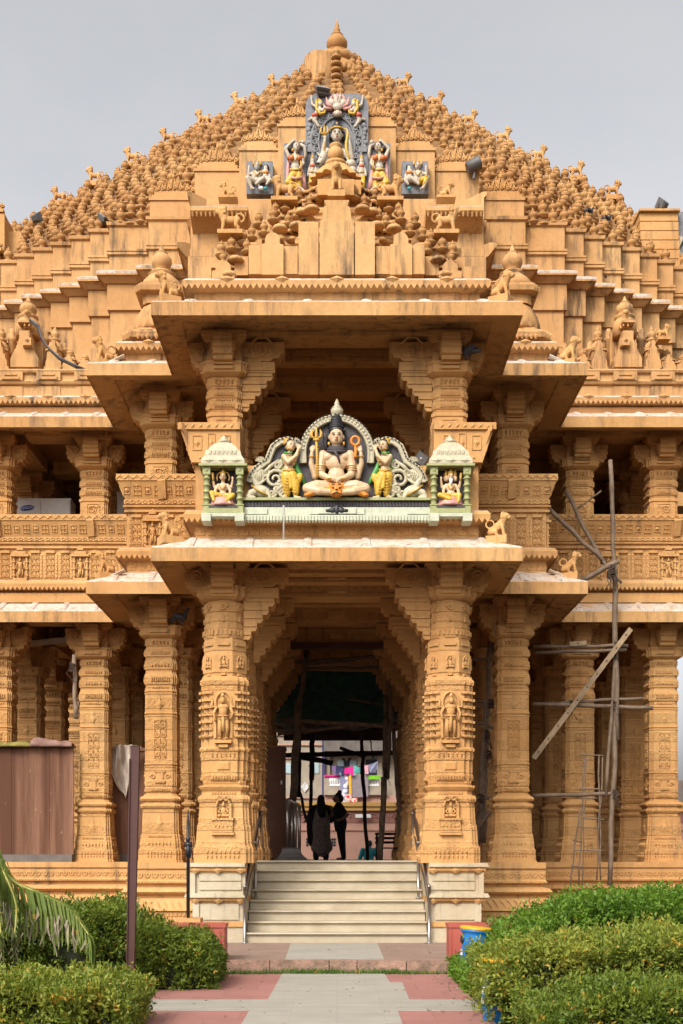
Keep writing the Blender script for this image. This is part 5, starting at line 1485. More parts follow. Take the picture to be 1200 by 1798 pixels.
# praying attendants
for mir in (False, True):
    S = PX(18.45, 592, mir); b = MB()
    face_parts(S, b, (511, 784, -2), (8, 8, 10), 1.4)
    S.chain(b, [(510, 792, 0), (508, 800, 1)], [4.5, 5]); S.ell(b, (507, 808, 2), (11, 8, 12)); S.ell(b, (507, 824, 2), (9.5, 7, 9))
    for o in (-4, 4): S.chain(b, [(503 + o, 803, o), (511 + o, 815, -6 + o), (521, 803, -7 + o * .4), (524, 793, -6 + o * .3)], [5, 4.2, 3.5, 2.8]); 
    S.hand(b, (525, 790, -6), (.3, -1), 3.2)
    S.chain(b, [(505, 830, 2), (505, 850, 2), (504, 866, 2), (503, 873, 1)], [6, 4.5, 4, 3.5]); S.chain(b, [(511, 830, 0), (518, 850, -2), (519, 866, -3)], [6, 4.5, 4]); S.chain(b, [(501, 872, 0), (497, 875, -2)], [3.2, 2.6]); S.chain(b, [(519, 866, -3), (520, 874, -3)], [4, 3.6]); S.chain(b, [(519, 875, -4), (528, 875.5, -6)], [3.2, 2.2])
    for j in range(3): S.ell(b, (526 + j, 875, -5 - j), (1.4, 1.2, 1))
    at = child('attendant', bake(b, 'attendant', M['skin_cream'], .0085, 2), shrine)
    eyes(S, (512.5, 784, -2.5), (8, 8, 10), at, 1.2)
    g = MB(); S.ell(g, (508, 832, 1), (12, 9, 10)); S.chain(g, [(503, 836, 1), (504, 852, 1), (505, 867, 2)], [10, 8.5, 6]); S.chain(g, [(513, 836, -1), (519, 852, -2), (520, 867, -3)], [10, 8.5, 6]); S.chain(g, [(509, 836, -7), (511, 858, -7)], [4, 3]); S.ell(g, (524, 842, -2), (7, 5, 12), rot=.5)
    gm = bake(g, 'dhoti', M['yellow'], .0085, 2); go = child('dhoti', gm, at)
    g = MB(); g.smooth = True
    for k in range(6):
        for (cx0, cx1) in ((499, 511), (512, 525)): S.tube(g, [(cx0 + k * .1, 840 + k * 5, -6), ((cx0 + cx1) / 2, 843 + k * 5, -10), (cx1, 840 + k * 5, -6)], .8, 4)
    S.tube(g, [(497, 826, -4), (508, 829, -8), (518, 826, -4)], 2, 6); S.ell(g, (509, 790, -4), (6, 5, 2))
    for y, x in ((812, 516), (800, 521)): S.ell(g, (x, y, -6), (4.6, 4.6, 1.6))
    child('gold_trim', g.mesh('gold trim', M['gold']), at)
    g = MB(); g.smooth = True
    S.tube(g, [(498, 800, 5), (496, 830, 7), (500, 862, 6)], [4, 6, 3], 8, .5); S.tube(g, [(514, 800, 4), (522, 822, 5), (530, 838, 5), (536, 849, 4)], [2.5, 4.5, 4.5, 2.2], 8, .5); S.tube(g, [(500, 796, -6), (507, 799, -8), (514, 797, -5)], 1.6, 6)
    child('green_shawl', g.mesh('green shawl', M['green']), at)
    g = MB(); g.smooth = True; S.ell(g, (508, 779, 2), (9, 8, 9)); S.ell(g, (503, 787, 4), (5, 5, 7)); child('hair', g.mesh('hair', M['black']), at)
    g = MB(); g.smooth = True
    S.chain(g, [(505, 775, 2), (500, 769, 3)], [6, 2]); S.ell(g, (504, 777, 2), (7, 7, 3), rot=-.7); S.ell(g, (506.5, 788, -4), (2, 2, 3))
    child('crown', g.mesh('crown', M['gold']), at)

# ---- two small corner shrines
for mir, lab in ((False, 'small cream and green shrine on the parapet holding a seated goddess on pink lotus, beside the makara scroll near the dark loudspeaker-free end'), (True, '')):
    S = PX(18.32, 591.8, mir); sh = empty('niche_shrine')
    tag(sh, 'small green-posted shrine with seated goddess in yellow trousers, left of the painted shrine' if not mir else 'small green-posted shrine with white-bearded seated god, right of the painted shrine', 'shrine', 'small corner shrines beside the painted shrine')
    m = MB(); m.box(S.p(363, 0).x, S.p(422, 0).x, 18.47, 18.60, S.p(0, 890).z, S.p(0, 818).z); child('niche_back', m.mesh('niche back', M['charcoal']), sh)
    for x in (363.5, 421.5):
        m = MB(); m.smooth = False; q = S.p(x, 904, 0); k = S.k
        m.plan([(q.z, 6.4 * k), (q.z + 14 * k, 6.4 * k), (q.z + 15 * k, 7.6 * k), (q.z + 17 * k, 7.6 * k), (q.z + 17.5 * k, 5.4 * k)], SQ, (q.x, q.y))
        m.smooth = True
        z0 = q.z + 17 * k
        m.lathe([(5.2 * k, 0)] + [(rr * k, (h + 12 * j) * k) for j in range(4) for (h, rr) in ((2, 5), (9, 5), (9.5, 6.6), (11.5, 6.6), (12, 5))] + [(5.2 * k, 52 * k)], (q.x, q.y, z0), 12)
        m.smooth = False
        m.plan([(z0 + 52 * k, 6.2 * k), (z0 + 54 * k, 6.6 * k), (z0 + 66 * k, 6.6 * k)], SQ, (q.x, q.y)); m.blk((q.x, q.y - 6.6 * k, z0 + 60 * k), (1, 0, 0), (0, 0, 1), (0, -1, 0), 3 * k, 3 * k, 1.2 * k, .5)
        child('post', m.mesh('post', M['olive']), sh)
    m = MB(); q = S.p(392.5, 0, 0); k = S.k
    for (w, y0, y1) in ((42, 817, 821),): m.box(q.x - w * k, q.x + w * k, 18.32 - 12 * k, 18.62, S.p(0, y1).z, S.p(0, y0).z)
    m.box(q.x - 26 * k, q.x + 26 * k, 18.32 - 7 * k, 18.55, S.p(0, 902).z, S.p(0, 890).z); child('green_frame', m.mesh('green frame', M['olive']), sh)
    m = MB()
    rr = [(38, 817, 12), (38, 811, 12), (33, 803, 9), (32, 801, 9), (30, 793, 7), (27, 792, 6), (20, 783, 3), (15, 779, 1), (9, 776, -2), (7, 773, -3)]
    m.loft([[(q.x - w * k, 18.32 - dd * k, S.p(0, y).z), (q.x + w * k, 18.32 - dd * k, S.p(0, y).z), (q.x + w * k, 18.58 + (dd - 12) * .3 * k, S.p(0, y).z), (q.x - w * k, 18.58 + (dd - 12) * .3 * k, S.p(0, y).z)] for (w, y, dd) in rr])
    for j in range(7): m.blk((q.x + (-22 + 7.3 * j) * k, 18.32 - 8.2 * k, S.p(0, 797).z), (1, 0, 0), (0, 0, 1), (0, -1, 0), 2.6 * k, 3.4 * k, 1.6 * k, .8)
    for j in (-1, 0, 1): m.pyr((q.x + j * 24 * k, 18.32 - 12 * k, S.p(0, 812).z), (1, 0, 0), (0, 0, 1), (0, -1, 0), 10 * k, 5 * k, 2.5 * k)
    m.smooth = True
    m.lathe([(6 * k, 0), (11 * k, 2 * k), (12 * k, 5 * k), (8 * k, 8 * k), (5 * k, 9 * k), (6 * k, 12 * k), (3 * k, 14 * k), (1 * k, 17 * k)], (q.x, 18.42, S.p(0, 777).z), 12, True, .08)
    child('shrine_roof', m.mesh('shrine roof', M['cream']), sh)
    m = MB(); m.box(q.x - 25 * k, q.x + 25 * k, 18.32 - 8 * k, 18.5, S.p(0, 893).z, S.p(0, 889.5).z); child('dark_sill', m.mesh('dark sill', M['charcoal']), sh)
    m = MB(); m.box(q.x - 38 * k, q.x + 38 * k, 18.32 - 9 * k, 18.5, S.p(0, 909).z, S.p(0, 903).z)
    for j in (-1, 1): m.box(q.x + (j * 29 - 8) * k, q.x + (j * 29 + 8) * k, 18.32 - 13 * k, 18.5, S.p(0, 918).z, S.p(0, 904).z)
    child('bracket', m.mesh('bracket', M['mint']), sh)
    b = MB(); c = 392
    D = PX(18.36, 591.8, mir)
    face_parts(D, b, (c, 839, -3), (5.5, 6, 7)); D.chain(b, [(c, 845, -2), (c, 850, -1)], [3, 3.4]); D.ell(b, (c, 857, -2), (9, 6, 9)); D.ell(b, (c, 868, -3), (8, 6.5, 6) if mir else (6.5, 5.5, 6))
    for s in (-1, 1):
        D.chain(b, [(c + s * 8, 853, -2), (c + s * 13, 862, -4), (c + s * 13, 869, -9)], [3.4, 3, 2.3]); D.chain(b, [(c + s * 8, 853, 1), (c + s * 15, 856, 0), (c + s * 17, 845, -3)], [3, 2.6, 2]); D.hand(b, (c + s * 17, 842, -4), (0, -1), 1.9); D.hand(b, (c + s * 13, 870, -10), (0, 1), 1.9)
    D.chain(b, [(c - 14, 882, -12), (c - 8, 886, -12)], [2.5, 2]); D.chain(b, [(c + 10, 884, -12), (c + 14, 888, -14)], [2.6, 2])
    de = child('deity', bake(b, 'small deity', M['skin_cream'], .0075, 1), sh); eyes(D, (c, 839, -3.5), (5.5, 6, 7), de)
    g = MB()
    if not mir: D.chain(g, [(c - 4, 872, -4), (c - 19, 868, -8), (c - 15, 882, -12)], [5, 4.6, 3]); D.chain(g, [(c + 4, 872, -4), (c + 18, 872, -8), (c + 8, 882, -12), (c - 2, 884, -12)], [5, 4.6, 4, 3])
    else: D.chain(g, [(c - 4, 872, -5), (c - 14, 872, -9), (c - 12, 884, -12)], [5, 4.6, 3.4]); D.chain(g, [(c + 4, 872, -5), (c + 20, 872, -9), (c + 2, 880, -13)], [5, 4.6, 3.6])
    child('garment', bake(g, 'garment', M['yellow'], .008, 1), de)
    g = MB(); g.smooth = True
    q2 = D.p(c, 890, -2); kk = D.k; g.lathe([(23 * kk, 0), (24 * kk, 3 * kk), (20 * kk, 10 * kk), (21 * kk, 13 * kk), (17 * kk, 15 * kk)], q2 + Vector((0, .07, 0)), 18, True, .05); child('lotus_throne', g.mesh('lotus throne', M['pink']), sh)
    g = MB(); g.smooth = True
    D.chain(g, [(c, 832, -1), (c, 824, 0)], [5.4, 1.4]); D.tube(g, [(c + 11 * math.cos(a), 838 - 11 * math.sin(a), 3) for a in [-.5 + 4.1 * j / 12 for j in range(13)]], 1.6, 5); D.tube(g, [(c - 6, 854, -8), (c, 862, -9), (c + 6, 854, -8)], 1.1, 5); D.tube(g, [(c - 17, 846, -4), (c - 18, 832, -4)], [1.4, 2.6], 6)
    if mir:
        for s in (-1, 1): D.chain(g, [(c + s * 8, 833, 1), (c + s * 8, 826, 1)], [3.4, 1.2])
    child('ornaments', g.mesh('ornaments', M['gold']), de)
    if mir:
        g = MB(); g.smooth = True; D.chain(g, [(c, 845, -8), (c, 854, -9)], [3.4, 1.2]); child('beard', g.mesh('beard', M['white']), de)
        for s in (-1, 1):
            b2 = MB(); face_parts(D, b2, (c + s * 7, 840, 1), (4.5, 5, 6), s); child('side_face', bake(b2, 'side face', M['skin_cream'], .0075, 1), de)
    else:
        g = MB(); g.smooth = True; D.ell(g, (c, 836, 1), (6.4, 5, 7)); child('hair', g.mesh('hair', M['black']), de)

# ---- relief panel high on the main hall
U = PX(25.72)
pan = empty('relief_panel'); tag(pan, 'tall blue-grey relief panel high on the facade with pink lotus above a seated white deity', 'relief')
m = MB()
pts = [(538, 345), (537, 190), (539, 180), (545, 172), (556, 168), (628, 168), (639, 172), (645, 180), (647, 190), (646, 345)]
U.prism(m, pts, -6, 4); child('slab', m.mesh('slab', M['slate']), pan)
m = MB()
for (rx, ry, w) in ((45, 58, 2.2), (32, 44, 2.0)):
    q = arc(592, 254, rx, ry, -38, 218, 40); U.tube(m, [(a, b, -8) for a, b in q], w, 6)
for k in range(17):
    a = math.radians(-30 + 240 * k / 16); c = (592 + 38.5 * math.cos(a), 254 - 51 * math.sin(a)); spiral(m, U.p(c[0], c[1], -8), (math.sin(a), 0, -math.cos(a)), (math.cos(a), 0, math.sin(a)), (0, -1, 0), 5.6 * U.k, 1.5, 1.5 * U.k, 0, 1 if k % 2 else -1, 12)
    U.tube(m, [(592 + 32 * math.cos(a + .12), 254 - 44 * math.sin(a + .12), -8), (592 + 45 * math.cos(a + .12), 254 - 58 * math.sin(a + .12), -8)], 1.1, 4)
for s in (-1, 1):
    U.tube(m, [(592 + s * 44, 275, -8), (592 + s * 36, 292, -8)], 2, 5)
    m.box(*sorted((U.p(592 + s * 38, 0).x, U.p(592 + s * 52, 0).x)), U.d - .12, U.d - .05, U.p(0, 272).z, U.p(0, 264).z)
    for k in range(6): U.ell(m, (592 + s * (48 + 1.5 * math.sin(k * 2)), 262 - k * 7.5, -7), (4.2, 3, 4.6))
child('tracery_ring', m.mesh('tracery ring', M['lace']), pan)
m = MB(); m.smooth = True
for (dx, dy, rx, rz, rot, dep) in ((0, 0, 7, 10, 0, -14), (-10, 2, 7, 8, -.5, -13), (10, 2, 7, 8, .5, -13), (0, 10, 9, 7, 0, -15), (-4, -8, 4, 6, -.3, -11), (4, -8, 4, 6, .3, -11)):
    U.ell(m, (593 + dx, 187 + dy, dep), (rx, 5, rz), rot=rot)
U.tube(m, [(593, 201, -12), (593, 207, -14), (593, 211, -11)], [3, 6, 8], 8)
child('lotus', m.mesh('lotus', M['skin_white']), pan)
m = MB(); m.smooth = True
for s in (-1, 1):
    for (a, b, c, r) in (((8, 198), (17, 193), (20, 178), 3.6), ((8, 190), (12, 182), (8, 174), 2.8), ((4, 204), (6, 208), (8, 212), 2.2), ((10, 200), (22, 199), (25, 190), 3)):
        U.tube(m, [(593 + s * a[0], a[1], -13), (593 + s * b[0], b[1], -15), (593 + s * c[0], c[1], -12)], [r, r * .9, r * .3], 7)
U.tube(m, [(593, 172, -12), (593, 180, -17), (593, 188, -18)], [1.5, 2.6, 1.5], 6)
child('lotus_petals', m.mesh('lotus petals', M['pink']), pan)


def flying(mir):
    S = PX(25.72, 592, mir); b = MB()
    S.ell(b, (563, 190, -12), (4.6, 4.6, 5.6)); S.ell(b, (560, 202, -11), (6, 4.5, 8), rot=.5); S.chain(b, [(557, 196, -11), (549, 190, -10), (547, 178, -10)], [2.8, 2.3, 1.7]); S.hand(b, (547, 175, -10), (0, -1), 1.6)
    S.chain(b, [(562, 198, -13), (567, 204, -15), (570, 197, -15)], [2.6, 2.2, 1.6]); S.chain(b, [(556, 208, -11), (553, 218, -10), (560, 228, -10)], [4.6, 4, 2.6]); S.chain(b, [(556, 208, -10), (548, 214, -9), (543, 216, -9)], [4, 3, 2])
    o = child('flying_attendant', bake(b, 'flying attendant', M['skin_white'], .012, 1), pan)
    g = MB(); g.smooth = True
    S.tube(g, [(556, 182, -9), (557, 190, -13), (556, 200, -15), (562, 210, -16), (570, 208, -15), (572, 198, -13)], [2, 3, 2.4, 2.6, 2.4, 1.4], 6); S.tube(g, [(555, 180, -8), (560, 186, -8), (561, 197, -8)], [1.6, 3.4, 2], 6); S.chain(g, [(563, 186, -12), (560, 181, -11)], [3.6, 1.5])
    child('yellow_scarf', g.mesh('yellow scarf', M['yellow']), o)
    g = MB(); g.smooth = True; S.ell(g, (554, 210, -12), (6.4, 5, 4)); child('red_sash', g.mesh('red sash', M['red']), o)


flying(False); flying(True)
b = MB()
face_parts(U, b, (592, 246, -14), (9.5, 9, 13)); U.chain(b, [(592, 256, -12), (592, 266, -10)], [5.5, 6]); U.ell(b, (592, 276, -9), (17, 8, 13)); U.ell(b, (592, 300, -9), (14, 8, 16))
for s in (-1, 1):
    U.chain(b, [(592 + s * 17, 270, -9), (592 + s * 26, 284, -9), (592 + s * 23, 266, -13), (592 + s * 21, 255, -15)], [5, 4.4, 3.8, 2.8]); U.hand(b, (592 + s * 21, 251, -16), (0, -1), 2.6)
    U.chain(b, [(592 + s * 16, 272, -10), (592 + s * 22, 292, -14), (592 + s * 14, 300, -18)], [5, 4, 3]); U.chain(b, [(592 + s * 8, 312, -11), (592 + s * 28, 308, -15), (592 + s * 20, 322, -18)], [9, 7, 5])
dt = child('deity', bake(b, 'upper deity', M['skin_white'], .012, 2), pan); eyes(U, (592, 246, -15), (9.5, 9, 13), dt)
m = MB(); m.smooth = True
U.ell(m, (592, 233, -12), (10.5, 9, 7)); U.ell(m, (592, 225, -11), (5.5, 5, 5.5)); U.tube(m, [(581, 238, -11), (580, 254, -9)], [3, 2], 6); U.tube(m, [(603, 238, -11), (604, 254, -9)], [3, 2], 6)
child('hair', m.mesh('hair', M['black']), dt)
m = MB(); m.smooth = True
m.tube([U.p(592 + 10.5 * math.cos(a), 236, -13 - 8.5 * math.sin(a)) for a in [PI * j / 10 for j in range(11)]], 1.8 * U.k, 6); U.ell(m, (592, 228, -17), (2, 1.5, 3))
child('headband', m.mesh('headband', M['gold']), dt)
m = MB(); m.smooth = True
U.tube(m, [(570, 282, -16), (570, 240, -16)], 1.3, 6)
for s in (-1, 0, 1): U.tube(m, [(570, 247, -16), (570 + s * 6, 242, -16), (570 + s * 6.5, 238, -16), (570 + s * 4.5, 231 - (2 if s == 0 else 0), -16)], [1.5, 2, 2.2, .5], 6)
child('trident', m.mesh('trident', M['gold']), pan)
m = MB(); m.smooth = True
U.tube(m, [(605, 236, -16), (609, 238, -17), (611, 246, -18), (608, 262, -18), (608, 274, -18), (612, 284, -18), (615, 296, -16)], [1.4, 1.8, 2.3, 2.6, 2.4, 2, 1], 7)
child('bow', m.mesh('bow', M['yellow']), pan)
b = MB(); U.chain(b, [(569, 283, -18), (565, 295, -22), (560, 302, -25)], [7, 6.5, 4.2]); U.ell(b, (572, 292, -14), (7, 6, 9)); U.chain(b, [(572, 280, -16), (577, 272, -16)], [2, 1]); U.chain(b, [(562, 282, -16), (557, 277, -15)], [2, 1])
bull = child('bull_head', bake(b, 'bull head', M['skin_white'], .012, 1), pan)
m = MB(); m.smooth = True; U.ell(m, (559, 303, -28), (3.2, 2, 2)); U.ell(m, (564, 292, -27), (1.6, 1, 1.4)); child('muzzle', m.mesh('muzzle', M['black']), bull)
b = MB(); U.ell(b, (617, 296, -15), (8, 6, 7)); child('shell', bake(b, 'shell', M['skin_white'], .012, 1), pan)
for mir in (False, True):
    S = PX(25.72, 592, mir); b = MB()
    S.ell(b, (549, 290, -13), (4, 4, 5)); S.chain(b, [(549, 296, -12), (549, 312, -12)], [5, 4.4]); S.chain(b, [(545, 299, -12), (542, 308, -13), (541, 316, -14)], [2.2, 2, 1.6]); S.chain(b, [(553, 299, -12), (557, 308, -14), (552, 312, -16)], [2.2, 2, 1.6])
    S.chain(b, [(547, 314, -12), (546, 338, -12)], [4, 3]); S.chain(b, [(551, 314, -12), (551, 338, -12)], [4, 3])
    o = child('small_attendant', bake(b, 'small attendant', M['skin_white'], .012, 1), pan)
    g = MB(); g.smooth = True; S.chain(g, [(549, 285, -13), (549, 279, -12)], [3.6, 1]); S.ell(g, (549, 311, -13), (5.4, 5, 2.4)); child('crown', g.mesh('crown', M['gold']), o)
    g = MB(); g.smooth = True; S.chain(g, [(547, 318, -12), (546, 340, -12)], [4.4, 4]); child('dhoti', g.mesh('dhoti', M['yellow']), o)
    g = MB(); g.smooth = True; S.ell(g, (549, 300, -14), (5, 4, 3.4)); child('bodice', g.mesh('bodice', M['red']), o)

# ---- two maidens beside it
for mir in (False, True):
    S = PX(25.55, 592.5, mir); t = empty('relief_panel')
    tag(t, 'grey relief of a dancing maiden in red and yellow, ' + ('right' if mir else 'left') + ' of the lotus panel', 'relief', 'maiden panels beside the lotus panel')
    m = MB(); S.prism(m, [(500, 344), (499, 253), (537, 250), (538, 344)], -2, 5); child('slab', m.mesh('slab', M['slate']), t)
    m = MB(); m.smooth = True; S.tube(m, [(528, 258, -6), (535, 262, -6), (537, 276, -6), (533, 288, -5)], [5, 5.5, 4.5, 2], 7, .6); S.tube(m, [(530, 256, -7), (534, 252, -7)], [4, 3], 6); child('veil', m.mesh('veil', M['skin_white']), t)
    b = MB()
    face_parts(S, b, (521, 263, -7), (6, 6.4, 8.4), .8); S.chain(b, [(519, 271, -6), (518, 276, -5)], [3, 3.2]); S.ell(b, (519, 284, -6), (11, 6, 9)); S.ell(b, (519, 296, -6), (7.5, 5, 8)); S.ell(b, (520, 307, -6), (10.5, 6.5, 8))
    S.chain(b, [(508, 279, -6), (502, 266, -7), (513, 255, -9)], [3.8, 3.2, 2.3]); S.hand(b, (516, 253, -10), (.9, -.4), 2.4)
    S.chain(b, [(530, 280, -6), (533, 292, -8), (529, 299, -12)], [3.6, 3, 2.2]); S.hand(b, (528, 301, -13), (-.6, .6), 2.2)
    S.chain(b, [(515, 312, -7), (506, 326, -10), (524, 334, -9), (531, 338, -9)], [6, 4.4, 3.4, 2.6]); S.chain(b, [(525, 312, -6), (525, 326, -6), (527, 338, -6)], [6, 4.4, 3]); S.chain(b, [(531, 339, -10), (536, 342, -12)], [2.6, 1.8]); S.chain(b, [(527, 340, -7), (533, 343, -9)], [2.6, 1.8])
    o = child('maiden', bake(b, 'maiden', M['skin_white'], .012, 1), t); eyes(S, (522, 263, -7.5), (6, 6.4, 8.4), o, .7)
    g = MB(); g.smooth = True; S.ell(g, (518, 259, -4), (7.5, 6, 7.5)); S.ell(g, (511, 263, -4), (6, 5, 6.5)); child('hair', g.mesh('hair', M['black']), o)
    g = MB(); g.smooth = True; S.ell(g, (513, 284, -11), (5, 4.6, 5)); S.ell(g, (526, 284, -11), (5, 4.6, 5)); S.chain(g, [(508, 281, -7), (530, 281, -7)], [4, 4]); child('bodice', g.mesh('bodice', M['coral']), o)
    g = MB(); S.ell(g, (520, 309, -6), (11, 7.2, 8)); S.chain(g, [(515, 312, -7), (506, 326, -10), (522, 334, -9)], [7, 5.6, 4.2]); S.chain(g, [(525, 312, -6), (525, 326, -6), (527, 336, -6)], [7, 5.6, 4.2]); child('trousers', bake(g, 'trousers', M['yellow'], .012, 1), o)
    g = MB(); g.smooth = True
    S.tube(g, [(508, 274, -3), (506, 295, -3), (505, 315, -4), (508, 330, -3)], [2.2, 3, 3, 2.4], 7, .5); S.tube(g, [(531, 300, -3), (533, 318, -4), (535, 334, -3)], [2.4, 4.4, 4.6], 7, .5); S.tube(g, [(509, 318, -12), (520, 322, -15), (532, 318, -11)], 2.2, 6); child('pink_scarf', g.mesh('pink scarf', M['pink']), o)
    g = MB(); g.smooth = True
    S.tube(g, [(510, 303, -9), (520, 306, -14), (530, 303, -9)], 2, 6); S.tube(g, [(514, 276, -10), (519, 290, -13), (524, 276, -10)], 1.1, 5); S.ell(g, (514.5, 268, -8), (2, 2, 3)); S.tube(g, [(529, 290, -13), (530, 306, -14)], [1.4, 2], 6)
    child('gold_jewellery', g.mesh('gold jewellery', M['gold']), o)

# ---- two square panels with couples
for mir in (False, True):
    S = PX(25.9, 592.8, mir); t = empty('relief_panel')
    tag(t, 'square grey relief of a seated couple, ' + ('larger figure in yellow trousers' if mir else 'larger figure bearded, white swan below'), 'relief', 'square couple panels on the facade')
    m = MB(); S.prism(m, [(434, 348), (434.5, 291), (480, 291), (480.5, 348)], -14, 4); child('slab', m.mesh('slab', M['slate']), t)
    b = MB(); mt = 'skin_white'
    face_parts(S, b, (453, 303, -19), (5, 5, 6.4)); S.ell(b, (452, 318, -18), (9, 6, 9)); S.ell(b, (454, 326, -18), (7, 5, 6))
    S.chain(b, [(448, 328, -18), (437, 326, -24), (444, 343, -22)], [5, 4.4, 2.8]); S.chain(b, [(457, 328, -18), (464, 326, -23), (452, 336, -24)], [5, 4, 3])
    S.chain(b, [(445, 314, -18), (438, 318, -19), (439, 306, -21)], [2.8, 2.4, 1.8]); S.hand(b, (439, 304, -21), (0, -1), 1.6); S.chain(b, [(459, 314, -18), (465, 312, -20), (468, 304, -20)], [2.8, 2.2, 1.6]); S.chain(b, [(444, 343, -23), (448, 345, -25)], [2.2, 1.6])
    S.hand(b, (438, 322, -20), (0, 1), 1.6)
    o = child('larger_figure', bake(b, 'larger figure', M[mt], .011, 1), t); eyes(S, (453, 303, -19.5), (5, 5, 6.4), o)
    g = MB(); g.smooth = True
    for k in (-1, 0, 1): S.chain(g, [(453 + k * 6, 298, -17), (453 + k * 6, 293, -17)], [2.8, 1])
    S.tube(g, [(447, 313, -23), (453, 322, -25), (459, 313, -23)], 1.2, 5); child('crown', g.mesh('crown', M['gold']), o)
    if mir:
        g = MB(); g.smooth = True; S.chain(g, [(448, 328, -18), (438, 326, -24), (443, 340, -22)], [5.4, 4.8, 3.2]); child('trousers', g.mesh('trousers', M['yellow']), o)
    else:
        g = MB(); g.smooth = True; S.ell(g, (453, 309, -24), (3.4, 2, 4)); child('beard', g.mesh('beard', M['lace']), o)
    b = MB(); S.ell(b, (468, 306, -18), (3.8, 4, 4.8)); S.chain(b, [(468, 312, -18), (467, 322, -18)], [5, 5]); S.chain(b, [(466, 326, -19), (476, 328, -22), (470, 336, -23)], [4, 3.4, 2.4]); S.chain(b, [(466, 328, -19), (456, 330, -23)], [3.6, 2.6]); S.chain(b, [(472, 314, -18), (476, 322, -20), (470, 324, -23)], [2.2, 1.9, 1.5])
    o = child('smaller_figure', bake(b, 'smaller figure', M['skin_white'], .011, 1), t)
    g = MB(); g.smooth = True; S.ell(g, (468, 315, -20), (6, 4.6, 3.6)); child('bodice', g.mesh('bodice', M['orange']), o)
    g = MB(); g.smooth = True; S.ell(g, (469, 303, -16), (4.6, 4, 4.4)); child('hair', g.mesh('hair', M['black']), o)
    if not mir:
        g = MB(); g.smooth = True; S.ell(g, (460, 342, -21), (4.6, 3, 3.2)); S.chain(g, [(457, 341, -22), (455.5, 335, -23), (458, 333, -23)], [1.6, 1.2, 1.3]); child('swan', g.mesh('swan', M['white']), t)
    g = MB(); g.smooth = True; S.ell(g, (468, 342, -20), (3.6, 3, 2.8)); child('turquoise_bird', g.mesh('turquoise bird', M['teal']), t)

# ------------------------------------------------------------------ lions
def lion_mesh(kind):
    b = MB(); k = 1.
    if kind == 'stand':
        b.ell((.02, 0, .30), (.20, .095, .10)); b.ell((-.13, 0, .34), (.11, .105, .14)); b.ell((.15, 0, .30), (.10, .10, .11))
        for s in (-1, 1):
            b.chain([(-.15, s * .07, .27), (-.17, s * .075, .12), (-.19, s * .075, .03)], [.055, .042, .036]); b.ell((-.215, s * .075, .025), (.05, .036, .026))
            b.chain([(.17, s * .07, .27), (.13, s * .08, .15), (.20, s * .08, .10), (.18, s * .08, .03)], [.065, .048, .036, .032]); b.ell((.155, s * .08, .025), (.05, .036, .026))
        b.chain([(-.17, 0, .40), (-.20, 0, .50)], [.10, .10])
    else:
        b.chain([(.14, 0, .14), (.0, 0, .26), (-.10, 0, .36)], [.13, .12, .115]); b.ell((-.11, 0, .30), (.10, .11, .12))
        for s in (-1, 1):
            b.chain([(-.13, s * .08, .28), (-.17, s * .085, .12), (-.18, s * .085, .03)], [.052, .042, .036]); b.ell((-.21, s * .085, .025), (.05, .036, .026))
            b.chain([(.14, s * .10, .12), (.03, s * .13, .13), (.0, s * .13, .03)], [.085, .06, .04]); b.ell((-.03, s * .13, .025), (.06, .036, .026))
        b.chain([(-.13, 0, .40), (-.17, 0, .50)], [.10, .10])
    b.ell((-.20, 0, .54), (.105, .11, .105)); b.ell((-.30, 0, .51), (.065, .062, .05)); b.ell((-.30, 0, .475), (.05, .05, .03)); b.ell((-.27, 0, .58), (.05, .07, .03)); b.ell((-.35, 0, .525), (.018, .025, .016))
    for s in (-1, 1): b.ell((-.16, s * .075, .625), (.03, .025, .035)); b.ell((-.285, s * .05, .565), (.022, .02, .018))
    # mane locks
    for j in range(9):
        a = 2 * PI * j / 9; b.ell((-.13, .10 * math.cos(a), .50 + .12 * math.sin(a)), (.05, .04, .045))
    x0 = .24 if kind == 'stand' else .22
    b.chain([(x0 + .105 * math.cos(a) - .02, .0, .36 + .105 * math.sin(a)) for a in [-2.4 + 5.6 * j / 14 for j in range(15)]], [.03 - .0006 * j for j in range(15)], 8)
    return bake(b, 'lion ' + kind, M['pot'] if False else M['ochre'], .014, 2)


LION = {'stand': lion_mesh('stand'), 'sit': lion_mesh('sit')}
def lion(px, py, d, h, kind, face, label, group, block=None, rot=0., mat=None):
    """py = foot level in the photo; face -1 looks left, +1 right"""
    p = W(px, py, d)
    t = obj('lion_statue', LION[kind]); s = h / .65
    t.location = p; t.scale = (s, s, s); t.rotation_euler = (0, 0, (0 if face < 0 else PI) + rot)
    tag(t, label, 'statue', group)
    if block:
        m = MB(); bw, bh = block; m.box(-bw / s, bw / s, -.14 / s, .14 / s, -bh / s, 0.004); m.build('plinth_block', M['ochre'], t)
    return t


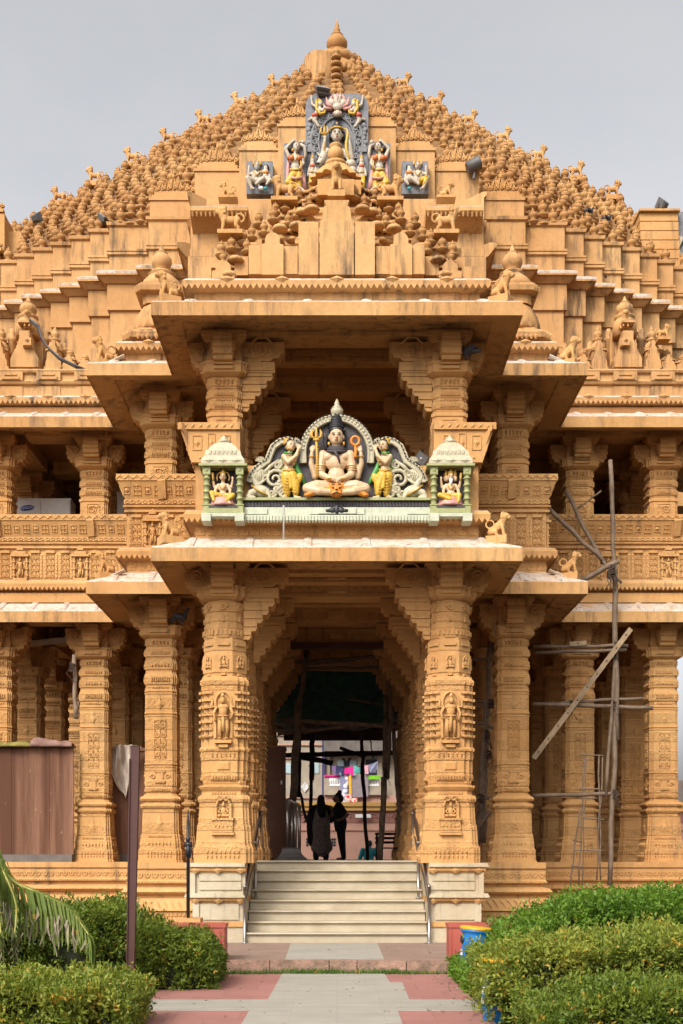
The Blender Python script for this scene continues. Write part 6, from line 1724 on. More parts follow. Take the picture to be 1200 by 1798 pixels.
ordn = ['top', 'second from the top', 'third from the top', 'fourth from the top', 'fifth from the top', 'sixth from the top', 'lowest']
for k, (x, y) in enumerate(((486, 160), (421, 191), (358, 222), (296, 254), (233, 288), (167, 322), (105, 357))):
    lion(x, y, YC, .43, 'stand', -1, 'small stone lion facing left on the left roof edge against sky, ' + ordn[k] + (' one' if k in (0, 6) else ''), 'lions along the roof edges', (.2, .12))
for k, (x, y) in enumerate(((708, 157), (766, 190), (824, 222), (884, 252), (946, 284), (1012, 312), (1076, 346))):
    lion(x, y, YC, .43, 'stand', 1, 'small stone lion facing right on the right roof edge against sky, ' + ordn[k] + (' one' if k in (0, 6) else ''), 'lions along the roof edges', (.2, .12))
G2 = 'lions on the porch roof'
lion(405, 410, 19.15, .44, 'stand', -1, 'stone lion with curled tail low on the left end of the porch roof', G2, (.2, .06)); lion(783, 410, 19.15, .44, 'stand', 1, 'stone lion with curled tail low on the right end of the porch roof', G2, (.2, .06))
lion(500, 352, 19.9, .42, 'stand', -1, 'stone lion just left of the ribbed canopy on the porch roof', G2, (.22, .06)); lion(685, 352, 19.9, .42, 'stand', 1, 'stone lion just right of the ribbed canopy on the porch roof', G2, (.22, .06))
lion(591, 343, 19.45, .46, 'sit', -1, 'stone lion facing forward below the ribbed canopy', G2, (.17, .10), PI / 2)
lion(401, 348, 25.25, .34, 'sit', -1, 'small stone lion on the wall ledge left of the swan relief panel', 'small lions on the wall ledges', (.2, .05)); lion(783, 348, 25.25, .34, 'sit', 1, 'small stone lion on the wall ledge right of the yellow-trousered couple panel', 'small lions on the wall ledges', (.2, .05))
G3 = 'lions on the eave corners'
lion(296, 524, 18.4, .40, 'sit', -1, 'stone lion on the upper porch eave beside the left domed turret', G3, (.16, .12), .5); lion(880, 524, 18.4, .40, 'sit', 1, 'stone lion on the upper porch eave beside the right domed turret', G3, (.16, .12), -.5)
lion(184, 636, 20.7, .42, 'sit', -1, 'stone lion on the upper wing eave under the black cable', G3, (.16, .12), .5); lion(998, 636, 20.7, .42, 'sit', 1, 'stone lion on the upper wing eave right of the porch', G3, (.16, .12), -.5)
lion(299, 944, 18.4, .38, 'sit', -1, 'stone lion on the lower porch eave left of the goddess shrine', G3, (.16, .12), .5); lion(874, 944, 18.4, .38, 'sit', 1, 'pale stone lion on the lower porch eave right of the bearded god shrine', G3, (.16, .12), -.3)
lion(187, 1008, 20.7, .38, 'sit', -1, 'stone lion on the lower wing eave left of the porch', G3, (.16, .12), .5); lion(1001, 1008, 20.7, .38, 'sit', 1, 'stone lion on the lower wing eave beside the lashed scaffold poles', G3, (.16, .12), -.4)

late_spires()
for k, (x, y) in enumerate(((486, 160), (421, 191), (358, 222), (296, 254), (233, 288), (167, 322), (105, 357), (708, 157), (766, 190), (824, 222), (884, 252), (946, 284), (1012, 312), (1076, 346))):
    s_ = 1 if x < 592 else -1
    for (dx, dy) in ((20, 4), (-13, 14), (-17, 28), (-23, 41)):
        o = obj('pot', pot_me, roof); o.location = W(x + s_ * dx, y + dy, YC - .05 - .012 * max(0, dy - 5)); o.scale = (1.02, 1.02, 1.02)
# ------------------------------------------------------------------ ground, path, slab, kerb
def plane(name, pts, z, mat, kind='structure', th=None):
    m = MB(); m.prism(pts, 'z', z - (th or .3), z); o = m.build(name, mat); o['kind'] = kind; return o


m = MB(); m.box(-400, 400, -60, 900, -.9, -.03); struct(m.build('ground', M['soil']))
plane('path', [(-2.3, 4), (1.45, 4), (1.45, 15.62), (-2.3, 15.62)], 0, M['pinkpave'])
pw = [(-.90, 4), (.575, 4), (.60, 11.82), (1.45, 11.82), (1.45, 12.72), (.77, 12.72), (.79, 14.45), (.64, 14.45), (.62, 15.60), (-.71, 15.60), (-.735, 12.72), (-2.3, 12.72), (-2.3, 11.82), (-.865, 11.82)]
m = MB(); m.prism(pw, 'z', -.1, .005); struct(m.build('path_marking', M['whitepave']))
plane('pavement', [(-3.2, 15.66), (3.2, 15.66), (3.2, 18.9), (-3.2, 18.9)], .17, M['slab'])
m = MB()
rk = random.Random(5)
x = -1.5
while x < 1.5:
    w = rk.uniform(.35, .8); m.box(x, min(1.5, x + w - .012), 15.60 - rk.uniform(0, .03), 15.70, -.05, .168 + rk.uniform(-.012, .006)); x += w
struct(m.build('kerb', M['kerb']))
m = MB(); m.prism([(-.68, 15.72), (.62, 15.72), (.63, 18.62), (-.72, 18.62)], 'z', .1, .175); struct(m.build('pavement_marking', M['whitepave']))
g = MB()
for k in range(2600):
    t = rk.random(); x = rk.uniform(-1.7, 1.5); y = 15.56 - abs(rk.gauss(0, .05)); h = rk.uniform(.02, .075) * (1.3 if -1 < x < .8 else .9)
    if rk.random() < .25 * (1 + math.sin(x * 6)): continue
    a = rk.uniform(0, 6.28); dx, dy = math.cos(a) * .006, math.sin(a) * .006; lx, ly = rk.uniform(-.03, .03), rk.uniform(-.03, .02)
    q = g.pts([(x - dx, y - dy, 0), (x + dx, y + dy, 0), (x + lx, y + ly, h)]); g.face((q, q + 1, q + 2))
go = g.build('grass', M['grass'], None, False); tag(go, 'short green grass tuft line at the foot of the kerb', 'grass', None, 'stuff')

g = MB(); rl = random.Random(21)
for k in range(150):
    side = rl.random() < .5
    x = (1.42 - abs(rl.gauss(0, .16))) if side else rl.uniform(-1.75, 1.4); y = rl.uniform(10.5, 15.5) if rl.random() < .8 else rl.uniform(15.8, 18.6)
    z = .007 if y < 15.6 else .178; a = rl.uniform(0, 6.3); L = rl.uniform(.015, .035); c, s_ = math.cos(a), math.sin(a)
    q = g.pts([(x, y, z), (x + c * L - s_ * L * .4, y + s_ * L + c * L * .4, z + rl.uniform(0, .012)), (x + c * L * 2, y + s_ * L * 2, z + .004), (x + c * L + s_ * L * .4, y + s_ * L - c * L * .4, z + rl.uniform(0, .012))]); g.face((q, q + 1, q + 2, q + 3))
fo = g.build('fallen_leaves', M['palm_dry'], None, False); tag(fo, 'dry fallen leaves scattered over the paving', 'leaves', None, 'stuff')

# ------------------------------------------------------------------ stairs, rails
stair = empty('staircase', (0, 20, .17)); tag(stair, 'cream marble staircase of eight steps leading up between the pedestals', 'stairs')
ys = [18.72, 19.02, 19.32, 19.62, 20.12, 20.42, 20.72, 21.02]
rise = (ZF - .17 + .03) / 8
for k, y in enumerate(ys):
    m = MB(); z0, z1 = .17 + k * rise, .17 + (k + 1) * rise
    y1 = ys[k + 1] + .05 if k < 7 else 21.5
    m.box(-1.425, 1.425, y + .02, y1, z0 - (.0 if k else .05), z1 - .032)
    m.box(-1.43, 1.43, y - .012, y1, z1 - .0315, z1)
    m.tube([(-1.43, y - .012, z1 - .016), (1.43, y - .012, z1 - .016)], .016, 8); m.tube([(-1.425, y + .016, z1 - .045), (1.425, y + .016, z1 - .045)], .011, 6)
    o = obj('step', m.mesh('step', M['marble'])); o.parent = stair; o.location = -stair.location
for sx, nm in ((-1, 'left'), (1, 'right')):
    r = empty('handrail', (sx * 1.40, 18.8, .17)); tag(r, 'dark sloping handrail on steel posts along the ' + nm + ' side of the stairs', 'handrail', 'stair handrails')
    def rp(name, m, mat):
        o = obj(name, m.mesh(name, mat)); o.parent = r; o.location = -r.location
    m = MB(); m.smooth = True; m.tube([(sx * 1.44, 18.66, 1.00), (sx * 1.42, 19.6, 1.52), (sx * 1.40, 20.2, 1.70), (sx * 1.38, 21.5, 2.32), (sx * 1.38, 21.75, 2.33)], .028, 10); rp('rail', m, M['rail'])
    for (x, y, zb, zt) in ((1.44, 18.68, .17, 1.06), (1.37, 20.15, ZF - .6, 1.76), (1.36, 21.45, ZF, 2.30)):
        m = MB(); m.smooth = True; m.lathe([(.05, 0), (.05, .012), (.026, .02), (.026, zt - zb - .02), (.032, zt - zb - .02), (.032, zt - zb + .0), (.02, zt - zb + .02)], (sx * x, y, zb), 12); rp('post', m, M['steel'])
    m = MB(); m.tube([(sx * 1.44, 18.66, .70), (sx * 1.42, 19.6, 1.2), (sx * 1.40, 20.2, 1.40), (sx * 1.37, 21.45, 2.0)], .012, 8); rp('lower_bar', m, M['steel'])

# ------------------------------------------------------------------ red blocks, posts
for sx, nm in ((-1, 'beside the green hedge'), (1, 'behind the blue bin')):
    m = MB(); x0, x1 = 1.46, 2.35
    m.box(sx * x0, sx * x1, 15.55, 15.95, 0, .62); m.box(sx * (x0 - .012), sx * (x1 + .012), 15.535, 15.965, .60, .645); m.box(sx * (x0 + .05), sx * (x1 - .05), 15.535, 15.56, .06, .56)
    m.box(sx * (x0 + .01), sx * (x0 + .03), 15.54, 15.6, .0, .6)
    o = m.build('red_block', M['redwall']); tag(o, 'low dark red painted masonry block at the kerb ' + nm, 'block', 'red blocks flanking the path')
pl = empty('thin_pole', (-2.19, 17.6, 0)); tag(pl, 'thin black pole with a round joint beside the left marble pedestal', 'pole')
m = MB(); m.smooth = True; m.lathe([(.026, .2), (.026, 1.75), (.034, 1.76), (.034, 1.80), (.024, 1.81), (.024, 2.02), (.015, 2.1), (.006, 2.22)], (0, 0, 0), 10); m.build('shaft', M['iron'], pl)
m = MB(); m.smooth = True; m.tube([(-.05, 0, 1.70), (.06, 0, 1.70)], .04, 12); m.tube([(.0, 0, 1.52), (.0, 0, 1.70)], .036, 10); m.tube([(.03, -.02, 1.5), (.05, -.02, 1.62), (.04, 0, 1.72)], .012, 6); m.build('joint', M['iron'], pl)
m = MB(); m.box(-.16, .16, -.14, .14, -.0, .56); m.box(-.20, .20, -.18, .18, .55, .62); m.build('footing', M['ochre'], pl)
bp = empty('steel_post', (X_(230, 13.2), 13.2, 0)); tag(bp, 'tall plain brown steel post rising out of the left hedge', 'post')
m = MB(); t = X_(238.5, 13.2) - X_(230, 13.2)
m.loft([[(-.042, -.04, 0), (.035, -.04, 0), (.035, .04, 0), (-.042, .04, 0)], [(t - .052, -.04, 2.74), (t + .045, -.04, 2.74), (t + .045, .04, 2.74), (t - .052, .04, 2.74)]]); m.build('shaft', M['brownsteel'], bp)
m = MB(); m.loft([[(-.046, -.06, 0), (-.036, -.06, 0), (-.036, .06, 0), (-.046, .06, 0)], [(t - .062, -.06, 2.60), (t - .05, -.06, 2.60), (t - .05, .06, 2.60), (t - .062, .06, 2.60)]]); m.box(t - .055, t + .048, -.045, .045, 2.74, 2.745); m.build('flange', M['brownsteel'], bp)

# ------------------------------------------------------------------ bins
def font_mesh(txt, size, ext=.002, name='lettering'):
    cu = bpy.data.curves.new('t', 'FONT'); cu.body = txt; cu.size = size; cu.extrude = ext; cu.align_x = 'CENTER'; cu.align_y = 'CENTER'
    t = bpy.data.objects.new('t', cu); COL.objects.link(t); bpy.context.view_layer.update()
    dg = bpy.context.evaluated_depsgraph_get(); me = bpy.data.meshes.new_from_object(t.evaluated_get(dg)); bpy.data.objects.remove(t); me.name = name
    return me


def bin_(x, y, lab, tilt, rot):
    t = empty('litter_bin', (x, y, -.02)); tag(t, lab, 'bin', 'blue bins by the hedge'); t.rotation_euler = (0, tilt, rot); q = .88 if y < 12 else 1.02; t.scale = (q, q, q)
    m = MB(); m.smooth = True
    prof = [(.125, 0), (.13, .02), (.162, .30), (.178, .56), (.178, .60), (.190, .605), (.190, .63), (.175, .64)]
    seg = 32; rings = []
    for (r, z) in prof:
        ring = []
        for i in range(seg):
            a = 2 * PI * i / seg; rr = r
            if .33 < z < .59 and abs(((a - PI * 1.02 + PI) % (2 * PI)) - PI) < .5: rr = r * .8
            ring.append((rr * math.cos(a), rr * math.sin(a), z))
        rings.append(ring)
    m.loft(rings); m.build('body', M['bin'], t)
    m = MB(); m.smooth = True
    m.lathe([(.192, .63), (.196, .635), (.196, .655), (.18, .668), (.06, .675), (.01, .675)], (0, 0, 0), 32); m.build('lid', M['binlid'], t)
    m = MB(); m.smooth = True; m.ell((-.150, -.02, .505), (.035, .085, .055), 14, 8); m.build('opening', M['black'], t)
    for (txt, z, a, s) in (('a', .36, PI * 1.13, .15), ('Clean', .36, PI * 1.62, .13), ('nv', .235, PI * 1.16, .13), ('city', .235, PI * 1.62, .11)):
        me = font_mesh(txt, s); me.materials.clear(); me.materials.append(M['white'])
        r0 = .166 + (z - .3) * .06
        for v in me.vertices:
            aa = a + v.co.x / r0; rr = r0 + v.co.z + .004; v.co = (rr * math.cos(aa), rr * math.sin(aa), z + v.co.y)
        if txt in ('a', 'nv'): obj('lettering', me, t)
    return t


bin_(X_(829, 14.7), 14.75, 'leaning blue litter bin with mustard lid in front of the right red block', math.radians(5), 0)
bin_(X_(871, 11.1), 11.15, 'blue litter bin mostly hidden in the yellow-green hedge at the bottom', math.radians(4), 0)

# ------------------------------------------------------------------ hedges and palm
def leaves_mesh(name, C, N_, size, mat, seed, wide=.42):
    """C: n x 3 centres, N_: n x 3 growth directions -> one mesh of bent leaf quads"""
    r = np.random.default_rng(seed); n = len(C)
    d = N_ / (np.linalg.norm(N_, axis=1, keepdims=True) + 1e-9)
    rv = r.normal(size=(n, 3)); s = np.cross(d, rv); s /= np.linalg.norm(s, axis=1, keepdims=True) + 1e-9
    up = np.cross(s, d)
    L = size * r.uniform(.6, 1.25, (n, 1)); w = L * wide * .5
    base = C; tip = C + d * L + up * L * .12 * r.uniform(-1, 1, (n, 1)); mid = C + d * L * .5 - up * L * .10
    V = np.concatenate([base, mid - s * w, tip, mid + s * w], axis=1).reshape(-1, 3)
    me = bpy.data.meshes.new(name)
    me.vertices.add(4 * n); me.vertices.foreach_set('co', V.astype(np.float32).ravel())
    me.loops.add(4 * n); me.loops.foreach_set('vertex_index', np.arange(4 * n, dtype=np.int32))
    me.polygons.add(n); me.polygons.foreach_set('loop_start', np.arange(0, 4 * n, 4, dtype=np.int32)); me.polygons.foreach_set('loop_total', np.full(n, 4, dtype=np.int32))
    me.update(); me.materials.append(mat); me.validate()
    return me


def hedge(x0, x1, y0, y1, hfun, label, mat, n, seed, size=.05, rag=.10):
    """hfun(x, y) -> height of the clipped mass; rounded shell of leaf sprigs round a solid twig core coloured as shade"""
    r = np.random.default_rng(seed); t = empty('hedge', ((x0 + x1) / 2, (y0 + y1) / 2, 0)); tag(t, label, 'hedge')
    ox, oy = t.location.x, t.location.y
    ns = n // 9; xin = x0 if x0 > 0 else x1
    X = r.uniform(x0, x1, ns * 3); Y = y0 + (y1 - y0) * r.beta(1.0, 1.5, ns * 3)
    H = np.array([hfun(a, b) for a, b in zip(X, Y)])
    xe = xin; ne = int(len(X) * .10); sg = 1 if xe > (x0 + x1) / 2 else -1
    X[:ne] = xe - sg * .14 * r.random(ne) ** 1.5; Y[:ne] = r.uniform(y0, y1, ne); H[:ne] = [hfun(a, b) for a, b in zip(X[:ne], Y[:ne])]
    isend = np.zeros(len(X), bool); isend[:ne] = True
    keep = H > .06; X, Y, H, isend = X[keep], Y[keep], H[keep], isend[keep]
    pm_ = r.permutation(len(X)); X, Y, H, isend = X[pm_], Y[pm_], H[pm_], isend[pm_]
    u = r.random(len(X))
    top = u < .52
    Z = np.where(top, H * (1 - .16 * r.random(len(X)) ** 2), H * r.random(len(X)) ** .8)
    # front shell
    Y = np.where(top | isend, Y, y0 + (y1 - y0) * .16 * r.random(len(X)) ** 1.6)
    bulge = .09 * np.sin(X * 5.1 + Z * 3) + .07 * np.sin(X * 11.3 + 1.7) + .06 * np.sin(Z * 13 + X * 2)
    Y = Y - np.where(top, 0, bulge)
    H2 = np.array([hfun(a, max(b, y0)) for a, b in zip(X, Y)]); Z = np.minimum(Z, H2)
    # round the front edge
    k = np.clip((Y - y0) / .35, 0, 1); Z = np.where(top, Z * (.80 + .20 * np.sqrt(k)), Z)
    Z = Z + np.where(top, (rag * r.random(len(X)) ** 3), 0)
    P = np.stack([X, Y, Z], 1)[:ns]
    m_ = min(len(X), ns); P = np.stack([X, Y, Z], 1)[:m_]; tp = top[:m_]
    out = np.stack([r.normal(0, .5, m_), np.where(tp, r.normal(-.25, .5, m_), -1 + r.normal(0, .5, m_)), np.where(tp, 1.0, .55) + r.normal(0, .35, m_)], 1)
    # nine leaves to a sprig
    C = np.repeat(P, 9, 0); O = np.repeat(out, 9, 0)
    j = np.tile(np.arange(9), m_)[:, None]
    On = O / np.linalg.norm(O, axis=1, keepdims=True)
    C = C + On * (j - 4) * size * .32 + r.normal(0, size * .22, C.shape)
    D = On * .8 + r.normal(0, .65, C.shape)
    C[:, 2] = np.maximum(C[:, 2], .01)
    C[:, 0] -= ox; C[:, 1] -= oy
    obj('foliage', leaves_mesh('foliage', C, D, size, M[mat], seed + 1), t)
    # solid twig core, its dark colour stands in for inner hedge shade
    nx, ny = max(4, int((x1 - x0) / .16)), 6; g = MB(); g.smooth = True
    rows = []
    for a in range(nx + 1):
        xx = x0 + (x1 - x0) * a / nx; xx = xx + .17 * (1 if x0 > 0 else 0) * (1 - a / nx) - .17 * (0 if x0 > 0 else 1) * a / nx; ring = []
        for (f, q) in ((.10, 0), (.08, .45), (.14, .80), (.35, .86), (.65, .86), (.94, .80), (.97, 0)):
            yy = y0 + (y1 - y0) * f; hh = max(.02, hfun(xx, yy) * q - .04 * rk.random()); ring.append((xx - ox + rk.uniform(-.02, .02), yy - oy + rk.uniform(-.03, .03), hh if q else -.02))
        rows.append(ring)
    g.loft(rows); g.build('twig_shade_core', M['leaf_core'], t)
    return t


def sm(a, b, x):
    t = min(1, max(0, (x - a) / (b - a))); return t * t * (3 - 2 * t)


wob = lambda x, y: .05 * math.sin(2.3 * x + y) + .035 * math.sin(5.7 * x - 2 * y + 1) + .025 * math.sin(11 * x + 3 * y)
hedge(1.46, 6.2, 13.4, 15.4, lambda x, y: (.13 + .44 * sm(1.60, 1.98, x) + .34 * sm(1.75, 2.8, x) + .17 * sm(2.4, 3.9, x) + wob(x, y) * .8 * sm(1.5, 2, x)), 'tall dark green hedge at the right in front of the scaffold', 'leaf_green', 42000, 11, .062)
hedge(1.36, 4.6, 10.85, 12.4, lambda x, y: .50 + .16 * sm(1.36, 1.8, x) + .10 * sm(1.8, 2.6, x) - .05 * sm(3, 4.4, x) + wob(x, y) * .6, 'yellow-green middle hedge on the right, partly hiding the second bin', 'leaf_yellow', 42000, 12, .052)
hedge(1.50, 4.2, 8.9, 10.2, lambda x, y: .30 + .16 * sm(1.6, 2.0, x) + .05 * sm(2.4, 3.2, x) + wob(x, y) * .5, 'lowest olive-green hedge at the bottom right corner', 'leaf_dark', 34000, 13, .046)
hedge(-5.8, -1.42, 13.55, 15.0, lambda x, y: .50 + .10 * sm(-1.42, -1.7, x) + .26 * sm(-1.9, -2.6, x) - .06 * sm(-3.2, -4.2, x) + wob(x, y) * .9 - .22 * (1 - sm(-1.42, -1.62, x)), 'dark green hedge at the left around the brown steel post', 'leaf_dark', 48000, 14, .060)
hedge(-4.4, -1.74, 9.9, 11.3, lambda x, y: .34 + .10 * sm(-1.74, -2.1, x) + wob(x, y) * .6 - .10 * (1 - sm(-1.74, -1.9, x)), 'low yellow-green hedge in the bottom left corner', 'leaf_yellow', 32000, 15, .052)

palm = empty('palm_tree', (-4.15, 12.4, 0)); tag(palm, 'palm tree at the left edge with drooping fronds and dry leaf tips', 'palm tree')
m = MB(); m.smooth = True
m.lathe([(.20, -.02), (.17, .3), (.15, .32), (.16, .6), (.14, .62), (.15, .95), (.13, .97), (.14, 1.35), (.10, 1.5)], (0, 0, 0), 14); m.build('trunk', M['bark'], palm)


def frond(path, L0, spread, dry, seed):
    """rib with hanging leaflets along it; path in world coordinates"""
    r = random.Random(seed); o = Vector((-4.15, 12.4, 0)); P = [Vector(p) - o for p in path]
    # resample by Catmull-Rom
    Q = []
    for i in range(len(P) - 1):
        a, b, c, d = P[max(0, i - 1)], P[i], P[i + 1], P[min(len(P) - 1, i + 2)]
        for k in range(8):
            t = k / 8; Q.append(.5 * ((2 * b) + (-a + c) * t + (2 * a - 5 * b + 4 * c - d) * t * t + (-a + 3 * b - 3 * c + d) * t ** 3))
    Q.append(P[-1]); n = len(Q)
    m = MB(); m.smooth = True; m.tube(Q, [.022 * (1 - .8 * i / n) + .003 for i in range(n)], 6)
    fr = m.build('frond', M['palm_rib'], palm)
    for nm, mt in (('leaflets', 'palm'), ('dry_leaflets', 'palm_dry')):
        g = MB()
        for i in range(2, n - 1):
            t = (Q[i + 1] - Q[i - 1]).normalized()
            for s in (-1, 1):
                for rep in range(3):
                    isdry = r.random() < dry
                    L = L0 * (.55 + .6 * math.sin(PI * min(1, i / n * 1.15))) * r.uniform(.7, 1.1)
                    side = t.cross(Vector((0, 0, 1))).normalized() * s
                    b = Q[i] + (Q[i + 1] - Q[i]) * r.random(); dr = spread * r.uniform(.75, 1.25)
                    p1 = b + side * L * .28 * (1.2 - dr) + t * L * .24 + Vector((0, 0, L * .04)); p2 = b + side * L * .42 * (1.15 - dr) + t * L * .36 - Vector((0, 0, L * .42 * dr)); p3 = b + side * L * .44 * (1.1 - dr) + t * L * .36 - Vector((0, 0, L * (.95 * dr)))
                    segs = [b, p1, p2, p3]
                    if nm == 'leaflets' and isdry: segs = segs[:3]
                    if nm == 'dry_leaflets':
                        if not isdry: continue
                        segs = [p2, (p2 + p3) / 2 + Vector((r.uniform(-.02, .02), r.uniform(-.02, .02), 0)), p3 + Vector((r.uniform(-.05, .05), 0, -.02))]
                    W_ = .014; prev = None
                    for j, q in enumerate(segs):
                        w = W_ * (1.0 if 0 < j < len(segs) - 1 else .45); dv = (t if abs(t.dot(side)) < .5 else side)
                        cur = g.pts([q - t * w, q + t * w])
                        if prev is not None: g.face((prev, prev + 1, cur + 1, cur))
                        prev = cur
        g.build(nm, M[mt], fr, False)


c0 = (-4.05, 12.4, 1.5)
frond([c0, (-3.62, 12.3, 1.62), W(20, 1545, 12.1), W(75, 1572, 12.0), W(122, 1598, 11.9), W(156, 1642, 11.8)], .46, .85, .42, 1)
frond([c0, (-3.75, 12.1, 1.72), W(-14, 1500, 11.9), W(10, 1540, 11.8), W(28, 1590, 11.7), W(26, 1640, 11.6)], .40, 1.0, .35, 2)
frond([c0, (-3.9, 12.0, 1.75), W(-22, 1520, 11.6), W(-6, 1580, 11.5), W(2, 1640, 11.4)], .42, 1.0, .35, 3)
frond([c0, (-4.3, 12.9, 1.95), (-4.7, 13.4, 1.9), (-5.1, 13.9, 1.5)], .45, .8, .3, 4)
frond([c0, (-4.5, 12.0, 1.95), (-5.0, 11.6, 1.8), (-5.4, 11.2, 1.3)], .45, .8, .3, 5)

# ------------------------------------------------------------------ things standing in and on the temple
def straightpole(m, a, b, r, seed=0, bend=.02):
    q = random.Random(seed); a, b = Vector(a), Vector(b); n = 7; P = []
    for i in range(n):
        t = i / (n - 1); P.append(a + (b - a) * t + Vector((q.uniform(-bend, bend), q.uniform(-bend, bend), q.uniform(-bend, bend) * .6)) * (1 if 0 < i < n - 1 else 0))
    m.smooth = True; m.tube(P, [r * (1.06 if i % 2 else .96) for i in range(n)], 8); m.smooth = False


def scaffold(loc, label, poles, lash=(), mat='bamboo', group='scaffolds', planks=()):
    t = empty('scaffold', loc); tag(t, label, 'scaffold', group)
    for k, (a, b, r) in enumerate(poles):
        m = MB(); straightpole(m, Vector(a) - Vector(loc), Vector(b) - Vector(loc), r, k + 3); m.build('pole', M[mat], t)
    for c in lash:
        m = MB(); m.smooth = True; c = Vector(c) - Vector(loc); q = random.Random(int(abs(c.x) * 100))
        for k in range(5): m.tube([c + Vector((.055 * math.cos(a), .06 * math.sin(a), -.05 + .025 * k + .03 * math.sin(a * 1 + k))) for a in [2 * PI * j / 8 for j in range(9)]], .013, 5, False)
        for k in range(3): m.tube([c + Vector((q.uniform(-.05, .05), -.05, 0)), c + Vector((q.uniform(-.1, .1), -.07, -.12)), c + Vector((q.uniform(-.12, .12), -.06, -.28))], .006, 4)
        m.build('lashing', M['rope'], t)
    for (a, b, w) in planks:
        m = MB(); a, b = Vector(a) - Vector(loc), Vector(b) - Vector(loc); d = (b - a).normalized(); nn = Vector((0, 1, 0)); s = d.cross(nn)
        m.loft([[p + s * w + nn * .018, p - s * w + nn * .018, p - s * w - nn * .018, p + s * w - nn * .018] for p in (a, b)])
        m.build('plank', M['plankwood'], t)
        m = MB(); n = int((b - a).length / .28)
        for k in range(n): 
            c = a + (b - a) * ((k + .5) / n); m.blk(c - nn * .0185, s, d, -nn, .014, .014, .003, 1)
        m.build('bolt_holes', M['rope'], t)
    return t


d = 22.45; w = lambda x, y, dd=d: W(x, y, dd)
scaffold(w(1075, 1550), 'tall lashed bamboo scaffold pole with diagonal drilled plank at the right', [
    (w(1071, 1555), w(1083, 1240), 0.047), (w(1084, 1300), w(1079, 985), 0.051), (w(1081, 1040), w(1072, 808), 0.043), (w(1064, 1400), w(1081, 1130), 0.034),
    (w(936, 1135), w(1103, 1134), 0.034), (w(938, 1146), w(1100, 1141), 0.032), (w(936, 1236, d), w(1146, 1243), 0.038), (w(985, 1234), w(1130, 1226), 0.030), (w(936, 1397, d), w(1086, 1394), 0.038),
    (w(944, 873, 22.2), w(1066, 992, 22.3), 0.043), (w(994, 862, 22.5), w(1060, 990, 22.35), 0.038), (w(1020, 1019, 22.3), w(1086, 986, 22.25), 0.051), (w(1060, 985, 22.2), w(1092, 1024, 22.3), 0.025), (w(1013, 894, 22.9), w(1056, 862, 22.9), 0.017)],
    [w(1075, 1000, 22.25), w(1082, 1135, d), w(1080, 1240, d), w(1080, 1395, d), w(1005, 1238, d), w(1072, 1010, 22.25)], planks=[(w(937, 1332, 22.3), w(1108, 1104, 22.3), 0.047), (w(1000, 1131, 22.4), w(1030, 1129, 22.4), 0.043)])
d = 22.2
t = empty('ladder', w(1035, 1555)); tag(t, 'thin improvised stick ladder leaning below the diagonal plank', 'ladder')
for (a, b, r) in (((1017, 1555), (1027, 1330), 0.015), ((1002, 1560), (1018, 1420), 0.015), ((1055, 1545), (1052, 1325), 0.015), ((1022, 1560), (1030, 1330), 0.012), ((1048, 1545), (1058, 1330), .014)):
    m = MB(); straightpole(m, w(*a) - t.location, w(*b) - t.location, r, a[0], .02); m.build('stile', M['bamboo'], t)
for k, (xa, xb, y) in enumerate(((1019, 1060, 1325), (1018, 1056, 1384), (1022, 1062, 1437), (1016, 1054, 1452), (1010, 1060, 1492), (1006, 1022, 1476), (1003, 1024, 1520), (1012, 1050, 1400))):
    m = MB(); straightpole(m, w(xa, y) - t.location, w(xb, y + 2) - t.location, .014, k, .01); m.build('rung', M['bamboo'], t)
d = 22.9
scaffold(w(860, 1500), 'bamboo scaffold bundle seen in the gap right of the porch column', [
    (w(845, 1480), w(862, 1105), 0.043), (w(838, 1500), w(853, 1230), 0.043), (w(851, 1480), w(857, 1270), 0.030), (w(826, 1232), w(880, 1229), 0.025), (w(822, 1240), w(900, 1242), 0.025), (w(826, 1402), w(872, 1400), 0.030), (w(836, 1455), w(862, 1425), 0.043), (w(824, 1265), w(868, 1278), 0.030), (w(824, 1158), w(900, 1156), 0.025), (w(868, 1120), w(872, 1230), 0.034)], [w(862, 1236), w(855, 1290), w(858, 1325), w(846, 1402)])
d = 24.6
scaffold(w(134, 1250), 'short pale bamboo pole with pink cloth knot behind the left hall column', [(w(134, 1262), w(131, 1150), 0.043), (w(137, 1262), w(137, 1232), 0.017)], [w(128, 1172)])
d = 27.3
I = lambda x, y, dd=27.3: W(420 + x * .3, 1100 + y * .3, dd)
scaffold(I(340, 1340), 'crooked timber scaffold frame standing inside the entrance passage', [
    (I(405, 130), I(352, 470), 0.058), (I(352, 430), I(315, 1020), 0.086), (I(322, 900), I(300, 1350, 27.4), 0.070), (I(868, 175), I(888, 590), 0.058), (I(888, 500), I(866, 890), 0.062), (I(854, 410), I(856, 800), 0.047), (I(848, 880), I(826, 1380), 0.066), (I(905, 600, 27.8), I(945, 1250, 27.8), 0.047),
    (I(300, 212), I(850, 176), 0.043), (I(385, 246), I(850, 242), 0.039), (I(410, 222), I(680, 200), 0.023), (I(250, 545), I(1020, 596), 0.055), (I(190, 610, 28), I(700, 590), 0.039), (I(225, 630), I(690, 580), 0.039), (I(330, 550), I(400, 625), 0.062), (I(640, 425, 28.5), I(1000, 480, 28.5), 0.023), (I(190, 575, 28), I(480, 578, 28), 0.039)],
    [I(395, 160), I(345, 560), I(860, 860), I(858, 820), I(880, 195), I(862, 520)])
I2 = lambda x, y, dd=32.2: W(420 + x * .3, 1100 + y * .3, dd)
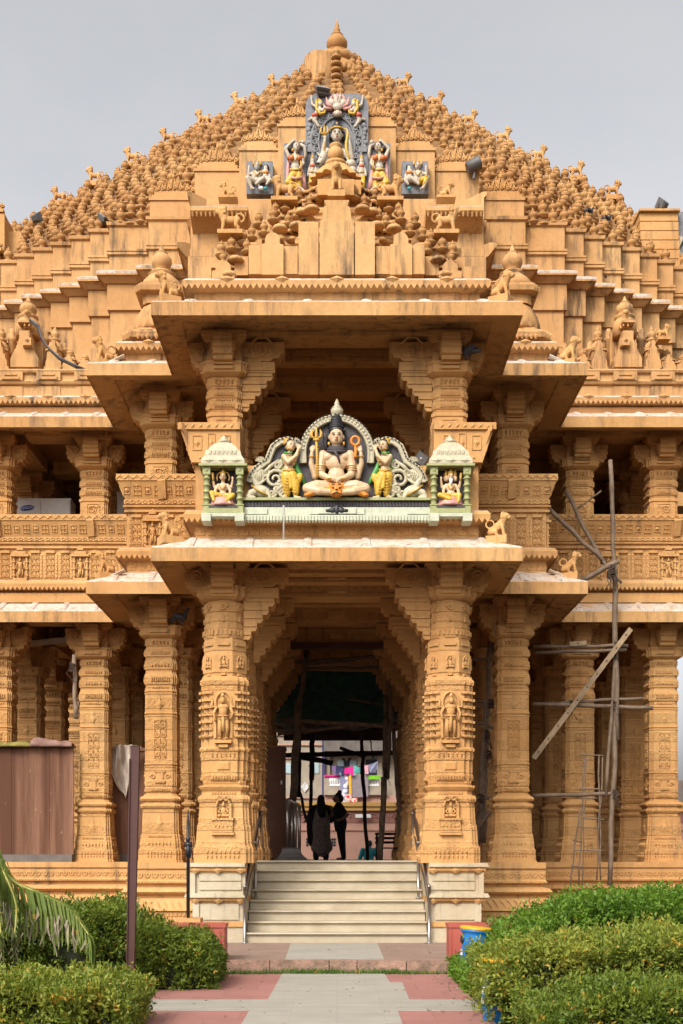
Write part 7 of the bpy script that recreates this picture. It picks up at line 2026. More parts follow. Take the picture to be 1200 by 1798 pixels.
scaffold(I2(720, 1365), 'timber scaffold poles coloured shade-dark beyond the visitors at the far end of the passage', [
    (I2(720, 575), I2(724, 880), 0.047), (I2(722, 800), I2(752, 1375), 0.051), (I2(432, 590), I2(425, 900), 0.070), (I2(428, 780), I2(412, 1180), 0.047), (I2(355, 600), I2(350, 1000), 0.062), (I2(350, 950), I2(395, 1130), 0.039), (I2(240, 755), I2(900, 738), 0.066), (I2(360, 765), I2(550, 800), 0.070), (I2(590, 710), I2(740, 765), 0.047), (I2(760, 590), I2(785, 775), 0.016)],
    [I2(722, 740), I2(425, 760), I2(722, 850), I2(425, 880)], 'darkwood')  # distant poles take a dark colour in place of missing light

# green shade net: hanging sag of cloth, deep in the passage
def sheet(name, fn, nu, nv, mat, th, parent=None):
    m = MB(); m.smooth = True
    V = [[Vector(fn(i / nu, j / nv)) for j in range(nv + 1)] for i in range(nu + 1)]
    b = m.pts([p for r in V for p in r]); n2 = nv + 1
    for i in range(nu):
        for j in range(nv): m.face((b + i * n2 + j, b + (i + 1) * n2 + j, b + (i + 1) * n2 + j + 1, b + i * n2 + j + 1))
    o = m.build(name, mat, parent, False); s = o.modifiers.new('s', 'SOLIDIFY'); s.thickness = th; s.offset = 0
    return o


o = sheet('shade_net', lambda u, v: (-2.1 + 4.2 * u, 28.9 + 2.6 * v + .2 * math.sin(u * 5 + v), 4.85 + 1.15 * (1 - v) ** 1.6 - .0 + .22 * (2 * u - 1) ** 2 * v + .05 * math.sin(u * 17) * v + .04 * math.sin(v * 9 + u * 6)), 26, 14, M['net'], .01)
tag(o, 'sagging dark green shade net hung under the ceiling of the passage', 'net')

# furniture in the passage
d = 25.4
c = empty('cabinet', (-1.30, 25.5, ZF)); tag(c, 'tall brown laminate cabinet on the left of the passage', 'cabinet')
m = MB(); m.box(-.22, .20, -.25, .25, .0, 2.36); m.box(-.24, .22, -.27, .25, 2.36, 2.42); m.build('body', M['cabinet'], c)
m = MB(); m.box(-.20, .18, -.268, -.252, .06, 2.32); m.build('door', M['cabinet'], c).data.name = 'door'
m = MB(); m.box(.11, .15, -.30, -.27, 1.62, 1.70); m.build('lock', M['steel'], c)
b = empty('barrier', (-.93, 24.0, ZF)); tag(b, 'short stainless steel barrier of four bars with sloping top on a dark flared base', 'barrier')
bxs = [X_(x, 24) + .93 for x in (505, 513, 519, 526)]
for x, yt in zip(bxs, (1403, 1422, 1413, 1414)):
    m = MB(); m.smooth = True; m.tube([(x, 0, .2), (x, 0, Z_(yt, 24) - ZF)], .034 if yt != 1422 else .022, 10); m.build('bar', M['steel'], b)
m = MB(); m.smooth = True; m.tube([(bxs[0], 0, Z_(1403, 24) - ZF), (bxs[3], 0, Z_(1414, 24) - ZF)], .032, 10); m.build('top_rail', M['steel'], b)
m = MB(); q = X_(512, 24) + .93
m.loft([[(q - a, -bb, z), (q + a, -bb, z), (q + a, bb, z), (q - a, bb, z)] for (a, bb, z) in ((.34, .3, -.02), (.34, .3, .03), (.25, .22, .10), (.19, .17, .18), (.18, .16, .25), (.19, .17, .26), (.19, .17, .275))]); m.build('base', M['lampgrey'], b)
n = empty('bench', (1.36, 28.2, ZF)); tag(n, 'dark slatted wooden bench at the right side of the passage', 'bench')
for k, z in enumerate((.40, .50, .60)): 
    m = MB(); m.box(-.46, .38, .0, .03, z, z + .06); m.build('back_slat', M['darkwood'], n)
for k in range(3):
    m = MB(); m.box(-.46, .38, -.42 + k * .13, -.32 + k * .13, .28, .31); m.build('seat_slat', M['darkwood'], n)
for x in (-.44, .36):
    m = MB(); m.box(x, x + .05, .02, .07, 0, .66); m.build('leg', M['darkwood'], n)
    m = MB(); m.box(x, x + .05, -.44, -.39, 0, .42); m.box(x, x + .05, -.44, .05, .40, .44); m.build('leg', M['darkwood'], n)

# partition, tarpaulins, cloth at the left
pt = empty('partition', (-6, 24.25, ZF)); tag(pt, 'brown laminate partition between the left hall columns, with tarpaulins on top', 'partition')
def panel(x0, x1, y, z0, z1, nm='panel'):
    m = MB(); m.box(x0, x1, y, y + .05, z0, z1); m.box(x0 - .0, x1, y - .03, y + .07, z1, z1 + .06)
    o = obj(nm, m.mesh(nm, M['laminate'])); o.parent = pt; o.location = -pt.location
for a, b2 in ((-8.2, -7.32), (-7.315, -6.34), (-6.335, -5.60), (-5.595, -5.13)): panel(a, b2, 23.29, ZF + .14, 3.64)
for a, b2 in ((-4.85, -4.2), (-4.195, -3.5)): panel(a, b2, 24.24, ZF + .14, 3.66)
m = MB(); m.box(-8.2, -5.15, 23.24, 23.38, ZF - .01, ZF + .14); m.box(-4.4, -3.5, 24.16, 24.34, ZF - .01, ZF + .14); o = obj('sill', m.mesh('sill', M['bare_concrete'])); o.parent = pt; o.location = -pt.location
def lump(name, x0, x1, y, z, h, mat, label, cat, seed):
    r = random.Random(seed); ph = [r.uniform(0, 6) for _ in range(6)]
    def f(u, v):
        a = PI * v; hh = h * (.60 + .28 * math.sin(u * 4.3 + ph[0]) + .16 * math.sin(u * 9.7 + ph[1]) + .10 * math.sin(u * 13 + v * 5)) * (math.sin(PI * min(1, max(0, u * 1.02))) ** .3)
        return (x0 + (x1 - x0) * u, y - .17 * math.cos(a) + .03 * math.sin(u * 13 + ph[2] + v * 4), z - .05 + (hh + .05) * math.sin(a) ** .7 + .012 * math.sin(u * 17 + v * 9 + ph[3]) * math.sin(v * 6))
    o = sheet(name, f, 34, 12, mat, .008); tag(o, label, cat); return o
lump('tarpaulin', -5.95, -5.13, 23.31, 3.70, .19, M['cloth_pink'], 'crumpled faded pink tarpaulin lying on the brown partition', 'tarpaulin', 4)
lump('tarpaulin', -7.2, -5.93, 23.31, 3.70, .15, M['cloth_yellow'], 'yellow-green tarpaulin lying on the partition at the left edge', 'tarpaulin', 8)
d = 24.05
def drape(u, v):
    top = Vector(W(196 + 52 * u, 1312 - 4 * math.sin(u * 3), d)); ln = (.95 * math.sin(PI * min(1, u * .9 + .12)) ** 1.4 + .10) * v
    return (top.x + .05 * math.sin(v * 5 + u * 8) * v, d + .075 * math.sin(u * 15 + v * 3.5) + .03 * math.sin(u * 34 - v * 6) - .06, top.z - ln + .035 * math.sin(u * 23) * v)
o = sheet('hanging_cloth', drape, 44, 26, M['cloth_grey'], .01); tag(o, 'dusty grey cloth hanging over the partition between two left columns', 'cloth')
# loose ceiling board at the left
m = MB(); m.T = Matrix.Translation(W(85, 1128, 25.2)) @ Matrix.Rotation(.25, 4, 'X') @ Matrix.Rotation(-.10, 4, 'Y'); m.box(-.55, .75, -.6, .7, -.02, .02); m.box(-.55, .75, -.62, -.56, -.01, .10); m.T = None
o = m.build('ceiling_board', M['cloth_grey']); tag(o, 'tilted grey board hanging under the ceiling of the left hall bay', 'board')

# air conditioners on the upper floor
def ac(x0, x1, ztop, d, label, badge):
    t = empty('air_conditioner', ((x0 + x1) / 2, d, 6.64)); tag(t, label, 'air conditioner', 'air conditioner units on the gallery'); ox = (x0 + x1) / 2; h = ztop - 6.64
    m = MB(); m.box(x0 - ox, x1 - ox, 0, .5, 0, h); m.box(x0 - ox - .015, x1 - ox + .015, -.015, .51, h, h + .03); m.build('casing', M['ac'], t)
    w = (x1 - x0) / 2
    for k in range(2):
        m = MB(); a = x0 - ox + k * w; m.box(a + .03, a + w - .02, -.018, -.002, h - .62, h - .02)
        for (xx, zz) in ((a + .045, h - .05), (a + w - .04, h - .05)): m.lathe([(.008, 0), (.008, .004)], (xx, -.02, zz), 8)
        o = m.build('panel', M['ac'], t)
        if badge and k == 0:
            e = MB(); R = Matrix.Rotation(.14, 3, 'Y').inverted()
            e.smooth = True; e.ell((a + w * .52, -.020, h - .17), (.155, .008, .058), 24, 8, R); bd = e.build('badge', M['acblue'], o)
            me = font_mesh('SAMSUNG', .068, .002); me.materials.clear(); me.materials.append(M['white'])
            q = obj('lettering', me, o); q.location = (a + w * .52, -.031, h - .172); q.rotation_euler = (PI / 2, -.14, 0)
        if not badge and k == 1:
            e = MB(); e.box(a + w * .3, a + w * .8, -.022, -.017, h - .38, h - .22); e.build('vent', M['black'], o)
    return t
ac(X_(22, 24.9), X_(124, 24.9), Z_(878, 24.9), 24.9, 'off-white air conditioner unit with blue oval badge on the left gallery', True)
ac(X_(206, 24.9), X_(262, 24.9), Z_(867, 24.9), 24.9, 'plain off-white air conditioner unit half hidden by the wing balustrade', False)

# floodlights, loudspeaker, cable, white rod, ceiling lamps
def flood(px, py, d, s, pitch, yaw, label):
    t = empty('floodlight', W(px, py, d)); tag(t, label, 'floodlight', 'floodlights on the roof'); t.rotation_euler = (pitch, 0, yaw)
    m = MB(); m.loft([[(-a, y, -b), (a, y, -b), (a, y, b), (-a, y, b)] for (a, b, y) in ((.20 * s, .15 * s, -.10 * s), (.20 * s, .15 * s, -.06 * s), (.13 * s, .10 * s, .10 * s), (.08 * s, .07 * s, .14 * s))]); m.build('housing', M['lampgrey'], t)
    m = MB(); m.box(-.175 * s, .175 * s, -.112 * s, -.102 * s, -.125 * s, .125 * s); m.build('glass', M['lampglass'], t)
    m = MB(); m.tube([(-.21 * s, 0, 0), (-.21 * s, .02, -.20 * s), (.21 * s, .02, -.20 * s), (.21 * s, 0, 0)], .014 * s, 6); m.build('bracket', M['lampgrey'], t)
flood(566, 160, 25.6, .75, -.9, .3, 'dark square floodlight standing on top of the lotus relief panel'); flood(64, 383, 28.6, .68, -.5, 2.5, 'dark floodlight at the left roof edge against the sky')
flood(182, 387, 27.0, .72, -.9, 1.2, 'grey floodlight among the pots on the left roof slope'); flood(1164, 360, 28.9, .8, -.55, -2.4, 'floodlight on top of the stepped tower at the right edge')
t = empty('floodlight', W(832, 290, 25.9)); tag(t, 'round grey drum floodlight beside a crest on the right roof slope', 'floodlight', 'floodlights on the roof')
m = MB(); m.smooth = True; m.T = Matrix.Rotation(1.15, 4, 'Y'); m.lathe([(.10, -.16), (.12, -.15), (.145, .12), (.15, .14), (.13, .15)], (0, 0, 0), 16); m.T = None; m.build('housing', M['lampgrey'], t)
m = MB(); m.tube([(0, 0, -.3), (.02, .02, -.1)], .03, 6); m.build('bracket', M['lampgrey'], t)
t = empty('loudspeaker', W(737, 808, 18.75)); tag(t, 'tilted grey horn loudspeaker beside the right end of the painted arch', 'loudspeaker'); t.rotation_euler = (.1, .55, .25)
m = MB(); m.loft([[(-a, y, -a), (a, y, -a), (a, y, a), (-a, y, a)] for (a, y) in ((.095, -.10), (.085, -.10), (.03, .0), (.03, .002), (.05, .06), (.095, -.09))]); m.box(-.05, .05, .05, .14, -.05, .05); m.build('horn', M['lampgrey'], t)
m = MB(); m.smooth = True; m.ell((0, -.07, 0), (.03, .05, .03)); m.build('driver_cone', M['lampglass'], t)
cb = empty('cable', W(100, 610, 23.3)); tag(cb, 'twisted black cable looping down past the left roof spire', 'cable')
for k, mt in enumerate(('iron', 'lampgrey')):
    m = MB(); m.smooth = True; pts = [(52, 562), (66, 574), (73, 594), (86, 612), (104, 630), (130, 643), (154, 652)]
    m.tube([W(x + 2.0 * k * math.sin(i * 1.7), y - 2.5 * k, 23.25 - .02 * k) - cb.location for i, (x, y) in enumerate(pts)], .022 - .004 * k, 7); m.build('strand', M[mt], cb)
m = MB(); m.smooth = True; m.lathe([(.012, 0), (.012, .50), (.016, .505), (.006, .52)], W(498.5, 948, 18.1), 8); o = m.build('white_rod', M['white']); tag(o, 'thin white rod standing on the lower porch eave before the shrine ledge', 'rod')
for (px, py, d, lab) in ((588, 997, 19.45 + .45, 'white round ceiling lamp at the front of the porch ceiling'), (600, 1057, 22.15, 'white round ceiling lamp deeper in the porch ceiling')):
    p = Vector((X_(px, d), d, 6.438)); t = empty('ceiling_lamp', p); tag(t, lab, 'lamp', 'ceiling lamps of the porch')
    m = MB(); m.smooth = True; m.lathe([(.16, 0), (.16, -.03), (.15, -.05)], (0, 0, 0), 20); m.build('rim', M['ac'], t)
    m = MB(); m.smooth = True; m.lathe([(.145, -.045), (.12, -.075), (.02, -.085)], (0, 0, 0), 20); m.build('diffuser', M['white'], t)

# pigeons
def pigeon_mesh():
    b = MB()
    b.ell((0, 0, .11), (.13, .062, .062), R=Matrix.Rotation(.3, 3, 'Y')); b.chain([(.09, 0, .16), (.125, 0, .215)], [.042, .030]); b.ell((.138, 0, .235), (.034, .028, .028)); b.chain([(.165, 0, .232), (.19, 0, .225)], [.010, .004]); b.chain([(-.10, 0, .085), (-.22, 0, .05)], [.04, .022])
    for s in (-1, 1): b.ell((-.03, s * .052, .115), (.125, .018, .045), R=Matrix.Rotation(.28, 3, 'Y')); b.chain([(.01, s * .03, .06), (.015, s * .03, .0)], [.012, .009]); b.chain([(.0, s * .03, .004), (.05, s * .03, .004)], [.008, .006])
    return bake(b, 'pigeon', M['pigeon'], .009, 1)
PG = pigeon_mesh()
for (px, py, d, rot, lab) in ((824, 629, 18.75, 2.4, 'dark pigeon perched on the right upper porch capital'), (1069, 501, 27.55, .35, 'grey pigeon on the right wall ledge, the higher of the two'), (1101, 511, 27.8, .3, 'grey pigeon on the right wall ledge, the lower of the two'), (318, 1094, 21.05, -.3, 'dark pigeon crouching on the left wing capital under the eave'),
                              (1036, 376, 28.0, .5, 'tiny dark pigeon among the pots on the right roof slope, higher one'), (1067, 389, 28.1, .5, 'tiny dark pigeon among the pots on the right roof slope, lower one')):
    o = obj('pigeon', PG); o.location = W(px, py, d); o.rotation_euler = (0, 0, rot); q = .75 if py < 400 else (1.1 if py < 600 else 1.0); o.scale = (q, q, q); tag(o, lab, 'pigeon', 'pigeons')

# ------------------------------------------------------------------ people
def person(loc, label, J, R, skin, clothes, hairs, look=(0, 1, 0), voxel=.011):
    t = empty('person', loc); tag(t, label, 'person', 'people in the passage')
    b = MB(); v = lambda n: Vector(J[n])
    L = Vector(look).normalized(); S = L.cross(Vector((0, 0, 1))).normalized(); Rm = Matrix((S, L, Vector((0, 0, 1)))).transposed()
    h = v('head'); b.ell(h, (.074, .094, .112), 14, 11, Rm); b.ell(h + L * .03 - Vector((0, 0, .06)), (.055, .065, .055), 12, 8, Rm)
    b.chain([h + L * .088 + Vector((0, 0, .01)), h + L * .112 - Vector((0, 0, .03))], [.011, .017]); b.ell(h + L * .085 - Vector((0, 0, .062)), (.026, .014, .012), 8, 6, Rm)
    for s in (-1, 1):
        b.ell(h + S * s * .074 - L * .01, (.012, .024, .032), 8, 6, Rm); b.ell(h + S * s * .03 + L * .082 + Vector((0, 0, .012)), (.016, .010, .008), 8, 6, Rm)
    b.chain([h - Vector((0, 0, .07)) - L * .01, v('neck')], [.052, .056])
    b.chain([v('neck'), v('chest'), v('waist'), v('pelvis')], R['torso'])
    for s in ('L', 'R'):
        b.chain([v('chest') + (v('sh' + s) - v('chest')) * .5 + Vector((0, 0, .05)), v('sh' + s)], [.075, .058]); b.chain([v('sh' + s), v('el' + s), v('wr' + s)], R['arm'])
        b.chain([v('hip' + s), v('kn' + s), v('an' + s)], R['leg']); b.chain([v('an' + s) - Vector((0, 0, .02)), v('an' + s) + Vector(J['foot' + s])], [.038, .026])
        d = Vector(J['hd' + s]).normalized(); o = v('wr' + s); q = d.orthogonal().normalized(); b.chain([o, o + d * .075], [.026, .030])
        for i, ln in enumerate((.066, .076, .072, .055)):
            p0 = o + d * .085 + q * (i - 1.5) * .020; k = d.cross(q) * .02; b.chain([p0, p0 + d * ln * .55 + k * .4, p0 + d * ln * .9 + k * 1.4], [.0095, .009, .008], 7)
        b.chain([o + d * .03 - q * .028, o + d * .065 - q * .055, o + d * .092 - q * .058], [.013, .011, .009], 7)
    bo = obj('body', bake(b, 'body', M[skin], voxel, 2), t)
    for (nm, mt, fn) in clothes:
        g = MB(); fn(g); obj(nm, bake(g, nm, M[mt], .014, 3), t)
    for (nm, mt, fn) in hairs:
        g = MB(); fn(g); obj(nm, bake(g, nm, M[mt], .011, 1), t)
    return t


fl = ZF
# woman seen from behind, grey patterned kurta, dark shawl and headscarf
J = dict(head=(0, .03, 1.47), neck=(0, 0, 1.33), chest=(0, 0, 1.20), waist=(0, 0, 1.02), pelvis=(0, 0, .88), shL=(-.20, 0, 1.27), shR=(.20, 0, 1.27), elL=(-.30, .06, 1.02), elR=(.28, .05, 1.02), wrL=(-.36, .22, .98), wrR=(.22, .20, .98),
         hipL=(-.10, 0, .86), hipR=(.10, 0, .86), knL=(-.11, .02, .46), knR=(.11, .02, .46), anL=(-.11, -.01, .07), anR=(.11, -.01, .07), footL=(0, .14, -.03), footR=(0, .14, -.03), hdL=(-.5, 1, -.05), hdR=(-.6, 1, 0))
R_ = dict(torso=[.07, .15, .145, .17], arm=[.062, .052, .036], leg=[.105, .072, .045])
person((X_(564, 29.3), 29.3, fl), 'person seen from behind in a grey patterned kurta with a black headscarf', J, R_, 'skin',
       [('kurta', 'kurta', lambda g: (g.chain([(0, 0, 1.28), (0, 0, 1.05), (0, 0, .86), (.01, 0, .60), (.03, 0, .30)], [.15, .20, .235, .225, .22]), g.chain([(-.1, 0, .5), (-.13, 0, .30)], [.12, .12]), g.chain([(.14, 0, .5), (.19, 0, .30)], [.11, .10]))),
        ('dark_shawl', 'cloth_black', lambda g: (g.chain([(-.20, .02, 1.27), (-.30, .06, 1.02), (-.345, .20, .98)], [.085, .075, .058]), g.chain([(.20, .02, 1.27), (.29, .05, 1.02), (.23, .19, .98)], [.085, .075, .058]), g.chain([(-.2, .0, 1.27), (0, -.02, 1.31), (.2, .0, 1.27)], [.085, .09, .085]), g.chain([(-.22, .02, 1.2), (-.26, .02, .85), (-.24, .03, .45)], [.10, .10, .09]))),
        ('trousers', 'cloth_navy', lambda g: [g.chain([(s * .10, 0, .8), (s * .12, 0, .4), (s * .12, 0, .07)], [.12, .095, .075]) for s in (-1, 1)])],
       [('headscarf', 'cloth_black', lambda g: (g.ell((0, -.01, 1.50), (.095, .115, .115)), g.chain([(0, -.05, 1.44), (.01, -.10, 1.25), (.02, -.11, 1.10)], [.10, .12, .11])))])
# slim woman in black, arms folded, hair in a bun, looking left
J = dict(head=(-.05, 0, 1.52), neck=(-.01, 0, 1.38), chest=(0, 0, 1.24), waist=(.01, 0, 1.06), pelvis=(.02, 0, .92), shL=(-.06, .17, 1.31), shR=(-.02, -.17, 1.31), elL=(-.20, .16, 1.08), elR=(.20, -.16, 1.10), wrL=(-.16, -.02, 1.20), wrR=(.05, -.22, .98),
         hipL=(.02, .09, .88), hipR=(.02, -.09, .88), knL=(.05, .08, .48), knR=(.08, -.07, .48), anL=(.09, .08, .07), anR=(.12, -.06, .07), footL=(-.14, 0, -.03), footR=(-.14, 0, -.03), hdL=(-.3, -.3, 1), hdR=(-.8, .1, -.1))
R_ = dict(torso=[.062, .13, .115, .145], arm=[.050, .042, .030], leg=[.095, .062, .040])
person((X_(596, 29.0), 29.0, fl), 'person in black trousers and top with hair in a bun, facing left', J, R_, 'skin',
       [('top', 'cloth_black', lambda g: (g.chain([(-.01, 0, 1.33), (.0, 0, 1.24), (.01, 0, 1.06), (.03, 0, .92), (.03, 0, .80)], [.10, .145, .13, .165, .15]), g.chain([(-.02, -.17, 1.31), (.12, -.17, 1.18)], [.075, .066]), g.chain([(-.06, .17, 1.31), (-.14, .17, 1.18)], [.072, .064]), g.chain([(-.04, -.15, 1.31), (-.04, .15, 1.31)], [.08, .08]))),
        ('trousers', 'cloth_navy', lambda g: [g.chain([(.03, s * .08, .86), (.05 + (.02 if s < 0 else 0), s * .075, .48), (.11, s * .065, .07)], [.12, .085, .06]) for s in (-1, 1)])],
       [('hair', 'hair', lambda g: (g.ell((-.02, 0, 1.555), (.09, .085, .10)), g.ell((.04, 0, 1.50), (.07, .075, .09)), g.ell((.01, 0, 1.665), (.055, .055, .045))))], (-1, .1, -.05))
# man in teal shirt, outside beyond the hall, seen from behind on lower ground
J = dict(head=(.04, .02, 1.58), neck=(.01, 0, 1.44), chest=(0, 0, 1.28), waist=(0, 0, 1.06), pelvis=(0, 0, .92), shL=(-.21, 0, 1.37), shR=(.21, 0, 1.37), elL=(-.29, -.02, 1.10), elR=(.29, -.02, 1.10), wrL=(-.31, .05, .86), wrR=(.31, .05, .86),
         hipL=(-.10, 0, .90), hipR=(.10, 0, .90), knL=(-.10, .02, .48), knR=(.10, .02, .48), anL=(-.10, -.01, .07), anR=(.10, -.01, .07), footL=(0, .15, -.03), footR=(0, .15, -.03), hdL=(0, .1, -1), hdR=(0, .1, -1))
R_ = dict(torso=[.07, .15, .14, .15], arm=[.056, .046, .033], leg=[.10, .068, .043])
person((X_(648, 41), 41, .36), 'person in a teal shirt seen from behind on the lower ground beyond the hall', J, R_, 'skin',
       [('shirt', 'cloth_teal', lambda g: (g.chain([(0, 0, 1.38), (0, 0, 1.26), (0, 0, 1.06), (0, 0, .86), (0, 0, .76)], [.12, .18, .175, .185, .185]), [g.chain([(s * .21, 0, 1.37), (s * .30, -.02, 1.10), (s * .315, .04, .90)], [.085, .075, .065]) for s in (-1, 1)])),
        ('trousers', 'cloth_navy', lambda g: [g.chain([(s * .09, 0, .85), (s * .10, 0, .45), (s * .10, 0, .07)], [.125, .095, .08]) for s in (-1, 1)])],
       [('hair', 'hair', lambda g: (g.ell((.035, -.01, 1.625), (.083, .098, .085)), g.ell((.035, -.05, 1.58), (.078, .065, .075))))])

# ------------------------------------------------------------------ beyond the temple: yard, pink wall, houses with washing
m = MB(); m.box(-30, 30, 38.2, 60, -.2, .36); struct(m.build('yard_pavement', M['slab']))
B = 48.0
t = empty('boundary_wall', (0, B, .36)); tag(t, 'pink boundary wall with reddish carved frieze and yellow coping behind the hall', 'wall')
def bp_(name, fn, mat, par, off):
    m = MB(); fn(m); o = obj(name, m.mesh(name, mat)); o.parent = par; o.location = -Vector(off); return o
off = (0, B, .36)
bp_('wall_face', lambda m: (m.box(-16, 16, B, B + .3, .3, 2.86), m.box(-16, 16, B - .05, B, 1.05, 1.12), m.box(-16, 16, B - .05, B, 2.55, 2.62)), M['house_pink'], t, off)
bp_('frieze', lambda m: (m.box(-16, 16, B - .02, B + .3, 2.861, 3.35), [m.tube([(x + .17 * math.cos(a), B - .03, 3.06 + .17 * math.sin(a)) for a in [PI * j / 8 for j in range(9)]], .028, 5) for x in [-5 + .46 * k for k in range(22)]], [m.pyr((-5 + .46 * k, B - .02, 3.1), (1, 0, 0), (0, 0, 1), (0, -1, 0), .08, .10, .05) for k in range(22)]), M['house_red'], t, off)
bp_('coping', lambda m: (m.box(-16, 16, B - .12, B + .4, 3.35, 3.52), m.box(-16, 16, B - .18, B + .45, 3.52, 3.68)), M['house_yellow'], t, off)
bp_('perforated_panel', lambda m: [m.pyr((X_(x, B), B - .002, Z_(y, B)), (1, 0, 0), (0, 0, 1), (0, -1, 0), .07, .07, .004) for y in (1474, 1479, 1484) for x in (540, 546, 553, 560, 567, 578, 584, 588)], M['black'], t, off)
bp_('sign', lambda m: m.box(X_(624, B), X_(651, B), B - .2, B - .185, Z_(1436, B), Z_(1430, B)), M['white'], t, off)
D = 56.0
h = empty('house', (X_(610, D), D, 0)); tag(h, 'grey plastered house with a balcony full of washing, seen through the passage', 'house', 'houses beyond the hall'); off = h.location
k = D / F; hx = lambda x: X_(x, D); hz = lambda y: Z_(y, D)
bp_('wall', lambda m: (m.box(hx(569), hx(760), D + 1.2, D + 8, .2, hz(1316)), ), M['house_beige'], h, off)
bp_('upper_wall', lambda m: (m.box(hx(569), hx(760), D + .2, D + 8, hz(1318), hz(1180))), M['bare_concrete'], h, off)
bp_('ground_storey', lambda m: m.box(hx(569), hx(760), D + .1, D + 1.2, .2, hz(1396)), M['house_pink'], h, off)
bl = bp_('balcony', lambda m: (m.box(hx(569), hx(680), D - .1, D + 1.2, hz(1396), hz(1392)), m.box(hx(569), hx(680), D - .05, D + .05, hz(1392), hz(1380)), m.box(hx(569), hx(579), D - .05, D + .05, hz(1380), hz(1364)), m.box(hx(616), hx(645), D - .05, D + .05, hz(1380), hz(1364)), m.box(hx(569), hx(680), D - .08, D + .08, hz(1365), hz(1362))), M['house_beige'], h, off)
o = bp_('balusters', lambda m: [m.lathe([(.08, 0), (.05, .1), (.09, .25), (.05, .42), (.08, .5)], (hx(x), D, hz(1380)), 8) for x in (581, 585, 589, 593, 597, 601, 605, 648, 652, 656, 660, 664)], M['white'], h, off)
o = bp_('balcony_rail', lambda m: m.tube([(hx(570), D - .06, hz(1363)), (hx(614), D - .06, hz(1363))], .06, 8), M['w_magenta'], h, off)
def wnd(x0, x1, y0, y1, dd, mat):
    f = bp_('window', lambda m: (m.box(hx(x0) - .1, hx(x1) + .1, dd - .06, dd, hz(y1) - .1, hz(y0) + .1),), M['house_beige'], h, off)
    m = MB(); m.box(hx(x0), hx(x1), dd - .08, dd - .061, hz(y1), hz(y0)); p = m.build('pane', M[mat], f)
wnd(593, 604, 1332, 1362, D + 1.2, 'house_blue'); wnd(605, 614, 1332, 1362, D + 1.2, 'window_dark'); wnd(615, 627, 1332, 1362, D + 1.2, 'house_blue'); wnd(644, 664, 1330, 1364, D + 1.2, 'window_dark'); wnd(624, 656, 1272, 1286, D + .2, 'house_blue')
for x in (575, 634, 668): bp_('pilaster', lambda m: m.box(hx(x) - .12, hx(x) + .12, D + 1.0, D + 1.2, hz(1392), hz(1320)), M['house_beige'], h, off)
h2 = empty('house', (X_(530, 57), 57, 0)); tag(h2, 'pale beige house with diamond-pattern grille, left of the grey house', 'house', 'houses beyond the hall'); off2 = h2.location
bp_('wall', lambda m: (m.box(X_(380, 57), X_(566, 57), 57, 64, .2, Z_(1255, 57)),), M['house_beige'], h2, off2)
bp_('corner_post', lambda m: m.box(X_(566, 57), X_(571, 57), 56.8, 58, .2, Z_(1230, 57)), M['w_navy'], h2, off2)
bp_('band', lambda m: [m.box(X_(380, 57), X_(566, 57), 56.9, 57, Z_(y + 2, 57), Z_(y, 57)) for y in (1262, 1290, 1307, 1330, 1400)], M['house_pink'], h2, off2)
bp_('grille', lambda m: [m.tube([(X_(536 + 6 * s * math.cos(a), 57), 56.95, Z_(1382 + 8 * s * math.sin(a), 57)) for a in [PI / 2 * j for j in range(5)]], .035, 5, False) for s in (1, .6, .3)], M['white'], h2, off2)
bp_('window', lambda m: [m.box(X_(a, 57), X_(b, 57), 56.95, 57, Z_(1358, 57), Z_(1340, 57)) for a, b in ((548, 560), (500, 515), (450, 465))], M['house_blue'], h2, off2)
bp_('upper_window', lambda m: [m.box(X_(a, 57), X_(b, 57), 56.95, 57, Z_(1285, 57), Z_(1270, 57)) for a, b in ((540, 560), (470, 490))], M['white'], h2, off2)
# washing
ln = empty('clothes_line', (0, D - .3, 0)); tag(ln, 'sagging clothes line stretched above the house balcony', 'line')
m = MB(); m.tube([(hx(580), D - .3, hz(1344)), (hx(605), D - .3, hz(1347.5)), (hx(630), D - .3, hz(1347)), (hx(648), D - .3, hz(1344)), (hx(668), D - .3, hz(1338))], .02, 5); o = obj('rope', m.mesh('rope', M['iron'])); o.parent = ln; o.location = (0, -(D - .3), 0)
def wash(pts, mat, label, dd):
    x0 = min(p[0] for p in pts); m = MB(); m.prism([(hx(a), hz(b)) for a, b in pts], 'y', dd, dd + .03)
    c = sum((Vector((hx(a), dd, hz(b))) for a, b in pts), Vector()) / len(pts)
    me = m.mesh('garment', M[mat]); o = obj('garment', me); tag(o, label, 'laundry', 'washing on the balcony')
    for v in me.vertices: v.co.y += .08 * math.sin(v.co.x * 9 + v.co.z * 2) + .03; 
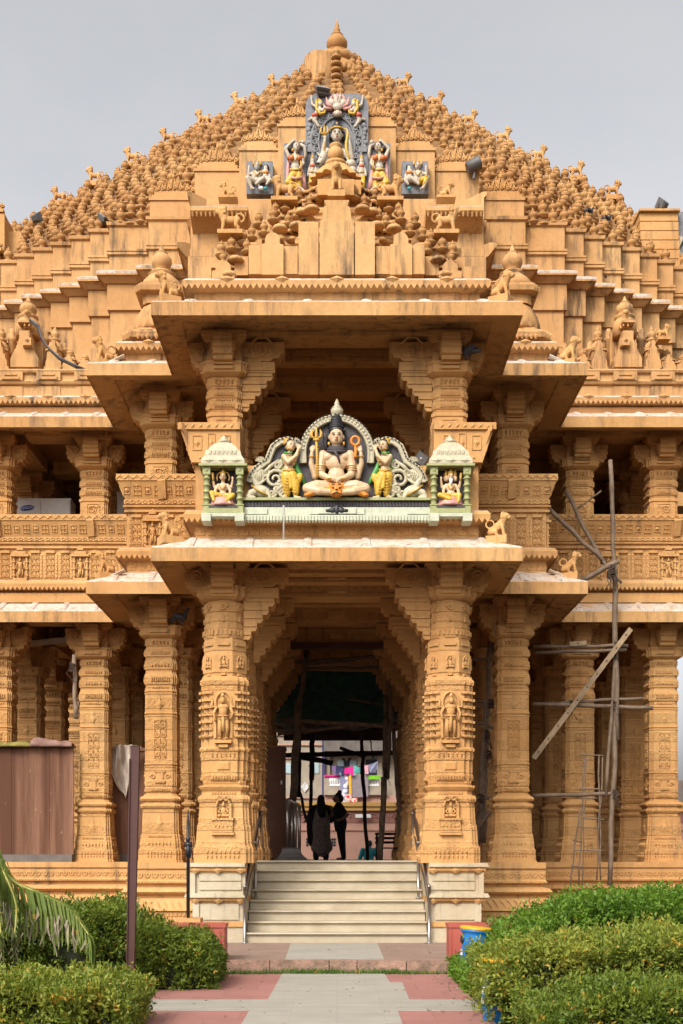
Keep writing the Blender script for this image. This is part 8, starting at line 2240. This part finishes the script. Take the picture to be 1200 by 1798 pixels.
for v_ in range(1):
    wash([(583, 1345), (590, 1346), (590, 1361), (586, 1361), (586, 1354), (583, 1353)], 'w_purple', 'dark purple garment at the left end of the clothes line', D - .35)
    wash([(590, 1346), (605, 1347), (605, 1362), (600, 1362), (598, 1356), (596, 1362), (590, 1361)], 'w_navy', 'navy blue garment between the purple and magenta ones on the line', D - .35)
    wash([(605, 1347), (621, 1347), (621, 1362), (616, 1362), (615, 1359), (611, 1359), (609, 1361), (605, 1360)], 'w_magenta', 'bright magenta garment hanging on the clothes line', D - .36)
    wash([(621, 1346), (633, 1346), (633, 1357), (629, 1360), (624, 1358), (622, 1358)], 'w_aqua', 'aqua green garment hanging on the clothes line', D - .35)
    wash([(640, 1345), (647, 1344), (647, 1360), (641, 1360)], 'w_rose', 'pink garment hanging on the clothes line behind a pole', D - .35)
    wash([(647, 1344), (655, 1341), (663, 1338), (664, 1352), (661, 1352), (660, 1357), (649, 1358)], 'w_bluegrey', 'blue-grey shirt at the right end of the clothes line', D - .35)
    wash([(597, 1362), (612, 1362), (612, 1394), (607, 1412), (603, 1412), (602, 1396), (598, 1388)], 'w_print', 'white and blue printed sheet hung over the balcony rail', D - .22)
    wash([(612, 1362), (617, 1362), (618, 1400), (614, 1400)], 'w_amber', 'narrow amber cloth strip hung over the balcony rail', D - .24)
    wash([(617, 1362), (647, 1362), (647, 1399), (619, 1401)], 'w_stripegrey', 'large striped grey blanket hung over the balcony rail', D - .2)
    wash([(605, 1396), (616, 1394), (618, 1402), (628, 1402), (626, 1411), (616, 1411), (611, 1412), (606, 1408)], 'w_redprint', 'red and white printed cloth hanging below the amber strip', D - .27)
    wash([(647, 1362), (668, 1362), (668, 1368), (647, 1369)], 'w_lime', 'bright green towel over the right part of the balcony rail', D - .22)
# neighbours glimpsed between the side columns
for (x0, x1, yt, lab, mt) in ((-14.5, -8.2, 6.4, 'pale house glimpsed far behind the left hall columns', 'house_beige'), (9.5, 19, 5.2, 'pale house glimpsed far behind the right hall columns', 'bare_concrete')):
    hh = empty('house', ((x0 + x1) / 2, 58, 0)); tag(hh, lab, 'house', 'houses beyond the hall')
    m = MB(); m.box(x0, x1, 58, 66, .2, yt); o = obj('wall', m.mesh('wall', M[mt])); o.parent = hh; o.location = -hh.location
    for k in range(4):
        m = MB(); xx = x0 + (k + .3) * (x1 - x0) / 4; m.box(xx, xx + .8, 57.9, 58, 2.6, 3.9); o = obj('window', m.mesh('window', M['house_blue'])); o.parent = hh; o.location = -hh.location
t = empty('water_tank', (10.6, 34, 0)); tag(t, 'blue plastic drum at the right edge behind the last column', 'tank')
m = MB(); m.smooth = True; m.lathe([(.55, 0), (.58, .05), (.58, .7), (.61, .74), (.58, .78), (.58, 1.6), (.61, 1.64), (.58, 1.68), (.58, 2.5), (.45, 2.72), (.2, 2.78), (.2, 2.85)], (0, 0, 0), 20); m.build('drum', M['bin'], t)
